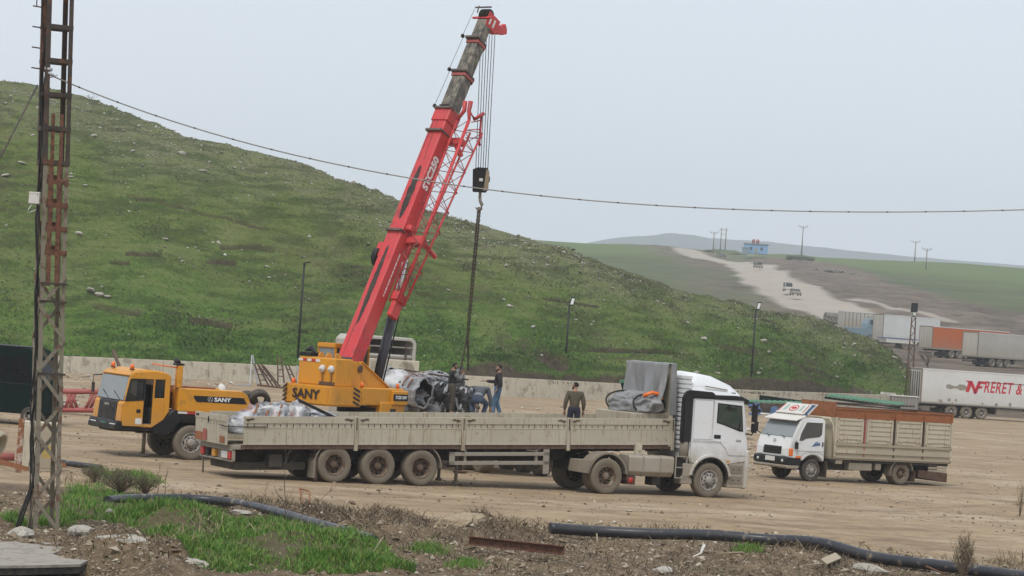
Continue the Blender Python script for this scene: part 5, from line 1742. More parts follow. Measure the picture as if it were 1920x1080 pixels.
def semi(label, loc, yaw, L, skin, rear, z0=1.12, z1=3.95, back=2.6, legs=True, tone='tyre', bars=True):
    """box trailer; origin on the ground under its rearmost axle, x towards its front"""
    t_ = thing('box_trailer', label, 'trailer', loc, math.radians(yaw))
    a, b_ = -back, L - back
    body = MB().box(a + .05, b_, -1.26, 1.26, z0, z1).build('box_body', M[skin], t_, .02)
    for y in (-1.28, 1.28):
        MB().box(a, b_, min(y, y * .985), max(y, y * .985), z0 - .1, z0 + .08).build('side_rail', M['grey'], t_)
        MB().box(a, b_, min(y, y * .985), max(y, y * .985), z1 - .07, z1 + .03).build('roof_rail', M['white_far'], t_)
    MB().box(a - .03, a + .07, -1.28, -1.16, z0 - .1, z1 + .02).box(a - .03, a + .07, 1.16, 1.28, z0 - .1, z1 + .02).box(a - .03, a + .07, -1.16, 1.16, z1 - .12, z1 + .02).box(a - .03, a + .07, -1.16, 1.16, z0 - .1, z0 + .06).build('rear_frame', M['fender'], t_)
    for s_ in (-1, 1):
        d = MB().box(a - .02, a + .03, min(s_ * .01, s_ * 1.155), max(s_ * .01, s_ * 1.155), z0 + .065, z1 - .125).build('rear_door', M[rear], t_, .01)
        if bars:
            for y in (.3, .75):
                MB().tube((a - .05, s_ * y, z0 + .1), (a - .05, s_ * y, z1 - .2), .02, 6).build('lock_bar', M['grey'], d)
    MB().box(a + .1, b_ - .2, -.5, -.38, .82, z0 - .11).box(a + .1, b_ - .2, .38, .5, .82, z0 - .11).box(a + .05, a + .15, -1.2, 1.2, .45, .62).build('chassis', M['blackmud'], t_)
    for x in (0, 1.31, 2.62):
        for y, o_ in ((-1.05, -1), (1.05, 1)):
            wheel(t_, x, y, .52, .38, o_, 'deep', tone, 'rim_grey')
    MB().box(3.9, 6.2, -1.2, -.75, .45, .98).box(3.9, 6.2, .75, 1.2, .45, .98).build('pallet_box', M['fender'], t_, .02)
    if legs:
        MB().box(L - back - 3.2, L - back - 3.0, -.8, -.66, .05, z0).box(L - back - 3.2, L - back - 3.0, .66, .8, .05, z0).build('landing_leg', M['grey'], t_)
    MB().box(-.9, -.85, -1.2, 1.2, .18, .7).build('mudflap', M['blackmud'], t_)
    return t_


FYAW = 13.0
fo = anchor((1782, 783), (0, -1.1), FYAW)
fr = semi('white box trailer with large red lettering parked by the end of the wall', fo, FYAW, 13.6, 'white_far', 'white_far', 1.10, 3.82, 2.75)
MB().box(-2.79, 10.8, -1.30, -1.275, .98, 1.06).build('side_rail', M['blackmud'], fr)
ys_ = -1.268
text_mesh('lettering', 'RERET & F', M['txt_r'], 1.28, fr, (2.62, ys_, 2.62), (PI / 2, 0, 0), .22, .022, sx=.66, align='LEFT', space=1.08)
lgm = MB()
def slab(pts):
    lgm.prism(pts, 'y', ys_ - .008, ys_)
slab([(1.08, 2.16), (1.38, 2.16), (1.62, 2.95), (1.32, 3.08)])
slab([(1.00, 3.08), (1.62, 3.08), (2.02, 2.30), (2.02, 2.05), (1.86, 2.05), (1.44, 2.86)])
slab([(1.78, 2.10), (2.06, 2.10), (2.44, 3.10), (2.14, 3.10)])
slab([(2.1, 2.90), (2.86, 2.90), (2.92, 3.10), (2.16, 3.10)])
slab([(2.02, 2.52), (2.50, 2.52), (2.56, 2.70), (2.08, 2.70)])
lgm.build('logo', M['txt_r'], fr)
MB().box(2.95, 9.5, ys_ - .006, ys_, 3.02, 3.06).build('rule_line', M['txt_k'], fr)
b = MB()
sm = [(-.58, 2.38), (-.62, 2.62), (-.35, 2.70), (.0, 2.58), (.35, 2.58), (.5, 2.74), (.95, 2.72), (1.15, 2.60), (1.2, 2.42), (.98, 2.3), (.6, 2.24), (.45, 2.36), (.1, 2.40), (-.2, 2.30)]
b.prism(sm, 'y', ys_ - .004, ys_)
b.build('painted_out_patch', M['grey'], fr)
_rs = random.Random(9)
for k in range(11):
    x = _rs.uniform(-2.0, 8)
    z = _rs.uniform(1.2, 1.45)
    r_ = _rs.uniform(.08, .16)
    MB().prism([(x + r_ * math.cos(a) * _rs.uniform(.6, 1.2), z + r_ * math.sin(a)) for a in np.linspace(0, 2 * PI, 9, endpoint=False)], 'y', ys_ - .004, ys_).build('dent_patch', M['grey'], fr)
for y0 in (-1.1, -.62, -.14, .34, .82):
    MB().tube((-2.83, y0 + .1, 1.3), (-2.83, y0 + .1, 3.6), .035, 6).build('door_seal', M['blackmud'], fr)

p = far_spot(1846, 687)
semi('dirty cream box trailer standing above the lettered trailer, at the photo edge', p, 37, 13.6, 'dirty_far', 'dirty_far', 1.15, 4.0, 2.7, bars=False)
p = far_spot(1772, 671)
semi('orange sided box trailer with a pale grey back beside the bare tree', p, 33, 13.6, 'orange_side', 'dirty_far', 1.15, 4.0, 3.6)
# ------------------------------------------------------------------ more of the upper yard
p = far_spot(1684, 655, 300, 600)
semi('white box trailer with a dark gap in its side behind the light mast', p + Vector((.5, 14, 0)), 30, 11, 'white_far', 'dirty_far', 1.3, 5.2, 2.2)
lo_ = thing('low_loader', 'low blue and white flat trailer in front of the white box trailer', 'trailer', p, math.radians(200))
MB().hexa([(-2.4, -1.2, .9), (2.6, -1.2, .9), (2.6, 1.2, .9), (-2.4, 1.2, .9)], [(-2.4, -1.2, 1.5), (2.8, -1.2, 1.6), (2.8, 1.2, 1.6), (-2.4, 1.2, 1.5)]).build('deck', M['offwhite'], lo_, .03)
MB().box(-2.5, 2.9, -1.25, 1.25, 1.52, 1.66).build('deck_edge', M['blue'], lo_)
for x in (-1.6, -.5):
    for y, o_ in ((-1.05, -1), (1.05, 1)):
        wheel(lo_, x, y, .5, .35, o_, 'deep', 'tyre', 'rim_grey')


def container(label, px, py, yaw, L, Hc, skin, roof='white_far', ribs=8, lo=300):
    p = far_spot(px, py, lo, 900)
    t_ = thing('container', label, 'container', p, math.radians(yaw))
    MB().box(-L / 2, L / 2, -1.2, 1.2, .3, Hc).build('container_wall', M[skin], t_)
    MB().box(-L / 2 - .05, L / 2 + .05, -1.25, 1.25, Hc, Hc + .15).build('container_roof', M[roof], t_)
    for k in range(ribs):
        x = -L / 2 + L * (k + .5) / ribs
        MB().box(x - .05, x + .05, -1.26, -1.2, .3, Hc).build('rib', M['fender'], t_)
    MB().box(-L / 2, L / 2, -1.1, 1.1, 0, .3).build('skid', M['blackmud'], t_)
    return t_


container('longer pale ribbed container at the foot of the dirt road', 1603, 624, 14, 5.4, 3.4, 'dirty_far', lo=420)
container('shorter pale container half behind the blue truck', 1648, 632, 14, 3.2, 3.3, 'dirty_far', ribs=5, lo=420)
p = far_spot(1632, 638, 380, 700)
bt_ = thing('parked_truck', 'blue truck parked low against the pale containers', 'truck', p, math.radians(195))
MB().box(-3.0, 4.2, -1.2, 1.2, .6, 1.9).build('truck_body', M['bluegrey'], bt_, .05)
MB().prism([(-.6, 1.9), (-.6, 3.4), (.9, 3.4), (1.2, 2.6), (1.25, 1.9)], 'y', -1.2, 1.2).build('truck_cab', M['bluegrey'], bt_, .06)
MB().box(-.3, .7, 1.195, 1.21, 2.5, 3.2).build('side_window', M['glass'], bt_)
for x in (-2, .6, 3.2):
    for y, o_ in ((-1.05, -1), (1.05, 1)):
        wheel(bt_, x, y, .5, .3, o_, 'deep', 'tyre_d', 'rim_grey')
p = far_spot(1563, 613, 420, 800)
dt_ = thing('parked_truck', 'small dark truck with a peaked canvas top at the roadside', 'truck', p, math.radians(10))
MB().prism([(-1.2, .8), (1.2, .8), (1.2, 1.9), (.7, 2.3), (0, 2.5), (-.7, 2.3), (-1.2, 1.9)], 'x', -1.6, 1.2).build('canvas', M['boomsteel'], dt_)
MB().box(1.2, 2.0, -1.1, 1.1, .6, 2.0).build('truck_cab', M['blackmud'], dt_, .05)
MB().box(-1.6, 1.2, -1.15, 1.15, .5, .8).build('bed', M['blackmud'], dt_)
MB().box(1.99, 2.01, -.95, .95, 1.3, 1.85).build('windscreen', M['glass'], dt_)
for x in (-1, 1.4):
    for y, o_ in ((-.95, -1), (.95, 1)):
        wheel(dt_, x, y, .4, .25, o_, 'deep', 'tyre_d', 'rim_grey')


def road_car(label, px, py, yaw, L, Hc, paint, van=False):
    p = far_spot(px, py, 480, 1060)
    t_ = thing('car', label, 'car', (p.x, p.y, p.z + .35), math.radians(yaw))
    w = .9
    MB().prism([(-L / 2, .35), (-L / 2, .95), (L * .3, .95), (L / 2, .85), (L / 2, .35)], 'y', -w, w).build('car_body', M[paint], t_, .08)
    top = [(-L / 2, .95), (-L * .46, Hc), (L * .25, Hc), (L * .36, .95)] if van else [(-L * .36, .95), (-L * .25, Hc), (L * .12, Hc), (L * .3, .95)]
    MB().prism(top, 'y', -w * .9, w * .9).build('car_roof', M[paint], t_, .06)
    for y in (-w * .9, w * .9):
        MB().prism([(q[0] * .88, q[1] * .9 + .1) for q in top], 'y', y - .01, y + .01).build('side_window', M['glass'], t_)
    f0, f1 = top[3], top[2]
    MB().hexa([(f0[0] + .01, -.75, f0[1] + .05), (f0[0] + .01, .75, f0[1] + .05), (f1[0] + .01, .7, f1[1] - .06), (f1[0] + .01, -.7, f1[1] - .06)],
              [(f0[0] + .04, -.75, f0[1] + .05), (f0[0] + .04, .75, f0[1] + .05), (f1[0] + .04, .7, f1[1] - .06), (f1[0] + .04, -.7, f1[1] - .06)]).build('windscreen', M['glass'], t_)
    for x in (-L * .3, L * .3):
        for y, o_ in ((-w * .9, -1), (w * .9, 1)):
            wheel(t_, x, y, .34, .22, o_, 'deep', 'tyre_d', 'rim_grey')
    return t_


road_car('boxy white van coming down the dirt road, ahead of a darker car', 1477, 549, -88, 4.4, 2.0, 'white_far', True)
road_car('dull silver car just below the white van on the dirt road', 1491, 557, -84, 4.1, 1.5, 'grey')
road_car('grey pickup halfway up the dirt road, above the white van', 1421, 505, -80, 4.4, 1.9, 'grey', True)
road_car('tiny car at the top of the dirt road near the blue hut', 1352, 484, -60, 4.2, 1.6, 'boomsteel')
# blue flat-roofed building with tanks
p = at(1417, 473, 1010)
hb_ = thing('blue_building', 'flat roofed pale blue building with two red tanks on the ridge', 'building', (p.x, p.y, p.z - .6), math.radians(-3))
MB().box(-4.4, 4.4, -3, 3, 0, 3.5).build('wall', mat('pale_blue_render', (.17, .33, .52), .8, .08, .6, film=.06), hb_)
MB().box(-4.7, 4.7, -3.3, 3.3, 3.5, 3.75).build('roof', M['fender'], hb_)
for x in (-2.4, 1.6):
    MB().box(x, x + .9, -3.04, -3.0, 1.3, 2.4).build('window', M['glass'], hb_)
MB().box(-.5, .5, -3.04, -3.0, 0, 2.1).build('door', M['grey'], hb_)
for x in (-.7, .9):
    MB().lathe([(.6, 0), (.62, 1.1), (.3, 1.4), (.01, 1.45)], (x - .4, 0, 4.1), (0, 0, 1), 12).bar((x - .4, 0, 3.75), (x - .4, 0, 4.1), .9, .9).build('water_tank', M['red_dull'], hb_)
p = at(1397, 474, 1006)
MB_h = thing('hut', 'small blue shed against the left end of the blue building', 'shed', (p.x, p.y, p.z - .6))
MB().box(-1.1, 1.1, -1.5, 1.5, 0, 2.4).build('wall', M['bluegrey'], MB_h)
MB().box(-1.3, 1.3, -1.7, 1.7, 2.4, 2.55).build('roof', M['fender'], MB_h)


def mast(label, px, y0, y1, D, arms, twin=False):
    b0, t1 = at(px, y1, D), at(px + (y1 - y0) * .06, y0, D)
    h_ = t1.z - b0.z
    t_ = thing('utility_pole', label, 'utility pole', (b0.x, b0.y, b0.z - .8))
    if twin:
        for dx in (-.9, .9):
            MB().tube((dx, 0, 0), (dx, 0, h_ + .8), .22, 8, .16).build('pole', M['fender'], t_)
        MB().bar((-1.6, 0, h_), (1.6, 0, h_), .2).bar((-1.0, 0, h_ - 1.6), (1.0, 0, h_ - 1.6), .14).build('cross_arm', M['fender'], t_)
    else:
        MB().tube((0, 0, 0), (0, 0, h_ + .8), .24, 8, .14).build('pole', M['fender'], t_)
        b = MB()
        b.path([(-1.7, 0, h_ + .9), (-1.2, 0, h_ + .55), (-.3, 0, h_ + .05), (0, 0, h_ - .1), (.3, 0, h_ + .05), (1.2, 0, h_ + .55), (1.7, 0, h_ + .9)], .09, 5).bar((-1.3, 0, h_ + .62), (1.3, 0, h_ + .62), .08)
        b.build('cross_arm', M['fender'], t_)
        for x in (-1.6, 0, 1.6):
            MB().tube((x, 0, h_ + (.9 if x else .6)), (x, 0, h_ + (1.25 if x else .95)), .1, 6).build('insulator', M['grey'], t_)
    return t_


mast('small forked utility pole left of the twin pole on the ridge', 1337, 435, 470, 1010, 3)
mast('twin utility pole standing on the mound by the dirt road', 1355, 427, 466, 1000, 3, True)
mast('tall forked utility pole right of the blue building', 1503, 424, 474, 960, 3)
mast('thin forked utility pole on the far green slope', 1715, 452, 487, 1040, 3)
mast('stout forked utility pole nearest the right edge of the far slope', 1736, 466, 504, 930, 3)
# dark heap of stones beside the side track
hp = thing('stone_heap', 'dark heap of stones at the top of the side track', 'stones', tuple(far_spot(1577, 514, 500, 900)))
for k in range(46):
    x, y = RNG.normal(0, 2.2), RNG.normal(0, 3)
    b = MB()
    blob(b, (0, 0, 0), RNG.uniform(.4, .9), k)
    o = b.build('stone', M['boomsteel'], hp)
    o.location = (x, y, RNG.uniform(.0, .9) * max(0, 1 - abs(x) / 5) - x * .12)
p = far_spot(1352, 472, 900, 1080)
mo = MB()
blob(mo, (0, 0, 0), 1.0, 5, 3, .12, .5)
o = mo.build('earth_mound', far_m)
o.location, o.scale = (p.x + 1.0, p.y - 5, p.z - .6), (9, 6, 4.0)
tag(o, 'bare earth mound below the twin utility pole', 'mound')
mo = MB()
blob(mo, (0, 0, 0), 1.0, 6, 3, .12, .5)
o = mo.build('earth_mound', far_m)
p = at(1500, 477, 955)
o.location, o.scale = (p.x, p.y, p.z - 1.4), (4.5, 4, 3.2)
tag(o, 'little earth mound at the foot of the tall forked utility pole', 'mound')

# ------------------------------------------------------------------ flatbed being loaded, behind the crane
BY = math.degrees(math.atan2(.907, -.42))
fb = thing('flatbed_trailer', 'flatbed trailer being loaded between the crane and the men', 'trailer', (.90, 84.6, 0), math.radians(BY))
BZ = 1.68
MB().box(0, 12.2, -1.22, 1.22, BZ - .10, BZ).build('bed', mat('cream_deck_board', (.46, .40, .28), .8, .1, 1.2, film=.2), fb, .01)
for y in (-.5, .4):
    MB().box(.1, 12.0, y, y + .1, BZ - .5, BZ - .11).build('chassis_beam', M['blackmud'], fb)
MB().box(-.05, .02, -1.22, 1.22, BZ - .3, BZ - .02).build('rear_sill', M['grey'], fb)
for x in (1.2, 2.5, 3.8):
    for y, o_ in ((-1.03, -1), (1.03, 1)):
        wheel(fb, x, y, .52, .4, o_, 'deep', 'tyre', 'rim_mud')
for x in (3.0, 6.2, 9.4):
    MB().box(x, x + .1, 1.2, 1.27, BZ - .2, BZ + .16).build('stake_pocket', M['offwhite'], fb)
MB().box(12.2, 12.34, -1.2, 1.22, BZ, 3.28).build('bulkhead', M['concrete'], fb, .02)
for k in range(6):
    MB().bar((12.19, -1.2 + .06 * k, 2.6 + .0 * k), (12.19, -.85 + .06 * k, 3.2), .02).build('grid_wire', M['grey'], fb)
fc = thing('truck_cab', 'grey tractor cab with an open backed roof fairing behind the flatbed bulkhead', 'truck', (1.25 - .42 * 13.4, 84.6 + .907 * 13.4, 0), math.radians(BY))
MB().box(.3, 2.3, -1.2, 1.2, .8, 3.45).build('cab', M['dirty_far'], fc, .05)
sh = MB()
sh.prism([(-1.24, 3.0), (-1.24, 3.9), (-1.08, 4.08), (1.08, 4.08), (1.24, 3.9), (1.24, 3.0), (1.12, 3.0), (1.12, 3.86), (1.0, 3.96), (-1.0, 3.96), (-1.12, 3.86), (-1.12, 3.0)], 'x', .2, 2.0)
sh.build('roof_fairing', M['dirty_far'], fc, .02)
MB().box(1.9, 2.0, -1.1, 1.1, 3.0, 3.95).build('fairing_front', M['grey'], fc)
for z in (3.72, 3.35):
    MB().bar((.25, -1.12, z), (.25, 1.12, z), .05).build('cross_bar', M['grey'], fc)
MB().bar((.25, -.85, 3.1), (.25, -.85, 3.9), .05).build('upright', M['dkbrown'], fc)
MB().box(.0, .28, .85, 1.2, 2.0, 3.5).build('tread_plate', M['steelgalv'], fc, .02)
for y, o_ in ((-1.05, -1), (1.05, 1)):
    for x in (-2, 1.4):
        wheel(fc, x, y, .52, .3, o_, 'deep', 'tyre', 'rim_grey')
MB().box(-2.6, 2.2, -.45, .45, .6, 1.0).build('chassis', M['blackmud'], fc)

FBW = Matrix.Translation((.90, 84.6, 0)) @ Matrix.Rotation(math.radians(BY), 4, 'Z')


def at_bed(px, D):
    p = at(px, 760, D)
    return Vector((p.x, D, BZ))


def tube_roll(label, px, py, D, R, L, d, skin, tilt=0.0, stripe=False):
    """hollow roll with a dark mouth; d is the direction its mouth looks"""
    p = at(px, py, D)
    t_ = thing('wrapped_roll', label, 'roll', (p.x, p.y, p.z))
    d = Vector(d).normalized()
    fr_ = MB.frame(d)
    n = 30
    for nm, prof_, mm in (('roll_skin', [(.80, -L), (.95, -L * .85), (.99, -L * .7), (.93, -L * .5), (1.0, -L * .3), (1.04, -.1), (1.03, 0), (.93, .01), (.90, -.05)], skin), ('roll_inside', [(.90, -.04), (.86, -L * .4), (.80, -L * .8), (.02, -L * .82)], 'dark')):
        rings = []
        for q, h in prof_:
            ring = []
            for i in range(n):
                a = 2 * PI * i / n
                k = q * R * (1 + .30 * mn.noise(Vector((math.cos(a) * 1.9, math.sin(a) * 1.9, h * 1.4 + px))) + .12 * mn.noise(Vector((math.cos(a) * 5, math.sin(a) * 5, h * 4 + px))))
                ring.append(d * h + fr_[1] * math.cos(a) * k + fr_[2] * math.sin(a) * k)
            rings.append(ring)
        b = MB().loft(rings, True, caps=False)
        b.build(nm, M[skin] if nm == 'roll_skin' else mat('roll_dark_inside', (.010, .010, .011), .7, .3, 4, film=.1), t_, recalc=False)
    if stripe:
        for q in (-.35, -.6):
            ring = [d * q + (fr_[1] * math.cos(a) + fr_[2] * math.sin(a)) * R * 1.05 for a in np.linspace(.2, 2.6, 14)]
            MB().path(ring, .035, 5, squash=.4).build('orange_band', M['rustorange'], t_)
    return t_


M['film_roll'] = film_mat('white_roll_film', (.66, .66, .66), (.30, .29, .28), .36)
tube_roll('large white film roll with a wide dark mouth beside the crane nose', 795, 738, 89.3, .48, 1.7, (.75, -.62, -.18), 'film_w', stripe=True)
tube_roll('dark mouthed roll with torn film between the big white roll and the dark vested man', 828, 716, 91.2, .33, 1.5, (.2, -.96, .05), 'film')
tube_roll('teal lined round reel wrapped in film next to the black lift cylinder', 737, 709, 91.2, .34, .9, (.25, -.96, .0), 'film')
for px, D, sz, sd_, mm, lb_, zz in ((812, 91.4, (.75, .7, .42), 31, 'film', 'white crumpled film heaped on top of the load', .72),
                                    (766, 92.2, (.7, .7, .5), 32, 'film', 'pinkish torn film bundle behind the white roll', .40),
                                    (826, 90.4, (.55, .5, .70), 33, 'scrap', 'dark bundle with torn film hanging below the roll', 0),
                                    (722, 90.6, (.45, .5, .75), 34, 'film_w', 'film bundle tucked behind the lift cylinder foot', .1),
                                    (866, 89.7, (.50, .5, .62), 35, 'scrap', 'loose grey heap of netting beside the stooping man', 0),
                                    (780, 90.3, (.8, .6, .55), 36, 'film', 'low film bundle under the big white roll', 0)):
    q = at_bed(px, D)
    o = crumple('wrapped_bundle', M[mm], Matrix.Translation((q.x, q.y, BZ + zz)), sz, sd_, .55 if mm == 'scrap' else .45, 2.2 if mm == 'scrap' else 1.6, 5, -.4)
    tag(o, lb_, 'bundle')
    if mm == 'scrap':
        rr = random.Random(sd_)
        for k in range(9):        # torn strips of film hanging over the scrap
            a = rr.uniform(PI, 2 * PI)
            pts_ = []
            for q_ in np.linspace(0, 1, 8):
                rad = .25 + .85 * q_ ** .8 + rr.uniform(-.06, .06)
                a2 = a + .25 * math.sin(q_ * 5 + k)
                pts_.append((math.cos(a2) * sz[0] * rad * 1.08, math.sin(a2) * sz[1] * rad * 1.08, sz[2] * 1.45 * (1 - q_ ** 2.2) + .03))
            MB().path(pts_, [.02, .05, .07, .05, .08, .05, .06, .02], 6, squash=.3).build('film_strip', M['film_w'], o)
q = at_bed(860, 90.6)
o = crumple('wrapped_bundle', M['film_d'], Matrix.Translation((q.x, q.y, BZ)), (.22, .25, .95), 37, .4, 1.6, 4, -.4)
tag(o, 'narrow upright film bundle just right of the dark vested man', 'bundle')
q = at_bed(966, 87.0)
o = crumple('sack', M['offwhite'], Matrix.Translation((q.x, q.y, BZ)), (.36, .24, .13), 41, .25, 1.2, 4, -.4, ridge=False)
tag(o, 'small white sack lying on the flatbed right of the bearded man', 'sack')
MB_rod = MB().tube((0, 0, 0), at(878, 712, 90) - at(748, 692, 91.5), .03, 6)
o = MB_rod.build('steel_bar', M['rust_d'])
o.location = at(748, 692, 91.5)
tag(o, 'thin dark bar lying slantwise over the film bundles', 'bar')

# ------------------------------------------------------------------ people
PM = dict(skin=mat('skin', (.30, .17, .11), .6, .1, 8, film=0), hair=mat('black_hair', (.012, .010, .009), .8, .2, 20, film=0), shoe=mat('dusty_shoe', (.05, .04, .035), .8, .2, 6),
          vest=mat('dark_vest', (.018, .020, .022), .85, .3, 6, film=.04, bump=.3), sleeve=mat('grey_sleeve', (.16, .165, .165), .85, .2, 6, film=.05), trou_b=mat('brown_trousers', (.055, .043, .034), .9, .2, 6, film=.1),
          jacket=mat('black_jacket', (.018, .016, .018), .8, .3, 6, film=.04, bump=.3), jeans=mat('blue_jeans', (.055, .115, .205), .85, .25, 7, spots=(.13, .2, .3), spot_amt=.4, film=.05),
          fleece=mat('grey_blue_jacket', (.075, .085, .10), .9, .2, 8, film=.05, bump=.4), jeans_d=mat('dark_jeans', (.030, .050, .095), .85, .25, 7, film=.06), under=mat('grey_vest', (.28, .31, .36), .85, .15, 6, film=.03),
          sweater=mat('brown_sweater', (.085, .068, .046), .95, .18, 12, film=.04, bump=.4), navy=mat('navy_trousers', (.014, .018, .035), .85, .2, 6, film=.05))


def skin_obj(name, pts, chains, m_, parent, sub=1):
    """pts: name -> (x, y, z, radius); chains: lists of names joined into one surface"""
    ks = []
    for c in chains:
        for k in c:
            if k not in ks:
                ks.append(k)
    ix = {k: i for i, k in enumerate(ks)}
    ed = [(ix[a], ix[b]) for c in chains for a, b in zip(c, c[1:])]
    me = bpy.data.meshes.new(name)
    me.from_pydata([pts[k][:3] for k in ks], ed, [])
    o = bpy.data.objects.new(name, me)
    COL.objects.link(o)
    md = o.modifiers.new('skin', 'SKIN')
    md.use_smooth_shade = True
    for i, k in enumerate(ks):
        d = me.skin_vertices[0].data[i]
        r = pts[k][3]
        d.radius = (r if not isinstance(r, tuple) else r[0], r if not isinstance(r, tuple) else r[1])
        d.use_root = i == 0
    s_ = o.modifiers.new('sub', 'SUBSURF')
    s_.levels = s_.render_levels = sub + 1
    me.materials.append(m_)
    o.parent = parent
    return o


def person(label, loc, rz, J, top, legs_m, sleeve=None, bald=False, beard=True, sc=1.0):
    root = thing('person', label, 'person', loc, rz)
    root.scale = (sc,) * 3
    P = {k: Vector(v) for k, v in J.items()}
    R = dict(pelvis=.125, spine=.115, chest=.13, neck=.055, jaw=.068, head=.092, crown=.055, hip_l=.085, hip_r=.085, knee_l=.058, knee_r=.058, ankle_l=.04, ankle_r=.04, toe_l=.035, toe_r=.035,
             sh_l=.062, sh_r=.062, el_l=.042, el_r=.042, wr_l=.03, wr_r=.03)
    up = (P['head'] - P['neck']).normalized()
    fw = Vector(J.get('face', (0, 1, 0))).normalized()
    P['jaw'] = P['neck'].lerp(P['head'], .55) + fw * .02
    P['crown'] = P['head'] + up * .085
    P['nose'] = P['head'] + fw * .105 - up * .02
    R['nose'] = .016
    pts = {k: (*P[k], R[k]) for k in R}
    ch = [['pelvis', 'spine', 'chest', 'neck', 'jaw', 'head', 'crown'], ['head', 'nose']]
    for s_ in 'lr':
        ch += [['pelvis', 'hip_' + s_, 'knee_' + s_, 'ankle_' + s_, 'toe_' + s_], ['chest', 'sh_' + s_, 'el_' + s_, 'wr_' + s_]]
    skin_obj('body', pts, ch, PM['skin'], root)
    # clothes a little outside the body
    def grow(keys, g):
        return {k: (*P[k], R[k] + g) for k in keys}
    q = grow(['pelvis', 'spine', 'chest'], .035)
    q['chest'] = (*P['chest'], .165)
    q['spine'] = (*P['spine'], .155)
    q['pelvis'] = (*(P['pelvis'] + (P['pelvis'] - P['spine']).normalized() * .05), .165)
    q['collar'] = (*P['chest'].lerp(P['neck'], .75), .085)
    tch = [['pelvis', 'spine', 'chest', 'collar']]
    q.update(grow(['sh_l', 'sh_r', 'el_l', 'el_r'], .028))
    for s_ in 'lr':
        q['cuff_' + s_] = (*P['el_' + s_].lerp(P['wr_' + s_], .9), .048)
        tch.append(['chest', 'sh_' + s_, 'el_' + s_, 'cuff_' + s_])
    jk = skin_obj('jacket', q, tch, PM[top], root)
    if sleeve:
        for s_ in 'lr':
            qq = {'a': (*P['sh_' + s_].lerp(P['el_' + s_], .05), .102), 'b': (*P['el_' + s_], .078), 'c': (*P['el_' + s_].lerp(P['wr_' + s_], .9), .055)}
            skin_obj('sleeve', qq, [['a', 'b', 'c']], PM[sleeve], root)
    t_ = {'pelvis': (*(P['pelvis'] + (P['spine'] - P['pelvis']).normalized() * .06), .155)}
    t_['waist'] = (*P['pelvis'].lerp(P['spine'], .62), .150)
    tch = [['waist', 'pelvis']]
    for s_ in 'lr':
        t_['hip_' + s_] = (*P['hip_' + s_], .112)
        t_['knee_' + s_] = (*P['knee_' + s_], .082)
        t_['hem_' + s_] = (*P['knee_' + s_].lerp(P['ankle_' + s_], .92), .07)
        tch.append(['pelvis', 'hip_' + s_, 'knee_' + s_, 'hem_' + s_])
    skin_obj('trousers', t_, tch, PM[legs_m], root)
    for s_ in 'lr':
        a, b_ = P['ankle_' + s_], P['toe_' + s_]
        d = (b_ - a)
        skin_obj('shoe', {'a': (*(a - Vector((d.x, d.y, 0)) * .3 + Vector((0, 0, -.03))), .05), 'b': (*(a + Vector((d.x, d.y, 0)) * .4 + Vector((0, 0, -.035))), .052), 'c': (*b_, .042)}, [['a', 'b', 'c']], PM['shoe'], root)
        # hand: palm, four unequal bent fingers, thumb from the side
        w, e = P['wr_' + s_], P['el_' + s_]
        dr = (w - e).normalized()
        side_ = dr.cross(fw if abs(dr.dot(fw)) < .8 else Vector((0, 0, 1))).normalized()
        nrm = side_.cross(dr).normalized()
        hd = MB()
        hd.path([w - dr * .02, w + dr * .03, w + dr * .09], [.028, .036, .034], 8, squash=.55)
        for k in range(4):
            o_ = side_ * (-.028 + .0187 * k)
            ln = (.062, .074, .07, .055)[k]
            b0 = w + dr * .085 + o_
            hd.path([b0, b0 + dr * ln * .5 - nrm * .006, b0 + dr * ln * .85 - nrm * .025, b0 + dr * ln - nrm * .045], [.0095, .009, .0085, .006], 6)
        b0 = w + dr * .03 + side_ * .032
        hd.path([b0, b0 + side_ * .02 + dr * .03 - nrm * .01, b0 + side_ * .022 + dr * .062 - nrm * .02], [.012, .011, .008], 6)
        hd.build('hand', PM['skin'], root)
    # hair, beard, ears
    if not bald:
        bm = bmesh.new()
        bmesh.ops.create_icosphere(bm, subdivisions=3, radius=1)
        rt = fw.cross(up).normalized()
        kill = []
        for v in bm.verts:
            c = v.co.copy()
            if c.y > .35 and c.z < .45 or c.z < -.45:
                kill.append(v)
            k = 1 + .05 * mn.noise(c * 6)
            v.co = P['head'] + (rt * c.x * .079 + fw * (c.y * .094 - .012) + up * (c.z * .096 + .010)) * k
        bmesh.ops.delete(bm, geom=kill, context='VERTS')
        for f in bm.faces:
            f.smooth = True
        me = bpy.data.meshes.new('hair')
        bm.to_mesh(me)
        bm.free()
        me.materials.append(PM['hair'])
        hr = link('hair', me, root)
        hr.modifiers.new('s', 'SOLIDIFY').thickness = .006
        for s_ in (-1, 1):
            MB().path([P['head'] + rt * s_ * .082 + up * .02, P['head'] + rt * s_ * .098, P['head'] + rt * s_ * .086 - up * .04], [.012, .02, .01], 6).build('ear', PM['skin'], root)
            MB().path([P['head'] + rt * s_ * .034 + fw * .082 + up * .012, P['head'] + rt * s_ * .034 + fw * .092 + up * .012], .009, 6).build('eye', PM['hair'], root)
        MB().path([P['head'] - rt * .025 + fw * .086 - up * .052, P['head'] + fw * .092 - up * .054, P['head'] + rt * .025 + fw * .086 - up * .052], .006, 5).build('mouth', PM['hair'] if beard else PM['skin'], root)
        if beard:
            MB().path([P['head'] - rt * .07 + fw * .02 - up * .05, P['head'] - rt * .045 + fw * .06 - up * .085, P['head'] + fw * .075 - up * .098, P['head'] + rt * .045 + fw * .06 - up * .085, P['head'] + rt * .07 + fw * .02 - up * .05], [.02, .03, .034, .03, .02], 7).build('beard', PM['hair'], root)
    return root


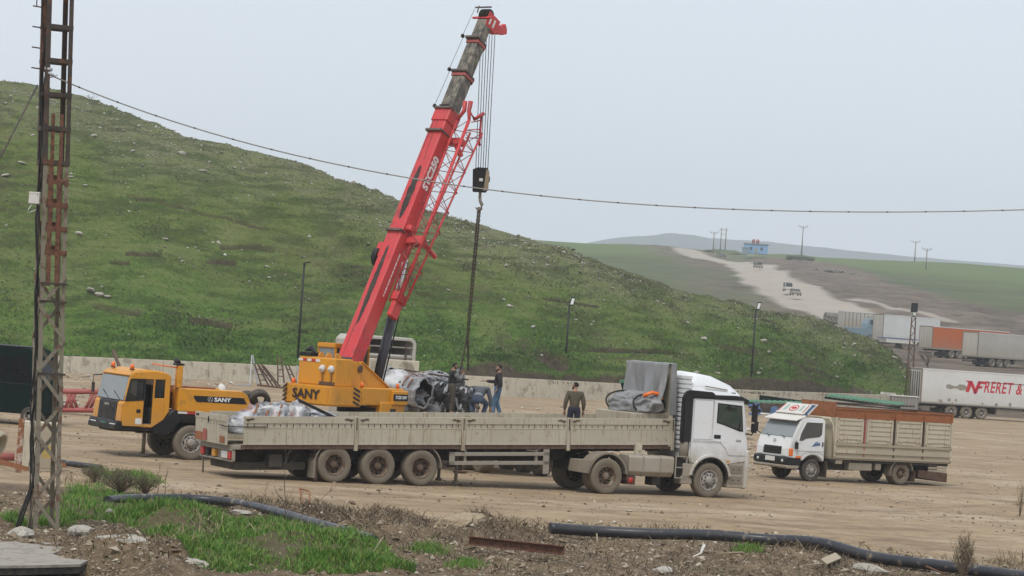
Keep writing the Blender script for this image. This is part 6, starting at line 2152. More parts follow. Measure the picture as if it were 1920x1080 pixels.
def stand(**kw):
    J = dict(pelvis=(0, 0, .96), spine=(0, .01, 1.16), chest=(0, .0, 1.36), neck=(0, .0, 1.50), head=(0, .02, 1.635), hip_l=(-.10, 0, .90), hip_r=(.10, 0, .90), knee_l=(-.11, .03, .50), knee_r=(.11, .03, .50),
             ankle_l=(-.12, -.02, .09), ankle_r=(.12, -.02, .09), toe_l=(-.14, .15, .045), toe_r=(.14, .15, .045), sh_l=(-.19, 0, 1.41), sh_r=(.19, 0, 1.41), el_l=(-.27, -.03, 1.13), el_r=(.27, -.03, 1.13),
             wr_l=(-.27, .06, .90), wr_r=(.27, .06, .90))
    J.update(kw)
    return J


q = at_bed(845, 88.5)
person('man in a dark vest with grey sleeves raising both hands to his face', (q.x, q.y, BZ), -PI / 2 + .25,
       stand(el_l=(-.24, .20, 1.18), el_r=(.24, .20, 1.18), wr_l=(-.10, .30, 1.40), wr_r=(.09, .32, 1.37), toe_l=(-.12, .16, .045), ankle_l=(-.11, .08, .09), knee_l=(-.10, .10, .5), head=(0, .05, 1.63)), 'vest', 'trou_b', 'sleeve')
q = at_bed(932, 88.7)
person('bearded man in black jacket and blue jeans holding out one arm', (q.x, q.y, BZ), PI / 2 - .1,
       stand(el_r=(.24, .12, 1.16), wr_r=(.17, .46, 1.17), el_l=(-.25, -.10, 1.14), wr_l=(-.26, .02, .92), ankle_l=(-.11, .10, .09), toe_l=(-.12, .27, .045), knee_l=(-.10, .10, .5), ankle_r=(.11, -.12, .09), toe_r=(.12, .05, .045), face=(-.15, 1, -.1)), 'jacket', 'jeans', sc=1.02)
q = at_bed(897, 87.4)
pm = person('man in a grey blue jacket stooping on the flatbed with his back turned', (q.x, q.y, BZ), -.12,
            stand(pelvis=(0, -.20, .56), spine=(.01, -.02, .73), chest=(.04, .20, .84), neck=(.06, .36, .86), head=(.07, .47, .79), face=(0, .5, -.85), hip_l=(-.10, -.18, .52), hip_r=(.10, -.18, .52), knee_l=(-.22, .14, .44), knee_r=(.22, .14, .44),
                  ankle_l=(-.15, -.08, .09), ankle_r=(.15, -.08, .09), toe_l=(-.17, .10, .045), toe_r=(.17, .10, .045), sh_l=(-.16, .20, .84), sh_r=(.23, .19, .84), el_l=(-.20, .30, .58), el_r=(.32, .20, .56), wr_l=(-.12, .38, .36), wr_r=(.32, .26, .30)), 'fleece', 'jeans_d', sc=1.12)
skin_obj('undershirt', {'a': (0, -.20, .60, .165), 'b': (0, -.12, .68, .163)}, [['a', 'b']], PM['under'], pm)
q = TRW @ Vector((7.05, .25, 0))
person('man in a brown sweater seen from behind, standing in the beige trailer', tuple(q), .12, stand(face=(-.75, .65, -.05), wr_l=(-.28, .03, .88), wr_r=(.27, .05, .89)), 'sweater', 'navy', sc=1.03)
# ------------------------------------------------------------------ concrete wall in cast lengths
wl = thing('retaining_wall', 'long pale concrete wall at the foot of the green hill', 'wall', (0, 0, 0))
pts = [Vector((x, y, 0)) for x, y in WALL[:-1]]
TOPS = [(-400, 648), (130, 668), (300, 675), (480, 683), (930, 707), (1180, 720), (1420, 732), (1700, 742), (1800, 748)]
for a, b_ in zip(pts, pts[1:]):
    L = (b_ - a).length
    n = max(1, round(L / 3.2))
    for k in range(n):
        p, q = a.lerp(b_, k / n), a.lerp(b_, (k + 1) / n)
        d = (q - p).normalized()
        nn = Vector((-d.y, d.x, 0))
        zs = []
        for r_ in (p, q):
            px0, _ = pix([[r_.x, r_.y, 1.0]])
            ty_ = np.interp(px0[0], [t_[0] for t_ in TOPS], [t_[1] for t_ in TOPS])
            zs.append(float(np.clip(at(px0[0], ty_, r_.y).z, .7, 1.7)))
        off = nn * random.uniform(-.02, .02)
        p2, q2 = p + d * .012 + off, q - d * .012 + off
        b = MB().hexa([p2 + Vector((0, 0, -.2)), q2 + Vector((0, 0, -.2)), q2 + nn * .25 + Vector((0, 0, -.2)), p2 + nn * .25 + Vector((0, 0, -.2))],
                      [p2 + Vector((0, 0, zs[0])), q2 + Vector((0, 0, zs[1])), q2 + nn * .25 + Vector((0, 0, zs[1])), p2 + nn * .25 + Vector((0, 0, zs[0]))])
        b.build('wall_panel', M['concrete'], wl, .015)

# ------------------------------------------------------------------ floodlight posts
def lamp_post(label, px, y_top, y_bot, D, head, rungs=False):
    b0 = at(px, y_bot, D)
    h_ = at(px, y_top, D).z - b0.z
    t_ = thing('lamp_post', label, 'lamp post', (b0.x, b0.y, b0.z - .5))
    MB().tube((0, 0, 0), (0, 0, h_ + .5), .085, 8, .065).build('pole', M['black'], t_)
    z = h_ + .5
    if head == 'flat':
        MB().hexa([(-.05, -.2, z), (.42, -.2, z + .12), (.42, .2, z + .12), (-.05, .2, z)], [(-.02, -.2, z + .1), (.45, -.2, z + .2), (.45, .2, z + .2), (-.02, .2, z + .1)]).build('lamp_head', M['black'], t_)
    else:
        MB().bar((-.35, 0, z), (.1, 0, z), .04).build('arm', M['dkbrown'], t_)
        MB().hexa([(.02, -.12, z), (.30, -.12, z), (.30, .1, z), (.02, .1, z)], [(.12, -.05, z + .62), (.42, -.05, z + .62), (.42, .16, z + .62), (.12, .16, z + .62)]).build('lamp_head', M['black'], t_, .02)
        MB().hexa([(.06, -.135, z + .08), (.26, -.135, z + .08), (.26, -.12, z + .08), (.06, -.12, z + .08)], [(.15, -.075, z + .52), (.36, -.075, z + .52), (.36, -.06, z + .52), (.15, -.06, z + .52)]).build('lens', M['lens'], t_)
    if rungs:
        for k in range(7):
            MB().bar((-.12, 0, 1 + k * .7), (.02, 0, 1 + k * .7), .03).build('step_bolt', M['dkbrown'], t_)
    return t_


lamp_post('lamp post with a flat lamp left of the crane boom', 557, 494, 690, 180.5, 'flat', True)
lamp_post('lamp post with a box lamp above the man in brown', 1058, 572, 714, 193, 'box')
lamp_post('lamp post with a box lamp above the white tractor cab', 1407, 580, 734, 207, 'box')
# lattice mast with a floodlight behind the lettered trailer
p = at(1703, 752, 229)
ms = thing('light_mast', 'thin lattice mast with a square floodlight above the lettered trailer', 'lamp post', (p.x, p.y, -.1))
hm = at(1714, 592, 229).z
ln_ = .012
for sx_, sy_ in ((-1, -1), (1, -1), (1, 1), (-1, 1)):
    MB().tube((sx_ * .32, sy_ * .32, 0), (sx_ * .16, sy_ * .16, hm), .035, 6).build('leg', M['rust_d'], ms)
for k in range(14):
    z0, z1 = hm * k / 14, hm * (k + 1) / 14
    w0, w1 = .32 - .16 * k / 14, .32 - .16 * (k + 1) / 14
    s_ = 1 if k % 2 else -1
    for y in (-1, 1):
        MB().tube((-s_ * w0, y * w0, z0), (s_ * w1, y * w1, z1), .018, 5).build('brace', M['rust_d'], ms)
MB().box(-.1, .1, -.1, .1, hm, hm + .35).build('lamp_neck', M['black'], ms)
MB().box(-.1, .14, -.16, -.02, hm + .1, hm + .45).build('small_lamp', M['lens'], ms, .03)
MB().hexa([(-.3, -.2, hm + .4), (.26, -.2, hm + .4), (.26, .15, hm + .4), (-.3, .15, hm + .4)], [(-.26, -.12, hm + 1.2), (.3, -.12, hm + 1.2), (.3, .2, hm + 1.2), (-.26, .2, hm + 1.2)]).build('lamp_head', M['black'], ms, .03)


def bare_tree(name, label, cat, base, h_, spread, seed, m_, n=60, r0=.09, trunk=.25):
    t_ = thing(name, label, cat, base)
    rr = random.Random(seed)
    tr = MB().path([(0, 0, -.1), (.03 * h_, .0, h_ * trunk * .5), (.0, .02, h_ * trunk)], [r0, r0 * .8, r0 * .65], 7)
    tr.build('trunk', m_, t_)
    b = MB()
    def grow(p, d, L, r, lev):
        q = p + d * L
        mid = p.lerp(q, .5) + Vector((rr.uniform(-1, 1), rr.uniform(-1, 1), rr.uniform(-1, 1))) * L * .08
        b.path([p, mid, q], [r, r * .8, r * .55], 4)
        if lev:
            for k in range(rr.choice((2, 3, 3))):
                nd = (d + Vector((rr.uniform(-1, 1), rr.uniform(-1, 1), rr.uniform(-.35, .7))) * spread).normalized()
                grow(p.lerp(q, rr.uniform(.45, 1)), nd, L * rr.uniform(.55, .8), r * .55, lev - 1)
    for k in range(5):
        a = rr.uniform(0, 2 * PI)
        grow(Vector((0, 0, h_ * trunk * rr.uniform(.7, 1))), Vector((math.cos(a) * spread, math.sin(a) * spread, 1)).normalized(), h_ * .32, r0 * .5, 3)
    b.build('branches', m_, t_)
    return t_


p = far_spot(1738, 694)
bare_tree('bare_tree', 'small leafless tree between the light mast and the orange trailer', 'tree', (p.x, p.y, p.z - .1), 2.9, .75, 3, mat('grey_bark', (.12, .085, .065), .9, .2, 5), r0=.12)

# ------------------------------------------------------------------ stored steel along the wall
def ladder_frame(name, label, p0, p1, w0, w1, n, m_, r_=.05, group=None):
    """two rails converging upwards with rungs; leans between two points"""
    t_ = thing(name, label, 'steel frame', tuple(p0), 0, group)
    v = Vector(p1) - Vector(p0)
    rt = Vector((1, .3, 0)).normalized()
    for s_ in (-1, 1):
        MB().bar(rt * s_ * w0, v + rt * s_ * w1, r_).build('rail', m_, t_)
    for k in range(1, n + 1):
        q = k / (n + 1)
        w = w0 + (w1 - w0) * q
        MB().bar(v * q - rt * w, v * q + rt * w, r_ * .8).build('rung', m_, t_)
    return t_


def lean(px0, py0, px1, py1, D, back=.5):
    return at(px0, py0, D), at(px1, py1, D + back)


a, b_ = lean(476, 721, 473, 666, 170)
ladder_frame('rack_ladder', 'pale galvanised A shaped frame leaning on the wall', a, b_, .26, .03, 3, M['steelgalv'], .07)
for k, (x0, y0, x1, y1, w0, w1, lb_) in enumerate(((497, 723, 480, 682, .24, .10, 'rusty ladder frame just right of the galvanised frame'), (516, 724, 487, 683, .14, .10, 'long rusty ladder frame leaning steeply, second from the galvanised frame'),
                                                   (524, 727, 492, 685, .10, .06, 'narrow rusty frame lying lowest in the leaning stack'), (527, 718, 524, 668, .20, .12, 'upright rusty frame left of the crane counterweight'),
                                                   (553, 720, 538, 684, .14, .1, 'slanting rusty frame behind the crane counterweight'), (572, 705, 560, 686, .2, .16, 'pale frame half hidden by the winch house'))):
    a, b_ = lean(x0, y0, x1, y1, 169 - k * .4)
    ladder_frame('rack_ladder', lb_, a, b_, w0, w1, 3, M['rust_d'] if k < 5 else M['steelgalv'], .075)
p = at(458, 722, 168)
o = MB().box(0, .8, -.15, .15, 0, .1).build('short_channel', M['steelgalv'])
o.location = (p.x - .4, p.y, 0.02)
tag(o, 'short pale steel channel lying at the foot of the galvanised frame', 'channel')
o = MB().bar((0, 0, 0), at(538, 728, 167) - at(482, 722, 167), .14, .12).build('steel_channel', M['rust_d'])
o.location = at(482, 722, 167)
tag(o, 'long dusty rusty channel lying along the wall under the leaning frames', 'channel')
a, b_ = at(232, 708, 150), at(212, 657, 152)
o = MB().bar((0, 0, 0), b_ - a, .16, .12).build('rusty_beam', M['rust_d'])
o.location = a
tag(o, 'rusty beam leaning up behind the yellow crane cab', 'beam')
o = MB().path([at(190, 702, 148), at(207, 694, 148), at(214, 688, 148)], .05, 6).build('bent_rod', M['rust_d'])
tag(o, 'dark bent rod by the leaning rusty beam', 'rod')
# red lattice section on the ground behind the cab
rl = thing('lattice_section', 'dull red lattice boom section lying behind the crane cab', 'boom section', (0, 0, 0))
D0 = 108
for y0, y1 in ((734, 735), (768, 770)):
    MB().tube(at(85, y0, D0), at(200, y1, D0), .1, 8).tube(at(85, y0 - 1, D0 + 1), at(200, y1 - 1, D0 + 1), .1, 8).build('chord', M['red_dull'], rl)
for xa, xb in ((95, 112), (133, 122), (126, 137), (176, 160), (178, 192)):
    MB().tube(at(xa, 736, D0), at(xb, 767, D0), .07, 7).build('brace', M['red_dull'], rl)
    MB().tube(at(xa + 8, 736, D0 + 1), at(xb + 8, 767, D0 + 1), .07, 7).build('brace', M['red_dull'], rl)
# old tyres beyond the deck of the crane
for px, py, lb_ in ((461, 746, 'old black tyre standing behind the crane deck'), (484, 743, 'old black tyre lying right of another behind the crane deck')):
    p = at(px, py + 9, 92)
    o = link('old_tyre', wheel_meshes(.43, .28, 'deep', 'tyre_d', 'rim_mud')[0], None, (p.x, p.y, p.z), (.5, .3, .6))
    tag(o, lb_, 'tyre')
    # stands on a timber pallet
p = at(470, 762, 92)
pl = thing('timber_stack', 'timber stack under the two old tyres', 'timber', (p.x, p.y, 0))
for k in range(5):
    for j in range(4):
        MB().box(-1.0, 1.0, -.5 + j * .27, -.28 + j * .27, .02 + k * .26, .26 + k * .26).build('plank', M['wood'], pl)
p = at(416, 720, 140)
o = crumple('sack', M['offwhite'], Matrix.Translation((p.x, p.y, 0.0)), (.22, .2, .5), 51, .25, 1.3, 3, -.5, ridge=False)
tag(o, 'small white sack on the yard behind the crane deck', 'sack')

# ------------------------------------------------------------------ sheets, beams and crates in front of the right end of the wall
def sheet(label, a, b_, depth, m_, ribs, lift):
    """corrugated roofing panel between two ends, sloping back over depth"""
    t_ = thing('roof_sheet', label, 'roof sheet', tuple(a))
    v = Vector(b_) - Vector(a)
    bk = Vector((.35, 1, 0)).normalized() * depth + Vector((0, 0, lift))
    n = ribs * 4
    rings = []
    for i in range(n + 1):
        z = (0, .0, .04, .04)[i % 4]
        p0 = v * (i / n) + Vector((0, 0, z))
        rings.append([p0, p0 + bk, p0 + bk - Vector((0, 0, .05)), p0 - Vector((0, 0, .05))])
    MB().loft(rings).build('sheet', m_, t_)
    MB().bar(Vector((0, .05, -.14)), v + Vector((0, .05, -.14)), .08, .16).build('batten', M['darkgreen'], t_)
    return t_


sheet('green roofing sheet raised on its side right of the small truck cab', at(1547, 742, 196), at(1688, 760, 190), 2.0, M['green'], 16, .16)
sheet('low green roofing sheet behind the white tractor cab mirror', at(1395, 753, 192), at(1520, 757, 189), 1.6, M['green'], 12, .12)
a, b_ = at(1424, 741, 197), at(1508, 752, 195)
o = MB().hexa([Vector((0, 0, -.4)), b_ - a + Vector((0, 0, -.05)), b_ - a, Vector((0, 0, 0))], [Vector((.2, .8, -.4)), b_ - a + Vector((.2, .8, -.05)), b_ - a + Vector((.2, .8, 0)), Vector((.2, .8, 0))]).build('metal_hood', M['darkgreen'])
o.location = a
tag(o, 'dark green wedge shaped metal hood on the stored sheets', 'hood')
bs = thing('beam_stack', 'stack of dark steel beams behind the roof sign of the small truck', 'beams', (0, 0, 0))
for k in range(6):
    y = 757 + (k % 3) * 6
    MB().bar(at(1400 + k * 4, y, 187 + k * .6), at(1475 + k * 8, y + 6, 186 + k * .6), .18, .2).build('beam', M['dkbrown'], bs)
o = MB().tube(at(1408, 775, 184), at(1462, 779, 184), .11, 10).build('steel_pipe', M['steelgalv'])
tag(o, 'pale steel pipe lying in front of the dark beams', 'pipe')
bf = thing('blue_scrap', 'blue metal frame beside the white tractor cab mirror', 'frame', (0, 0, 0))
for a, b_ in (((1403, 759), (1424, 758)), ((1412, 776), (1428, 768)), ((1404, 777), (1426, 775)), ((1421, 758), (1424, 772))):
    MB().bar(at(*a, 181), at(*b_, 181), .16, .2).build('bar', M['blue'], bf)
o = MB().box(-.25, .25, -.2, .2, 0, .7).build('blue_drum', M['blue'], None, .08, 2)
o.location = at(1452, 768, 180)
o.location.z = 0
tag(o, 'small blue can by the stored beams', 'can')
o = MB().path([at(1520, 752, 194), at(1580, 756, 191), at(1640, 759, 189), at(1715, 762, 188)], .07, 6).build('long_rod', M['dkbrown'])
tag(o, 'long dark rod resting along the tops of the stored sheets', 'rod')
p = at(1691, 762, 196)
ct_ = thing('wire_crate', 'grey slatted crate at the left end of the lettered trailer', 'crate', (p.x, p.y, 0))
zt = at(1691, 743, 196).z
for k in range(8):
    MB().box(-.85 + k * .24, -.72 + k * .24, -.62, -.58, .1, zt).build('slat', M['grey'], ct_)
MB().box(-.85, 1.1, -.57, .6, .12, zt - .03).build('crate_load', M['tarp'], ct_)
MB().box(-.9, 1.14, -.66, .66, zt, zt + .06).box(-.9, 1.14, -.66, .66, .02, .10).build('crate_frame', M['offwhite'], ct_)
a, b_ = at(1654, 737, 224), at(1677, 739, 226)
o = MB().bar((0, 0, 0), b_ - a, .3, .2).build('timber_block', M['offwhite'])
o.location = a
tag(o, 'pale timber block resting on top of the wall', 'timber')
gh = thing('hopper', 'dark green hopper peeping out left of the grey headboard tarpaulin', 'hopper', tuple(at(1176, 765, 118)))
MB().hexa([(-.12, -.3, .3), (.25, -.3, .3), (.25, .3, .3), (-.12, .3, .3)], [(-.35, -.6, 1.1), (.6, -.6, 1.1), (.6, .6, 1.1), (-.35, .6, 1.1)]).build('hopper_body', M['darkgreen'], gh, .02)
MB().box(-.4, .65, -.65, .65, 1.1, 1.22).build('hopper_rim', M['green'], gh)
MB().path([(-.1, -.3, .3), (-.5, -.4, .35), (-.55, -.4, .1), (-.3, -.3, .0), (.3, -.3, .0)], .05, 6).build('hopper_pipe', M['steelgalv'], gh)
for x in (-.1, .4):
    MB().bar((x, 0, .3), (x, 0, -1.2), .06).build('leg', M['dkbrown'], gh)

# ------------------------------------------------------------------ dark green van at the left edge
M['glass_k'] = mat('van_dark_glass', (.003, .004, .005), .35, .1, 3, film=0, spec=.15)
vp = at(40, 790, 97)
vn_ = thing('green_van', 'dark green van cut off by the left edge of the photo', 'van', (vp.x, vp.y, 0), math.radians(-14))
SV = [(-3.6, .42), (-3.6, 2.55), (-3.4, 2.78), (.45, 2.78), (.62, 2.70), (1.05, 1.65), (1.15, 1.55), (1.15, .42)]
MB().loft([[(x, y * (1 - max(0, z - 1.5) * .05), z) for x, z in SV] for y in (-.95, .95)]).build('body', M['darkgreen'], vn_, .05, 2)
for x0, x1 in ((-3.3, -1.3), (-1.2, -.25), (-.15, .5)):
    MB().prism([(x0, 1.62), (x0, 2.5), (min(x1, .42), 2.5), (x1 + (.25 if x1 > .3 else 0), 1.62)], 'y', -.955, -.94).build('window', M['glass_k'], vn_)
MB().hexa([(.60, -.8, 2.6), (.60, .8, 2.6), (1.05, .88, 1.70), (1.05, -.88, 1.70)], [(.64, -.8, 2.6), (.64, .8, 2.6), (1.09, .88, 1.70), (1.09, -.88, 1.70)]).build('windscreen', M['glass_k'], vn_)
MB().box(-3.4, .4, -.7, .7, 2.78, 2.84).build('roof_panel', M['black'], vn_, .02)
MB().bar((-3.55, -.965, 1.50), (1.1, -.965, 1.50), .02, .04).build('side_trim', M['black'], vn_)
for x in (-2.9, .72):
    wheel(vn_, x, -.85, .36, .22, -1, 'deep', 'tyre_d', 'rim_grey')
    wheel(vn_, x, .85, .36, .22, 1, 'deep', 'tyre_d', 'rim_grey')
# beige cabinet and rusty post behind the pylon
cp = yard(70, 882)
ce = thing('electric_cabinet', 'beige metal cabinet standing behind the pylon', 'cabinet', (cp.x, cp.y, cp.z - .05), .12)
hc = at(70, 787, cp.y).z - cp.z
MB().box(-.48, .48, -.2, .3, .05, hc).build('cabinet_body', M['beige'], ce, .015)
MB().box(-.02, .44, -.215, -.2, .12, hc - .08).build('door', M['beige_d'], ce, .01)
MB().box(-.44, -.05, -.215, -.2, .12, hc - .08).build('door', M['beige'], ce, .01)
MB().box(.02, .07, -.24, -.21, hc * .5, hc * .58).build('handle', M['dkbrown'], ce)
MB().box(.1, .36, -.219, -.214, hc * .3, hc * .55).build('label_plate', mat('faded_yellow_plate', (.42, .30, .08), .8, .3, 8, film=.2), ce)
p = yard(34, 886)
o = MB().box(-.07, .07, -.05, .05, -.1, at(34, 784, p.y).z - p.z).build('rusty_post', mat('rust_and_white_post', (.22, .075, .028), .8, .3, 6, spots=(.5, .46, .4), spot_amt=.5, spot_scale=4))
o.location = p
tag(o, 'rusty post with flaking white paint beside the beige cabinet', 'post')
p = yard(-6, 872)
cu = MB().lathe([(.38, -1.2), (.46, -1.2), (.46, .0), (.38, .0), (.36, -.3), (.36, -1.0)], (0, 0, 0), (.8, -.2, -.35), 24)
o = cu.build('concrete_pipe', M['concrete'])
o.location = (p.x, p.y, .45)
tag(o, 'broken concrete pipe at the left edge beside the rusty post', 'pipe')
for k, (a, b_, r_, lb_) in enumerate((((-30, 862), (25, 864), .13, 'thick red steel tube at the left edge'), ((-20, 872), (60, 896), .06, 'upper rusty angle bar under the cabinet'), ((-20, 880), (48, 898), .05, 'lower rusty angle bar at the left edge'), ((84, 880), (122, 895), .07, 'rusty bar poking out right of the cabinet'))):
    pa, pb = yard(*a), yard(*b_)
    up = Vector((0, 0, .1 + .05 * k))
    o = (MB().tube(pa + up, pb + up, r_, 10) if k == 0 else MB().angle(pa + up, pb + up, r_ * 1.6, .015, (0, 0, 1), (0, 1, 0))).build('steel_tube' if k == 0 else 'angle_bar', M['red_dull'] if k == 0 else M['rustorange'])
    tag(o, lb_, 'bar')

# ------------------------------------------------------------------ rusty lattice pylon
TB = yard(82, 994)
lean_v = Vector((-.44, 0, 10)).normalized()
py_t = thing('pylon', 'tall rusty lattice pylon standing in the left foreground', 'pylon', (TB.x, TB.y, TB.z - .15))
ta = math.radians(24)
ex, ey = Vector((math.cos(ta), math.sin(ta), 0)), Vector((-math.sin(ta), math.cos(ta), 0))
HT, HW = 14.0, .245


def pc(sx_, sy_, z, k=1.0):
    return lean_v * z + ex * (sx_ * HW * k) + ey * (sy_ * HW * k)


ZC, ZB = 7.25, 5.9           # black battened top starts at ZC, rusty collar pieces between
for sx_, sy_ in ((-1, -1), (1, -1), (1, 1), (-1, 1)):
    MB().angle(pc(sx_, sy_, 0), pc(sx_, sy_, ZC + .3 if sy_ < 0 else ZC), .075, .012, ex * -sx_, ey * -sy_).build('leg', M['legs'], py_t)
    MB().angle(pc(sx_, sy_, ZC, 1.06), pc(sx_, sy_, HT, 1.06), .085, .014, ex * -sx_, ey * -sy_).build('upper_leg', M['dkbrown'], py_t)
for sx_ in (-1, 1):
    MB().bar(pc(sx_ * .35, -1, ZB, 1.0), pc(sx_ * .35, -1, ZC + 1.0), .07, .02, ey).build('splice_plate', M['rust'], py_t)
# black battens of the upper part, all four faces
for z in np.arange(ZC + .05, HT, .66):
    for a, c in (((-1, -1), (1, -1)), ((-1, 1), (1, 1)), ((-1, -1), (-1, 1)), ((1, -1), (1, 1))):
        MB().bar(pc(*a, z, 1.05), pc(*c, z, 1.05), .02, .085).build('batten', M['dkbrown'], py_t)
# rusty battens
for z in np.arange(5.55, ZC, .46):
    MB().bar(pc(-.75, -1.06, z), pc(1.02, -1.06, z), .015, .10).build('batten', M['rust'], py_t)
    MB().bar(pc(-1, 1.03, z + .1), pc(1, 1.03, z + .1), .015, .10).build('batten', M['rust'], py_t)
for q in (-.45, .25):
    MB().bar(pc(q, -1.08, 4.9), pc(q, -1.08, ZC + .1), .09, .015, ey).build('rust_strap', M['rust'], py_t)
# zigzag braces of the lower part
zs_ = np.arange(.15, 5.7, .62)
for k, (z0, z1) in enumerate(zip(zs_, zs_[1:])):
    s_ = 1 if k % 2 else -1
    for face in range(4):
        if face == 0:
            a, c = pc(-s_, -1.05, z0), pc(s_, -1.05, z1)
        elif face == 1:
            a, c = pc(s_, 1.05, z0), pc(-s_, 1.05, z1)
        elif face == 2:
            a, c = pc(-1.05, -s_, z0), pc(-1.05, s_, z1)
        else:
            a, c = pc(1.05, s_, z0), pc(1.05, -s_, z1)
        MB().bar(a, c, .016, .07).build('brace', M['legs'], py_t)
for z in (4.6, 4.95, 3.2):
    MB().bar(pc(-1.1, -1.1, z), pc(1.15, -1.1, z), .03, .04).build('stay_bar', M['dkbrown'], py_t)
# step bolts and cleat rail up the left edge
MB().bar(pc(-1.15, -.3, 9.05), pc(-1.15, -.3, HT), .10, .06, ey).build('cleat_rail', M['rust'], py_t)
for k in range(10):
    z = 9.1 + k * .40
    MB().tube(pc(-1.15, -.3, z), pc(-1.15, -.3, z) - ex * .22 + Vector((0, 0, .01)), .014, 5).build('step_bolt', M['dkbrown'], py_t)
MB().bar(pc(-1.75, -.3, 10.3), pc(-1.78, -.3, 11.7), .02, .02).build('tie_bar', M['dkbrown'], py_t)
pw = thing('power_cable', 'black cables strapped down the left side of the pylon', 'cable', tuple(py_t.location))
for k in range(3):
    pts_ = []
    for q in np.linspace(0, 1, 30):
        z = 13.8 * (1 - q)
        wob = .05 * math.sin(q * 19 + k * 2) + .03 * math.sin(q * 43 + k)
        dx = -1.0 - .15 * q - (max(0, q - .93) * 18)
        pts_.append(pc(dx, -.4 - .1 * k, z) + ex * wob)
    MB().path(pts_, .018 + .006 * (k == 0), 6).build('cable_strand', M['wire'], pw)
bx = at(65, 372, TB.y - .2)
wb_ = thing('antenna_box', 'small white box with a looped cable on the left of the pylon', 'box', tuple(bx))
MB().box(-.105, .105, -.06, .06, -.11, .12).build('box_body', M['offwhite'], wb_, .012)
MB().box(-.11, .11, -.065, .065, .09, .125).build('box_lid', M['offwhite'], wb_, .006)
MB().box(.1, .2, -.02, .02, .0, .05).build('bracket', M['grey'], wb_)
MB().path([(-.04, -.02, -.11), (-.1, -.03, -.22), (-.12, -.02, -.30), (-.04, 0, -.26), (.04, 0, -.22), (.1, 0, -.12)], .009, 5).build('cable_loop', M['offwhite'], wb_)
MB().path([(.06, 0, .12), (.1, 0, .3), (.22, .02, .5)], .012, 5).build('cable_tail', M['offwhite'], wb_)
gw = MB().tube(at(70, 160, TB.y), at(-25, 345, TB.y - 6), .018, 6)
o = gw.build('guy_wire', M['dkbrown'])
tag(o, 'slack guy wire running from the pylon to the left edge', 'wire')
# span of overhead cable with twist ties
cb_ = thing('overhead_cable', 'pale overhead cable sagging from the pylon across the whole view', 'cable', (0, 0, 0))
ctrl = [(93, 139), (300, 222), (520, 283), (740, 328), (900, 352), (1150, 379), (1400, 394), (1600, 398), (1780, 397), (1920, 394), (2200, 378), (2600, 345)]
cx_ = np.linspace(93, 2600, 140)
# parabola through the measured sag
co_ = np.polyfit([c[0] for c in ctrl], [c[1] for c in ctrl], 4)
line = [at(x, float(np.interp(x, [c[0] for c in ctrl], [c[1] for c in ctrl]) * .0 + np.polyval(co_, x)), TB.y + (x - 93) * .004) for x in cx_]
MB().path(line, .014, 6).build('cable_span', M['cable'], cb_)
for k in range(3, 139, 4):
    MB().path([line[k], line[k].lerp(line[k + 1], .14)], .019, 6).build('tie', M['wire'], cb_)
ih = MB().path([at(83, 150, TB.y), at(90, 135, TB.y - .3), at(100, 142, TB.y - .35)], .03, 6).tube(at(84, 128, TB.y - .3), at(98, 131, TB.y - .3), .035, 8).tube(at(86, 148, TB.y - .3), at(108, 141, TB.y - .3), .012, 6)
ih.build('cable_clamp', M['steelgalv'], cb_)
end = line[-1]
ep = thing('cable_pole', 'bare pole carrying the far end of the overhead cable', 'pole', (end.x, end.y, 0))
MB().tube((0, 0, 0), (0, 0, end.z + .3), .12, 10, .09).build('pole', M['wood'], ep)
# ------------------------------------------------------------------ foreground: pipes, beam, slab, stones, scrub
def pipe_run(label, pts, r, lift=.0, follow=0.0):
    P = []
    for px, py in pts:
        g = gnd(px, py, 0.0)
        z = max(float(ground_z(g.x + a, g.y - b)) for a in (-.3, 0, .3) for b in (0, .3, .7)) * follow
        P.append(Vector((g.x, g.y, max(z, 0) + r + lift)))
    # smooth
    Q = []
    for k in range(len(P) - 1):
        for q in np.linspace(0, 1, 8, endpoint=False):
            p0, p1, p2, p3 = P[max(k - 1, 0)], P[k], P[k + 1], P[min(k + 2, len(P) - 1)]
            Q.append(.5 * ((2 * p1) + (p2 - p0) * q + (2 * p0 - 5 * p1 + 4 * p2 - p3) * q * q + (3 * p1 - p0 - 3 * p2 + p3) * q ** 3))
    Q.append(P[-1])
    o = MB().path(Q, r, 18).build('black_pipe', M['hdpe'])
    return tag(o, label, 'pipe')


pipe_run('black plastic pipe curving out of the green grass', [(200, 956), (250, 952), (330, 951), (410, 956), (470, 966), (530, 981), (590, 999), (650, 1016), (700, 1032)], .105, lift=.10)
pipe_run('long black plastic pipe along the right front of the yard', [(1030, 1012), (1120, 1016), (1220, 1023), (1330, 1029), (1430, 1036), (1530, 1047), (1640, 1062), (1760, 1078), (1900, 1098), (2100, 1130)], .125, lift=.03, follow=.9)
a, b_ = yard(105, 874), yard(188, 884)
o = MB().tube(a + Vector((0, 0, .12)), b_ + Vector((0, 0, .1)), .085, 14).build('black_pipe', M['hdpe'])
tag(o, 'short grey black pipe end lying right of the pylon', 'pipe')
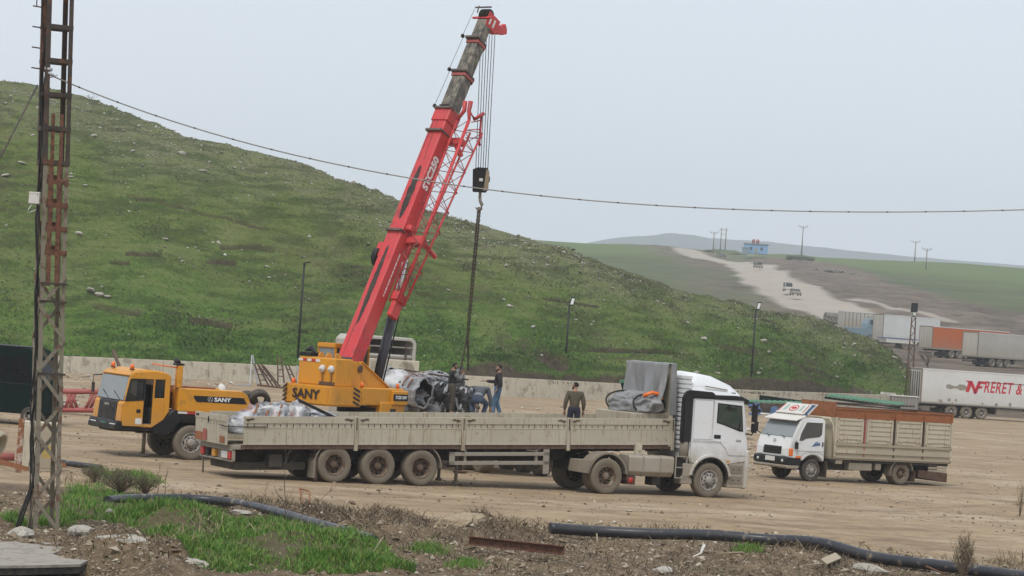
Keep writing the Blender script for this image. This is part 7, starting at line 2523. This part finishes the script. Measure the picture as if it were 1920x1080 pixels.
# rusty channel beam
a, b_ = yard(878, 1036), yard(1056, 1056)
d = (b_ - a).normalized()
nn = Vector((-d.y, d.x, 0))
o = MB().hexa([a + Vector((0, 0, .02)), a + nn * .02 + Vector((0, 0, .02)), a + nn * .02 + Vector((0, 0, .17)), a + Vector((0, 0, .17))], [b_ + Vector((0, 0, .02)), b_ + nn * .02 + Vector((0, 0, .02)), b_ + nn * .02 + Vector((0, 0, .17)), b_ + Vector((0, 0, .17))])
for z in (.16, .0):
    o.hexa([a + Vector((0, 0, z)), a - nn * .07 + Vector((0, 0, z)), a - nn * .07 + Vector((0, 0, z + .02)), a + Vector((0, 0, z + .02))], [b_ + Vector((0, 0, z)), b_ - nn * .07 + Vector((0, 0, z)), b_ - nn * .07 + Vector((0, 0, z + .02)), b_ + Vector((0, 0, z + .02))])
o = o.build('rusty_channel', M['rust'])
o.location.z = .16
tag(o, 'rusty steel channel lying in the gravel in front', 'beam')
a = yard(878, 1030)
o = MB().bar((0, 0, 0), (.05, .1, .42), .05, .02).build('rusty_stub', M['rust_d'])
o.location = a
tag(o, 'rusty upright stub at the left end of the rusty channel', 'bar')
o = MB().path([yard(574, 950) + Vector((-.1, .1, .1)), yard(560, 940) + Vector((0, 0, .32)), yard(578, 946) + Vector((0, 0, .33)), yard(582, 962) + Vector((0, 0, .02))], .022, 4, smooth=False).build('bent_angle_iron', M['rustorange'])
tag(o, 'bent orange rusty iron poking up behind the curved black pipe', 'iron')
# broken tarmac slab in the corner
sl = thing('tarmac_slab', 'broken tarmac slab jutting out in the bottom left corner', 'slab', (0, 0, 0))
zt = .16
E_ = [(-160, 1012), (60, 1016), (128, 1018), (150, 1024), (120, 1030), (98, 1038), (120, 1046), (166, 1050), (150, 1058), (60, 1060), (-160, 1062)]
g3 = [gnd(x, y, zt) for x, y in E_]
b = MB()
b.add([p for p in g3] + [p + Vector((0, 0, -.045)) for p in g3], [tuple(range(len(g3)))] + [(i, (i + 1) % len(g3), (i + 1) % len(g3) + len(g3), i + len(g3)) for i in range(len(g3))])
b.build('slab_top', mat('pale_worn_tarmac', (.30, .275, .235), .92, .12, 4, spots=(.2, .175, .14), spot_amt=.4, spot_scale=5, film=.15, bump=.4), sl)
b = MB()
b.add([p + Vector((0, .03, -.05)) for p in g3] + [p + Vector((0, .03, -.16)) for p in g3], [tuple(range(len(g3)))] + [(i, (i + 1) % len(g3), (i + 1) % len(g3) + len(g3), i + len(g3)) for i in range(len(g3))])
b.build('tarmac_layer', mat('black_tarmac_edge', (.022, .022, .024), .85, .3, 12, bump=.5), sl)


def stone_at(name, label, px, py, r, seed, m_='stone', flat=.75, sub=2, cat='stone', rough=.22, sc=(1, 1, 1), z=0, group=None):
    p = yard(px, py)
    b = MB()
    blob(b, (0, 0, 0), 1.0, seed, sub, rough, flat)
    o = b.build(name, M[m_])
    o.location = (p.x, p.y, p.z + r * .25 + z)
    o.scale = (r * sc[0], r * sc[1], r * sc[2])
    o.rotation_euler = (0, 0, seed)
    return tag(o, label, cat, group)


stone_at('boulder', 'round grey boulder at the left foot of the pylon', 38, 1008, .25, 3)
stone_at('boulder', 'pale broken boulder right of the pylon foot', 150, 1002, .27, 4, sc=(1.3, 1, .8))
stone_at('boulder', 'brown clod on the eroded bank beside the tarmac slab', 232, 1035, .5, 8, 'stone', sc=(1.3, 1, .7), sub=3, rough=.16)
stone_at('boulder', 'low pale rock below the brown clod', 345, 1064, .30, 9, 'stone', sc=(1.6, 1, .7), sub=3, rough=.18)
stone_at('boulder', 'flat pale stone by the black pipe in the grass', 452, 965, .18, 12, sc=(1.5, 1, .6))
stone_at('boulder', 'small stone on the grass edge beside the pylon', 205, 962, .10, 13)
stone_at('boulder', 'grey stone at the bottom edge near the middle', 1243, 1074, .18, 14, sc=(1.5, 1, .7))
stone_at('boulder', 'whitish stone right of the cinder block', 1630, 1073, .22, 15, sc=(1.5, 1, .9))
stone_at('boulder', 'white lump left of the cinder block', 1525, 1062, .17, 16, sc=(1.2, 1, .9))
stone_at('boulder', 'pale stone at the bottom edge left of the dry bush', 1755, 1078, .10, 17)
# hollow cinder block
p = yard(1556, 1066)
cbk = thing('cinder_block', 'broken hollow cinder block half buried in the rubble', 'block', (p.x, p.y, p.z + .06), .5, rot=(.5, -.35, .55))
b = MB()
for z in (0, .17):
    b.box(-.2, .2, -.1, .1, z, z + .03)
for x in (-.2, -.075, .05, .17):
    b.box(x, x + .03, -.1, .1, .03, .17)
b.box(-.2, .2, -.02, .0, .03, .17)
b.build('block_web', M['beige_d'], cbk)
# sacking, white rag
p = yard(857, 1008)
o = crumple('sackcloth', mat('sackcloth', (.34, .27, .18), .95, .12, 4, streak=(.22, .17, .11), streak_amt=.4, film=.12, bump=.5), Matrix.Translation((p.x, p.y - .2, p.z + .06)) @ Matrix.Rotation(.35, 4, 'Z') @ Matrix.Rotation(-.25, 4, 'Y'), (.55, .40, .30), 61, .36, 1.5, 5, -.4)
tag(o, 'dirty sackcloth draped over the spoil bank', 'cloth')
p = yard(1313, 1052)
o = thing('white_rag', 'torn white plastic strip lying on the gravel', 'rag', (p.x, p.y, p.z))
for pts_ in ([(-.25, 0, .03), (-.12, 0, .10), (0, .02, .16), (.06, .05, .34), (.02, .05, .40)], [(-.1, 0, .08), (.1, .0, .09), (.3, .02, .04)], [(-.25, 0, .02), (-.15, -.1, .05), (-.22, -.2, .02)]):
    MB().path(pts_, [.035] + [.045] * (len(pts_) - 2) + [.02], 7, squash=.35).build('strip', M['offwhite'], o)
p = yard(1290, 1012)
o = MB().path([yard(1745 - 400, 1040) + Vector((0, 0, .02)), yard(1390, 1040) + Vector((0, 0, .05)), yard(1410, 1046) + Vector((0, 0, .02))], .02, 5).build('pale_stick', M['wood'])
tag(o, 'pale stick lying on the gravel mound', 'stick')
for k, (a, b_, r_, lb_) in enumerate((((700, 1040), (722, 1010), .015, 'thin brown stick leaning on the spoil left of the sackcloth'), ((1580, 1070), (1500, 1068), .02, 'pale stick pointing at the white lump'), ((1690, 1062), (1775, 1085), .03, 'reddish board lying by the right black pipe'),
                                     ((940, 1020), (990, 1040), .018, 'bleached root sticking out by the rusty channel'), ((1120, 1020), (1110, 990), .02, 'pale broken twig at the end of the right black pipe'))):
    pa, pb = yard(*a), yard(*b_)
    o = MB().path([pa + Vector((0, 0, .05)), pa.lerp(pb, .5) + Vector((.03, 0, .14)), pb + Vector((0, 0, .08))], [r_, r_, r_ * .6], 5).build('stick', M['rust' if k == 2 else 'wood'])
    tag(o, lb_, 'stick')

# --- numeric scatter ------------------------------------------------
def scatter_px(n, x0, x1, y0, y1):
    px = RNG.uniform(x0, x1, n)
    py = RNG.uniform(y0, y1, n)
    d = np.stack([(px - 960) / F, -(py - 540) / F, -np.ones(n)], -1) @ CR.T
    t_ = -H / d[:, 2]
    return d[:, 0] * t_, d[:, 1] * t_, px, py


def gz(x, y):
    j = np.clip(np.searchsorted(gx, x) - 1, 0, len(gx) - 2)
    i = np.clip(np.searchsorted(gy, y) - 1, 0, len(gy) - 2)
    fx, fy = (x - gx[j]) / (gx[j + 1] - gx[j]), (y - gy[i]) / (gy[i + 1] - gy[i])
    return (_gZ[i, j] * (1 - fx) + _gZ[i, j + 1] * fx) * (1 - fy) + (_gZ[i + 1, j] * (1 - fx) + _gZ[i + 1, j + 1] * fx) * fy


_oct = np.array([[1, 0, 0], [-1, 0, 0], [0, 1, 0], [0, -1, 0], [0, 0, 1], [0, 0, -1]], float)
_octf = np.array([[0, 2, 4], [2, 1, 4], [1, 3, 4], [3, 0, 4], [2, 0, 5], [1, 2, 5], [3, 1, 5], [0, 3, 5]])


def pebbles(name, x, y, z, r, m_):
    n = len(x)
    a = RNG.uniform(0, 2 * PI, n)
    V = _oct[None] * (RNG.uniform(.55, 1.3, (n, 6, 1))) * np.array([1.1, 1.1, .75]) * r[:, None, None]
    ca_, sa_ = np.cos(a)[:, None], np.sin(a)[:, None]
    V = np.stack([V[..., 0] * ca_ - V[..., 1] * sa_, V[..., 0] * sa_ + V[..., 1] * ca_, V[..., 2] + V[..., 0] * .3], -1)
    V += np.stack([x, y, z + r * .2], -1)[:, None]
    Fq = _octf[None] + (np.arange(n) * 6)[:, None, None]
    o = big_mesh(name, V.reshape(-1, 3), Fq.reshape(-1, 3), m_, False)
    return tag(o, kind='stuff')


def scat_mat(name, cols, rough=.95, spec=.15):
    """each loose piece takes its own shade (random per island)"""
    t = NT(name)
    gi = t.n('ShaderNodeNewGeometry')
    cr_ = t.n('ShaderNodeValToRGB')
    els = cr_.color_ramp.elements
    while len(els) < len(cols):
        els.new(.5)
    for k, c in enumerate(cols):
        els[k].position = k / max(1, len(cols) - 1)
        els[k].color = (*c, 1)
    t.l(gi.outputs['Random Per Island'], cr_.inputs[0])
    return t.done(cr_.outputs[0], rough, 0, spec)


peb_m = scat_mat('gravel_stones', [(.10, .075, .05), (.22, .17, .115), (.30, .25, .18), (.14, .10, .068), (.24, .18, .115), (.46, .42, .34)])
x, y, px, py = scatter_px(26000, -60, 1990, 925, 1090)
edge_ = np.interp(px, [-300, 0, 140, 300, 420, 520, 640, 760, 860, 1000, 1130, 1280, 1420, 1600, 1750, 1900, 2300], [880, 880, 884, 915, 930, 945, 955, 990, 985, 985, 990, 1003, 1010, 1032, 1050, 1062, 1090])
ok = (py > edge_ - 6 + RNG.normal(0, 6, len(px))) & (~in_poly(px, py, GRASS) | (RNG.random(len(px)) < .08))
x, y = x[ok], y[ok]
r_ = np.clip(RNG.lognormal(-3.85, .55, len(x)), .008, .11)
pebbles('gravel', x, y, gz(x, y), r_, peb_m)
# stones and litter strewn on the yard, thinner towards the trucks
x, y, px, py = scatter_px(5200, -60, 1990, 755, 1000)
cl = fbm(x / 6, y / 9, 71, 3)
ok = (cl > -.15) & (py > 758)
x, y = x[ok], y[ok]
pebbles('gravel', x, y, gz(x, y), np.clip(RNG.lognormal(-3.6, .5, len(x)), .012, .09), peb_m)
# lighter rubble spread in front of the wall
n = 5200
y = RNG.uniform(100, 172, n)
x = RNG.uniform(-.2, .13, n) * y
cl = fbm(x / 5, y / 5, 73, 4)
ok = (cl > .02) & ~((np.abs(x - 1) < 4) & (y < 106))
x, y = x[ok], y[ok]
pebbles('rubble', x, y, gz(x, y), np.clip(RNG.lognormal(-2.6, .5, len(x)), .03, .22), scat_mat('pale_rubble', [(.20, .16, .12), (.34, .29, .22), (.5, .46, .4), (.25, .2, .15)]))


# churned soil ridges of the yard: low clods
def blades(name, x, y, z, h, w, lean_, m_, seg=2):
    """curved grass blades, each a tapering strip"""
    n = len(x)
    a = RNG.uniform(0, 2 * PI, n)
    dx, dy = np.cos(a), np.sin(a)
    ln = lean_ * RNG.uniform(.3, 1.5, n)
    b0 = RNG.uniform(0, 2 * PI, n)
    sx_, sy_ = np.cos(b0) * w, np.sin(b0) * w
    rows = []
    for k in range(seg + 1):
        q = k / seg
        cx_ = x + dx * ln * h * q ** 1.8
        cy_ = y + dy * ln * h * q ** 1.8
        czz = z + h * q * (1 - .25 * ln * q)
        if k < seg:
            rows.append(np.stack([cx_ - sx_ * (1 - q * .5), cy_ - sy_ * (1 - q * .5), czz], -1))
            rows.append(np.stack([cx_ + sx_ * (1 - q * .5), cy_ + sy_ * (1 - q * .5), czz], -1))
        else:
            rows.append(np.stack([cx_, cy_, czz], -1))
    m = 2 * seg + 1
    V = np.stack(rows, 1).reshape(-1, 3)
    fs = []
    for k in range(seg - 1):
        fs += [[2 * k, 2 * k + 1, 2 * k + 3], [2 * k, 2 * k + 3, 2 * k + 2]]
    fs.append([2 * seg - 2, 2 * seg - 1, 2 * seg])
    Fq = (np.array(fs)[None] + (np.arange(n) * m)[:, None, None]).reshape(-1, 3)
    o = big_mesh(name, V, Fq, m_, False)
    return tag(o, kind='stuff')


grass_m = scat_mat('young_grass', [(.040, .105, .012), (.072, .180, .020), (.120, .250, .034), (.060, .145, .018), (.19, .29, .055), (.22, .20, .085)], .6, .25)
grass_d = scat_mat('meadow_grass', [(.035, .060, .016), (.060, .095, .026), (.095, .12, .04), (.05, .08, .02), (.16, .15, .08)], .8, .2)
dry_m = scat_mat('dry_stalks', [(.16, .12, .07), (.26, .20, .12), (.34, .28, .18), (.10, .075, .05)], .9, .1)
x, y, px, py = scatter_px(250000, -40, 830, 870, 1100)
n2_ = fbm(x / .8, y / .8, 42, 4)
ok = in_poly(px + n2_ * 26, py + n2_ * 10, GRASS)
cl = fbm(x / .9, y / 1.4, 81, 4)
ok &= (cl > -.5) & (RNG.random(len(x)) < np.clip(.75 + cl * 1.2, .15, 1))
bare_ = np.maximum(np.exp(-((px - 165) / 60) ** 2 - ((py - 965) / 18) ** 2), np.exp(-((px - 500) / 90) ** 2 - ((py - 975) / 12) ** 2))
ok &= RNG.random(len(x)) > bare_ * .9
x, y, cl = x[ok], y[ok], cl[ok]
tuft = fbm(x / .35, y / .45, 85, 3)
hgt = np.clip(.10 + .20 * cl + .16 * np.clip(tuft, -.3, 1) + RNG.normal(0, .05, len(x)), .04, .46)
blades('grass', x, y, gz(x, y) - .01, hgt, RNG.uniform(.006, .012, len(x)), .55, grass_m, 3)
# thin weeds on the spoil and yard edge
x, y, px, py = scatter_px(16000, -40, 1960, 900, 1090)
cl = fbm(x / 1.2, y / 1.2, 83, 3)
ok = (cl > .30) & (py > 905 + (px - 100) * .085 + 18)
x, y = x[ok], y[ok]
blades('weeds', x, y, gz(x, y), RNG.uniform(.05, .16, len(x)), np.full(len(x), .006), .7, grass_d, 2)
for pxc, pyc, w_, h_ in ((1400, 1052, 26, 6), (800, 1042, 40, 8), (870, 1072, 30, 8)):
    m = 900
    px, py = RNG.normal(pxc, w_ * .5, m), RNG.normal(pyc, h_ * .5, m)
    d = np.stack([(px - 960) / F, -(py - 540) / F, -np.ones(m)], -1) @ CR.T
    t_ = -H / d[:, 2]
    x, y = d[:, 0] * t_, d[:, 1] * t_
    blades('weeds', x, y, gz(x, y), RNG.uniform(.06, .2, m), np.full(m, .007), .5, grass_m, 2)
# dead roots, straw and twigs over the spoil bank
x, y, px, py = scatter_px(80000, 100, 1960, 925, 1090)
edge_ = np.interp(px, [100, 300, 420, 520, 640, 760, 860, 1000, 1130, 1280, 1420, 1600, 1750, 1900], [900, 918, 932, 946, 956, 988, 984, 984, 990, 1003, 1010, 1032, 1050, 1062])
root_d = np.exp(-((px - 705) / 90) ** 2 - ((py - 985) / 28) ** 2) + np.exp(-((px - 560) / 110) ** 2 - ((py - 960) / 20) ** 2) + .8 * np.exp(-((px - 930) / 90) ** 2 - ((py - 1005) / 20) ** 2) + .5 * np.exp(-((px - 1520) / 120) ** 2 - ((py - 1048) / 16) ** 2) + .6 * np.exp(-((px - 1240) / 100) ** 2 - ((py - 992) / 8) ** 2)
ok = (py > edge_ - 4) & (RNG.random(len(px)) < .10 + .8 * root_d) & ~in_poly(px, py, GRASS)
x, y = x[ok], y[ok]
blades('dry_roots', x, y, gz(x, y) + .0, RNG.uniform(.06, .26, len(x)), np.full(len(x), .009), 1.5, scat_mat('dead_roots', [(.035, .024, .016), (.06, .042, .028), (.10, .072, .048), (.30, .24, .16)]), 3)

# bleached straw bunches along the bank
sx_l, sy_l = [], []
for pxc, pyc, w_, h_, m in ((905, 996, 22, 7, 120), (962, 1002, 18, 8, 90), (1108, 996, 22, 6, 90), (1512, 1040, 40, 8, 220), (1250, 1000, 60, 5, 160), (470, 948, 60, 8, 160), (560, 962, 50, 8, 160), (440, 944, 40, 5, 90),
                            (1640, 1052, 40, 6, 80), (330, 1062, 30, 8, 50), (165, 905, 60, 8, 120), (1900, 1060, 40, 10, 160), (700, 975, 70, 12, 260), (390, 1010, 30, 10, 60), (520, 1020, 60, 14, 90)):
    px, py = RNG.normal(pxc, w_ * .6, m), RNG.normal(pyc, h_ * .6, m)
    d = np.stack([(px - 960) / F, -(py - 540) / F, -np.ones(m)], -1) @ CR.T
    t_ = -H / d[:, 2]
    sx_l.append(d[:, 0] * t_)
    sy_l.append(d[:, 1] * t_)
x, y = np.concatenate(sx_l), np.concatenate(sy_l)
blades('straw', x, y, gz(x, y), RNG.uniform(.12, .42, len(x)), RNG.uniform(.006, .014, len(x)), 1.1, dry_m, 3)

# single dead stalks and bushes
def stalk(label, px, py, h_, seed, m_, n=9, lean_=.0):
    p = yard(px, py)
    t_ = thing('dead_stalk', label, 'dead stalk', tuple(p))
    rr = random.Random(seed)
    main = [Vector((lean_ * q * h_ + .02 * math.sin(q * 9), 0, h_ * q)) for q in np.linspace(0, 1, 9)]
    MB().path(main, [.012 * (1 - .75 * q) for q in np.linspace(0, 1, 9)], 5).build('stem', m_, t_)
    b = MB()
    for k in range(n):
        q = rr.uniform(.15, .9)
        p0 = main[int(q * 8)]
        a = rr.uniform(0, 2 * PI)
        L = h_ * rr.uniform(.08, .25)
        b.path([p0, p0 + Vector((math.cos(a) * L * .5, math.sin(a) * L * .5, L * .4)), p0 + Vector((math.cos(a) * L * .8, math.sin(a) * L * .8, L * .9))], [.006, .005, .003], 4)
    b.build('twigs', m_, t_)
    return t_


dm = mat('dead_stalk_bark', (.055, .038, .028), .9, .2, 8)
dm2 = mat('pale_dead_stalk', (.17, .125, .085), .9, .2, 8)
stalk('tall thin dead stalk rising in front of the trailer wheels', 533, 986, 2.05, 1, dm, 12, -.05)
stalk('short dead stalk left of the tall thin one', 500, 962, .75, 2, dm2, 10, -.1)
stalk('short dead stalk right of the tall thin one', 560, 966, .7, 3, dm2, 8, .1)
stalk('dead stalk leaning right in front of the trailer wheels', 566, 972, .85, 4, dm2, 6, .9)
stalk('dry weed stalk standing at the grass edge by the yard', 295, 925, .8, 5, dm2, 7, .02)
stalk('dry weed stalk right of another at the grass edge', 308, 928, .7, 6, dm2, 7, .05)
stalk('dead stalk standing in the middle of the grass', 392, 990, .75, 7, dm, 5, -.08)


def bush(label, px, py, h_, w_, n, m_leaf, m_stem, seed, name='dry_bush'):
    p = yard(px, py)
    t_ = thing(name, label, 'bush', tuple(p))
    rr = random.Random(seed)
    st_, tips = MB(), []
    for k in range(n):
        a = rr.uniform(0, 2 * PI)
        sp_ = rr.uniform(.1, 1) * w_
        hh = h_ * rr.uniform(.45, 1) * (1 - .25 * sp_ / w_)
        pts_ = [Vector((math.cos(a) * sp_ * q ** 1.3 * .5 + rr.uniform(-.02, .02), math.sin(a) * sp_ * q ** 1.3 * .5, hh * q)) for q in (0, .3, .6, 1)]
        st_.path(pts_, [.008, .007, .005, .003], 4)
        for j in range(5):
            q = rr.uniform(.35, 1)
            p0 = pts_[1].lerp(pts_[3], q)
            b2 = rr.uniform(0, 2 * PI)
            L = rr.uniform(.06, .2)
            e = p0 + Vector((math.cos(b2) * L * .6, math.sin(b2) * L * .6, L))
            st_.path([p0, e], [.004, .002], 3)
            tips += [p0.lerp(e, rr.uniform(.3, 1)) for _ in range(3)]
    st_.build('stems', m_stem, t_)
    lf = MB()
    for q in tips:
        d = Vector((rr.uniform(-1, 1), rr.uniform(-1, 1), rr.uniform(-.2, 1))).normalized() * rr.uniform(.02, .05)
        e = Vector((rr.uniform(-1, 1), rr.uniform(-1, 1), rr.uniform(-1, 1))).normalized() * .008
        lf.add([q, q + d * .5 + e, q + d, q + d * .5 - e], [(0, 1, 2, 3)])
    lf.build('leaves', m_leaf, t_, recalc=False)
    return t_


straw = scat_mat('straw_leaves', [(.22, .18, .09), (.33, .27, .15), (.14, .14, .05), (.40, .34, .22)])
bush('tall straw coloured dry bush at the bottom right', 1806, 1092, 1.15, .55, 70, straw, dm2, 5)
bush('leafless sapling at the right edge of the yard', 1912, 968, 1.15, .3, 12, straw, dm2, 6, 'sapling')
weed_m = scat_mat('weed_leaves', [(.03, .07, .02), (.05, .10, .03), (.07, .13, .045)])
bush('green brown weedy bush at the back of the grass', 225, 925, .6, 1.3, 110, weed_m, dm2, 8, 'weed_bush')
bush('leafy green weed clump right of the pylon', 178, 905, .42, .9, 60, weed_m, dm2, 9, 'weed_bush')
bush('low weedy bush at the right end of the grass back edge', 272, 928, .45, .9, 60, weed_m, dm2, 10, 'weed_bush')

# --- hillside: tufts, scrub and stones
hv, hsoil, hlush, hdry = HILL['V'], HILL['soil'], HILL['lush'], HILL['dry']
vis = (HILL['px'] > -120) & (HILL['px'] < 1760) & (HILL['s'] < 1.03)
idx = np.where(vis)[0]
wts = np.clip(1.0 - hsoil[idx] * 1.2, .02, 1) * (.35 + hlush[idx])
sel = RNG.choice(idx, 15000, p=wts / wts.sum())
b3 = np.repeat(sel, 2)
x, y, z = (hv[b3] + RNG.normal(0, .12, (len(b3), 3)) * np.array([1, 1, 0])).T
hh = np.clip(RNG.normal(.11, .04, len(b3)) + .12 * hlush[b3] ** 2 * (HILL['py'][b3] > 600), .05, .4)
blades('hill_grass', x, y, z - .04, hh, RNG.uniform(.025, .05, len(b3)), .9, grass_d, 2)
lush_m = scat_mat('lush_slope_grass', [(.030, .070, .013), (.055, .115, .024), (.085, .155, .035), (.11, .16, .05)], .8, .2)
# lush nettles along the foot
lw = np.clip(hlush[idx] - .75, 0, 1) * (HILL['py'][idx] > 590) * (hsoil[idx] < .25)
sel = RNG.choice(idx, 9000, p=lw / lw.sum())
b3 = np.repeat(sel, 2)
x, y, z = (hv[b3] + RNG.normal(0, .15, (len(b3), 3)) * np.array([1, 1, 0])).T
blades('hill_weeds', x, y, z - .05, RNG.uniform(.10, .30, len(b3)), RNG.uniform(.02, .045, len(b3)), 1.0, lush_m, 2)
# grey-brown thorny scrub in clusters
scrub_m = scat_mat('thorn_scrub', [(.06, .055, .035), (.10, .09, .06), (.15, .13, .09), (.07, .08, .04)])
cs = RNG.choice(idx[(HILL['py'][idx] > 380)], 110)
xs_, ys2, zs2 = [], [], []
for c in cs:
    m = int(RNG.integers(40, 160))
    q = hv[c] + RNG.normal(0, 1, (m, 3)) * np.array([RNG.uniform(.5, 1.3), .8, 0])
    xs_.append(q[:, 0]); ys2.append(q[:, 1]); zs2.append(hill_z(q[:, 0], q[:, 1])[0])
x, y, z = np.concatenate(xs_), np.concatenate(ys2), np.concatenate(zs2)
blades('scrub', x, y, z - .03, RNG.uniform(.12, .4, len(x)), np.full(len(x), .03), 1.4, scrub_m, 2)
# stones
wts = (.12 + hdry[idx] ** 1.5 * 1.5 + .4 * np.clip(fbm(hv[idx, 0] / 6, hv[idx, 1] / 6, 91, 3), 0, 1)) * (1 - .7 * hlush[idx])
wts = np.clip(wts, 1e-4, None)
sel = RNG.choice(idx, 4200, p=wts / wts.sum())
x, y, z = (hv[sel] + RNG.normal(0, .1, (len(sel), 3)) * np.array([1, 1, 0])).T
pebbles('hill_stones', x, y, z, np.clip(RNG.lognormal(-2.85, .5, len(sel)), .03, .2), scat_mat('hill_limestone', [(.15, .14, .10), (.22, .205, .16), (.31, .29, .245), (.19, .18, .135), (.52, .51, .48)]))
# rocks and litter big enough to tell apart
BIGROCK = [(148, 440, .42), (10, 330, .42), (40, 305, .3), (175, 255, .35), (60, 255, .3), (132, 332, .28), (160, 348, .22), (340, 288, .45), (260, 237, .3), (232, 245, .25), (310, 448, .28), (170, 546, .5), (185, 552, .4), (200, 556, .35),
           (380, 320, .3), (500, 500, .2), (505, 520, .2), (840, 545, .25), (955, 574, .28), (1000, 612, .25), (945, 562, .22), (1080, 600, .22), (1025, 497, .2), (1318, 636, .4), (1432, 640, .42), (1425, 692, .35), (1419, 700, .28), (1305, 698, .3), (1345, 700, .3),
           (1285, 563, .2), (1290, 605, .22), (1600, 645, .25), (1582, 653, .22), (1612, 655, .2), (1675, 672, .45), (1568, 707, .25), (1580, 686, .22), (1505, 655, .22), (1525, 672, .2), (700, 235 + 300, .2), (420, 610, .22), (820, 620, .2)]
ROCK_LABEL = {(148, 440): 'pale rock just right of the rusty part of the pylon', (10, 330): 'big pale rock at the left edge of the hill', (40, 305): 'flat rock above the big rock at the left edge',
              (170, 546): 'largest of three pale rocks together low on the hill right of the pylon', (185, 552): 'middle one of three pale rocks together right of the pylon', (200, 556): 'rightmost of three pale rocks together right of the pylon',
              (340, 288): 'flat outcrop rock below the overhead cable on the upper hill', (1675, 672): 'rounded grey rock near the right foot of the hill by the light mast', (1432, 640): 'pale rock right of the lamp post over the white cab',
              (1318, 636): 'long flat pale rock left of the lamp post over the white cab', (955, 574): 'pale rock between the sling and the box lamp over the man in brown', (840, 545): 'small pale rock just right of the lattice jib foot',
              (1600, 645): 'rock on the hill edge below the pale containers', (175, 255): 'rock right of the black pylon top on the upper hill', (310, 448): 'rock below the left end of the long turf slip'}
_st = []
for k in range(4):
    b = MB()
    blob(b, (0, 0, 0), 1.0, 200 + k, 2, .2, .7)
    _st.append(b.mesh('rock', M['stone']))
for k, (px, py, r) in enumerate(BIGROCK):
    r *= .78
    p = hill_at(px, py)
    o = link('rock', _st[k % 4], None, (p.x, p.y, p.z + r * .1), (random.uniform(-.3, .3), random.uniform(-.3, .3), random.uniform(0, 6)), (r * random.uniform(.9, 1.4), r, r * random.uniform(.6, .9)))
    lb_ = ROCK_LABEL.get((px, py))
    tag(o, lb_ or 'pale limestone rock lying in the turf of the green hill', 'rock', 'rocks on the green hill')
# little bare shrub on the skyline, and a dark one lower on the slope
p = hill_at(172, 188)
bare_tree('shrub', 'small leafless shrub on the skyline of the hill', 'shrub', (p.x, p.y, p.z - .1), 1.0, 1.1, 12, mat('grey_twigs', (.22, .20, .19), .9, .2, 5), r0=.03, trunk=.1)
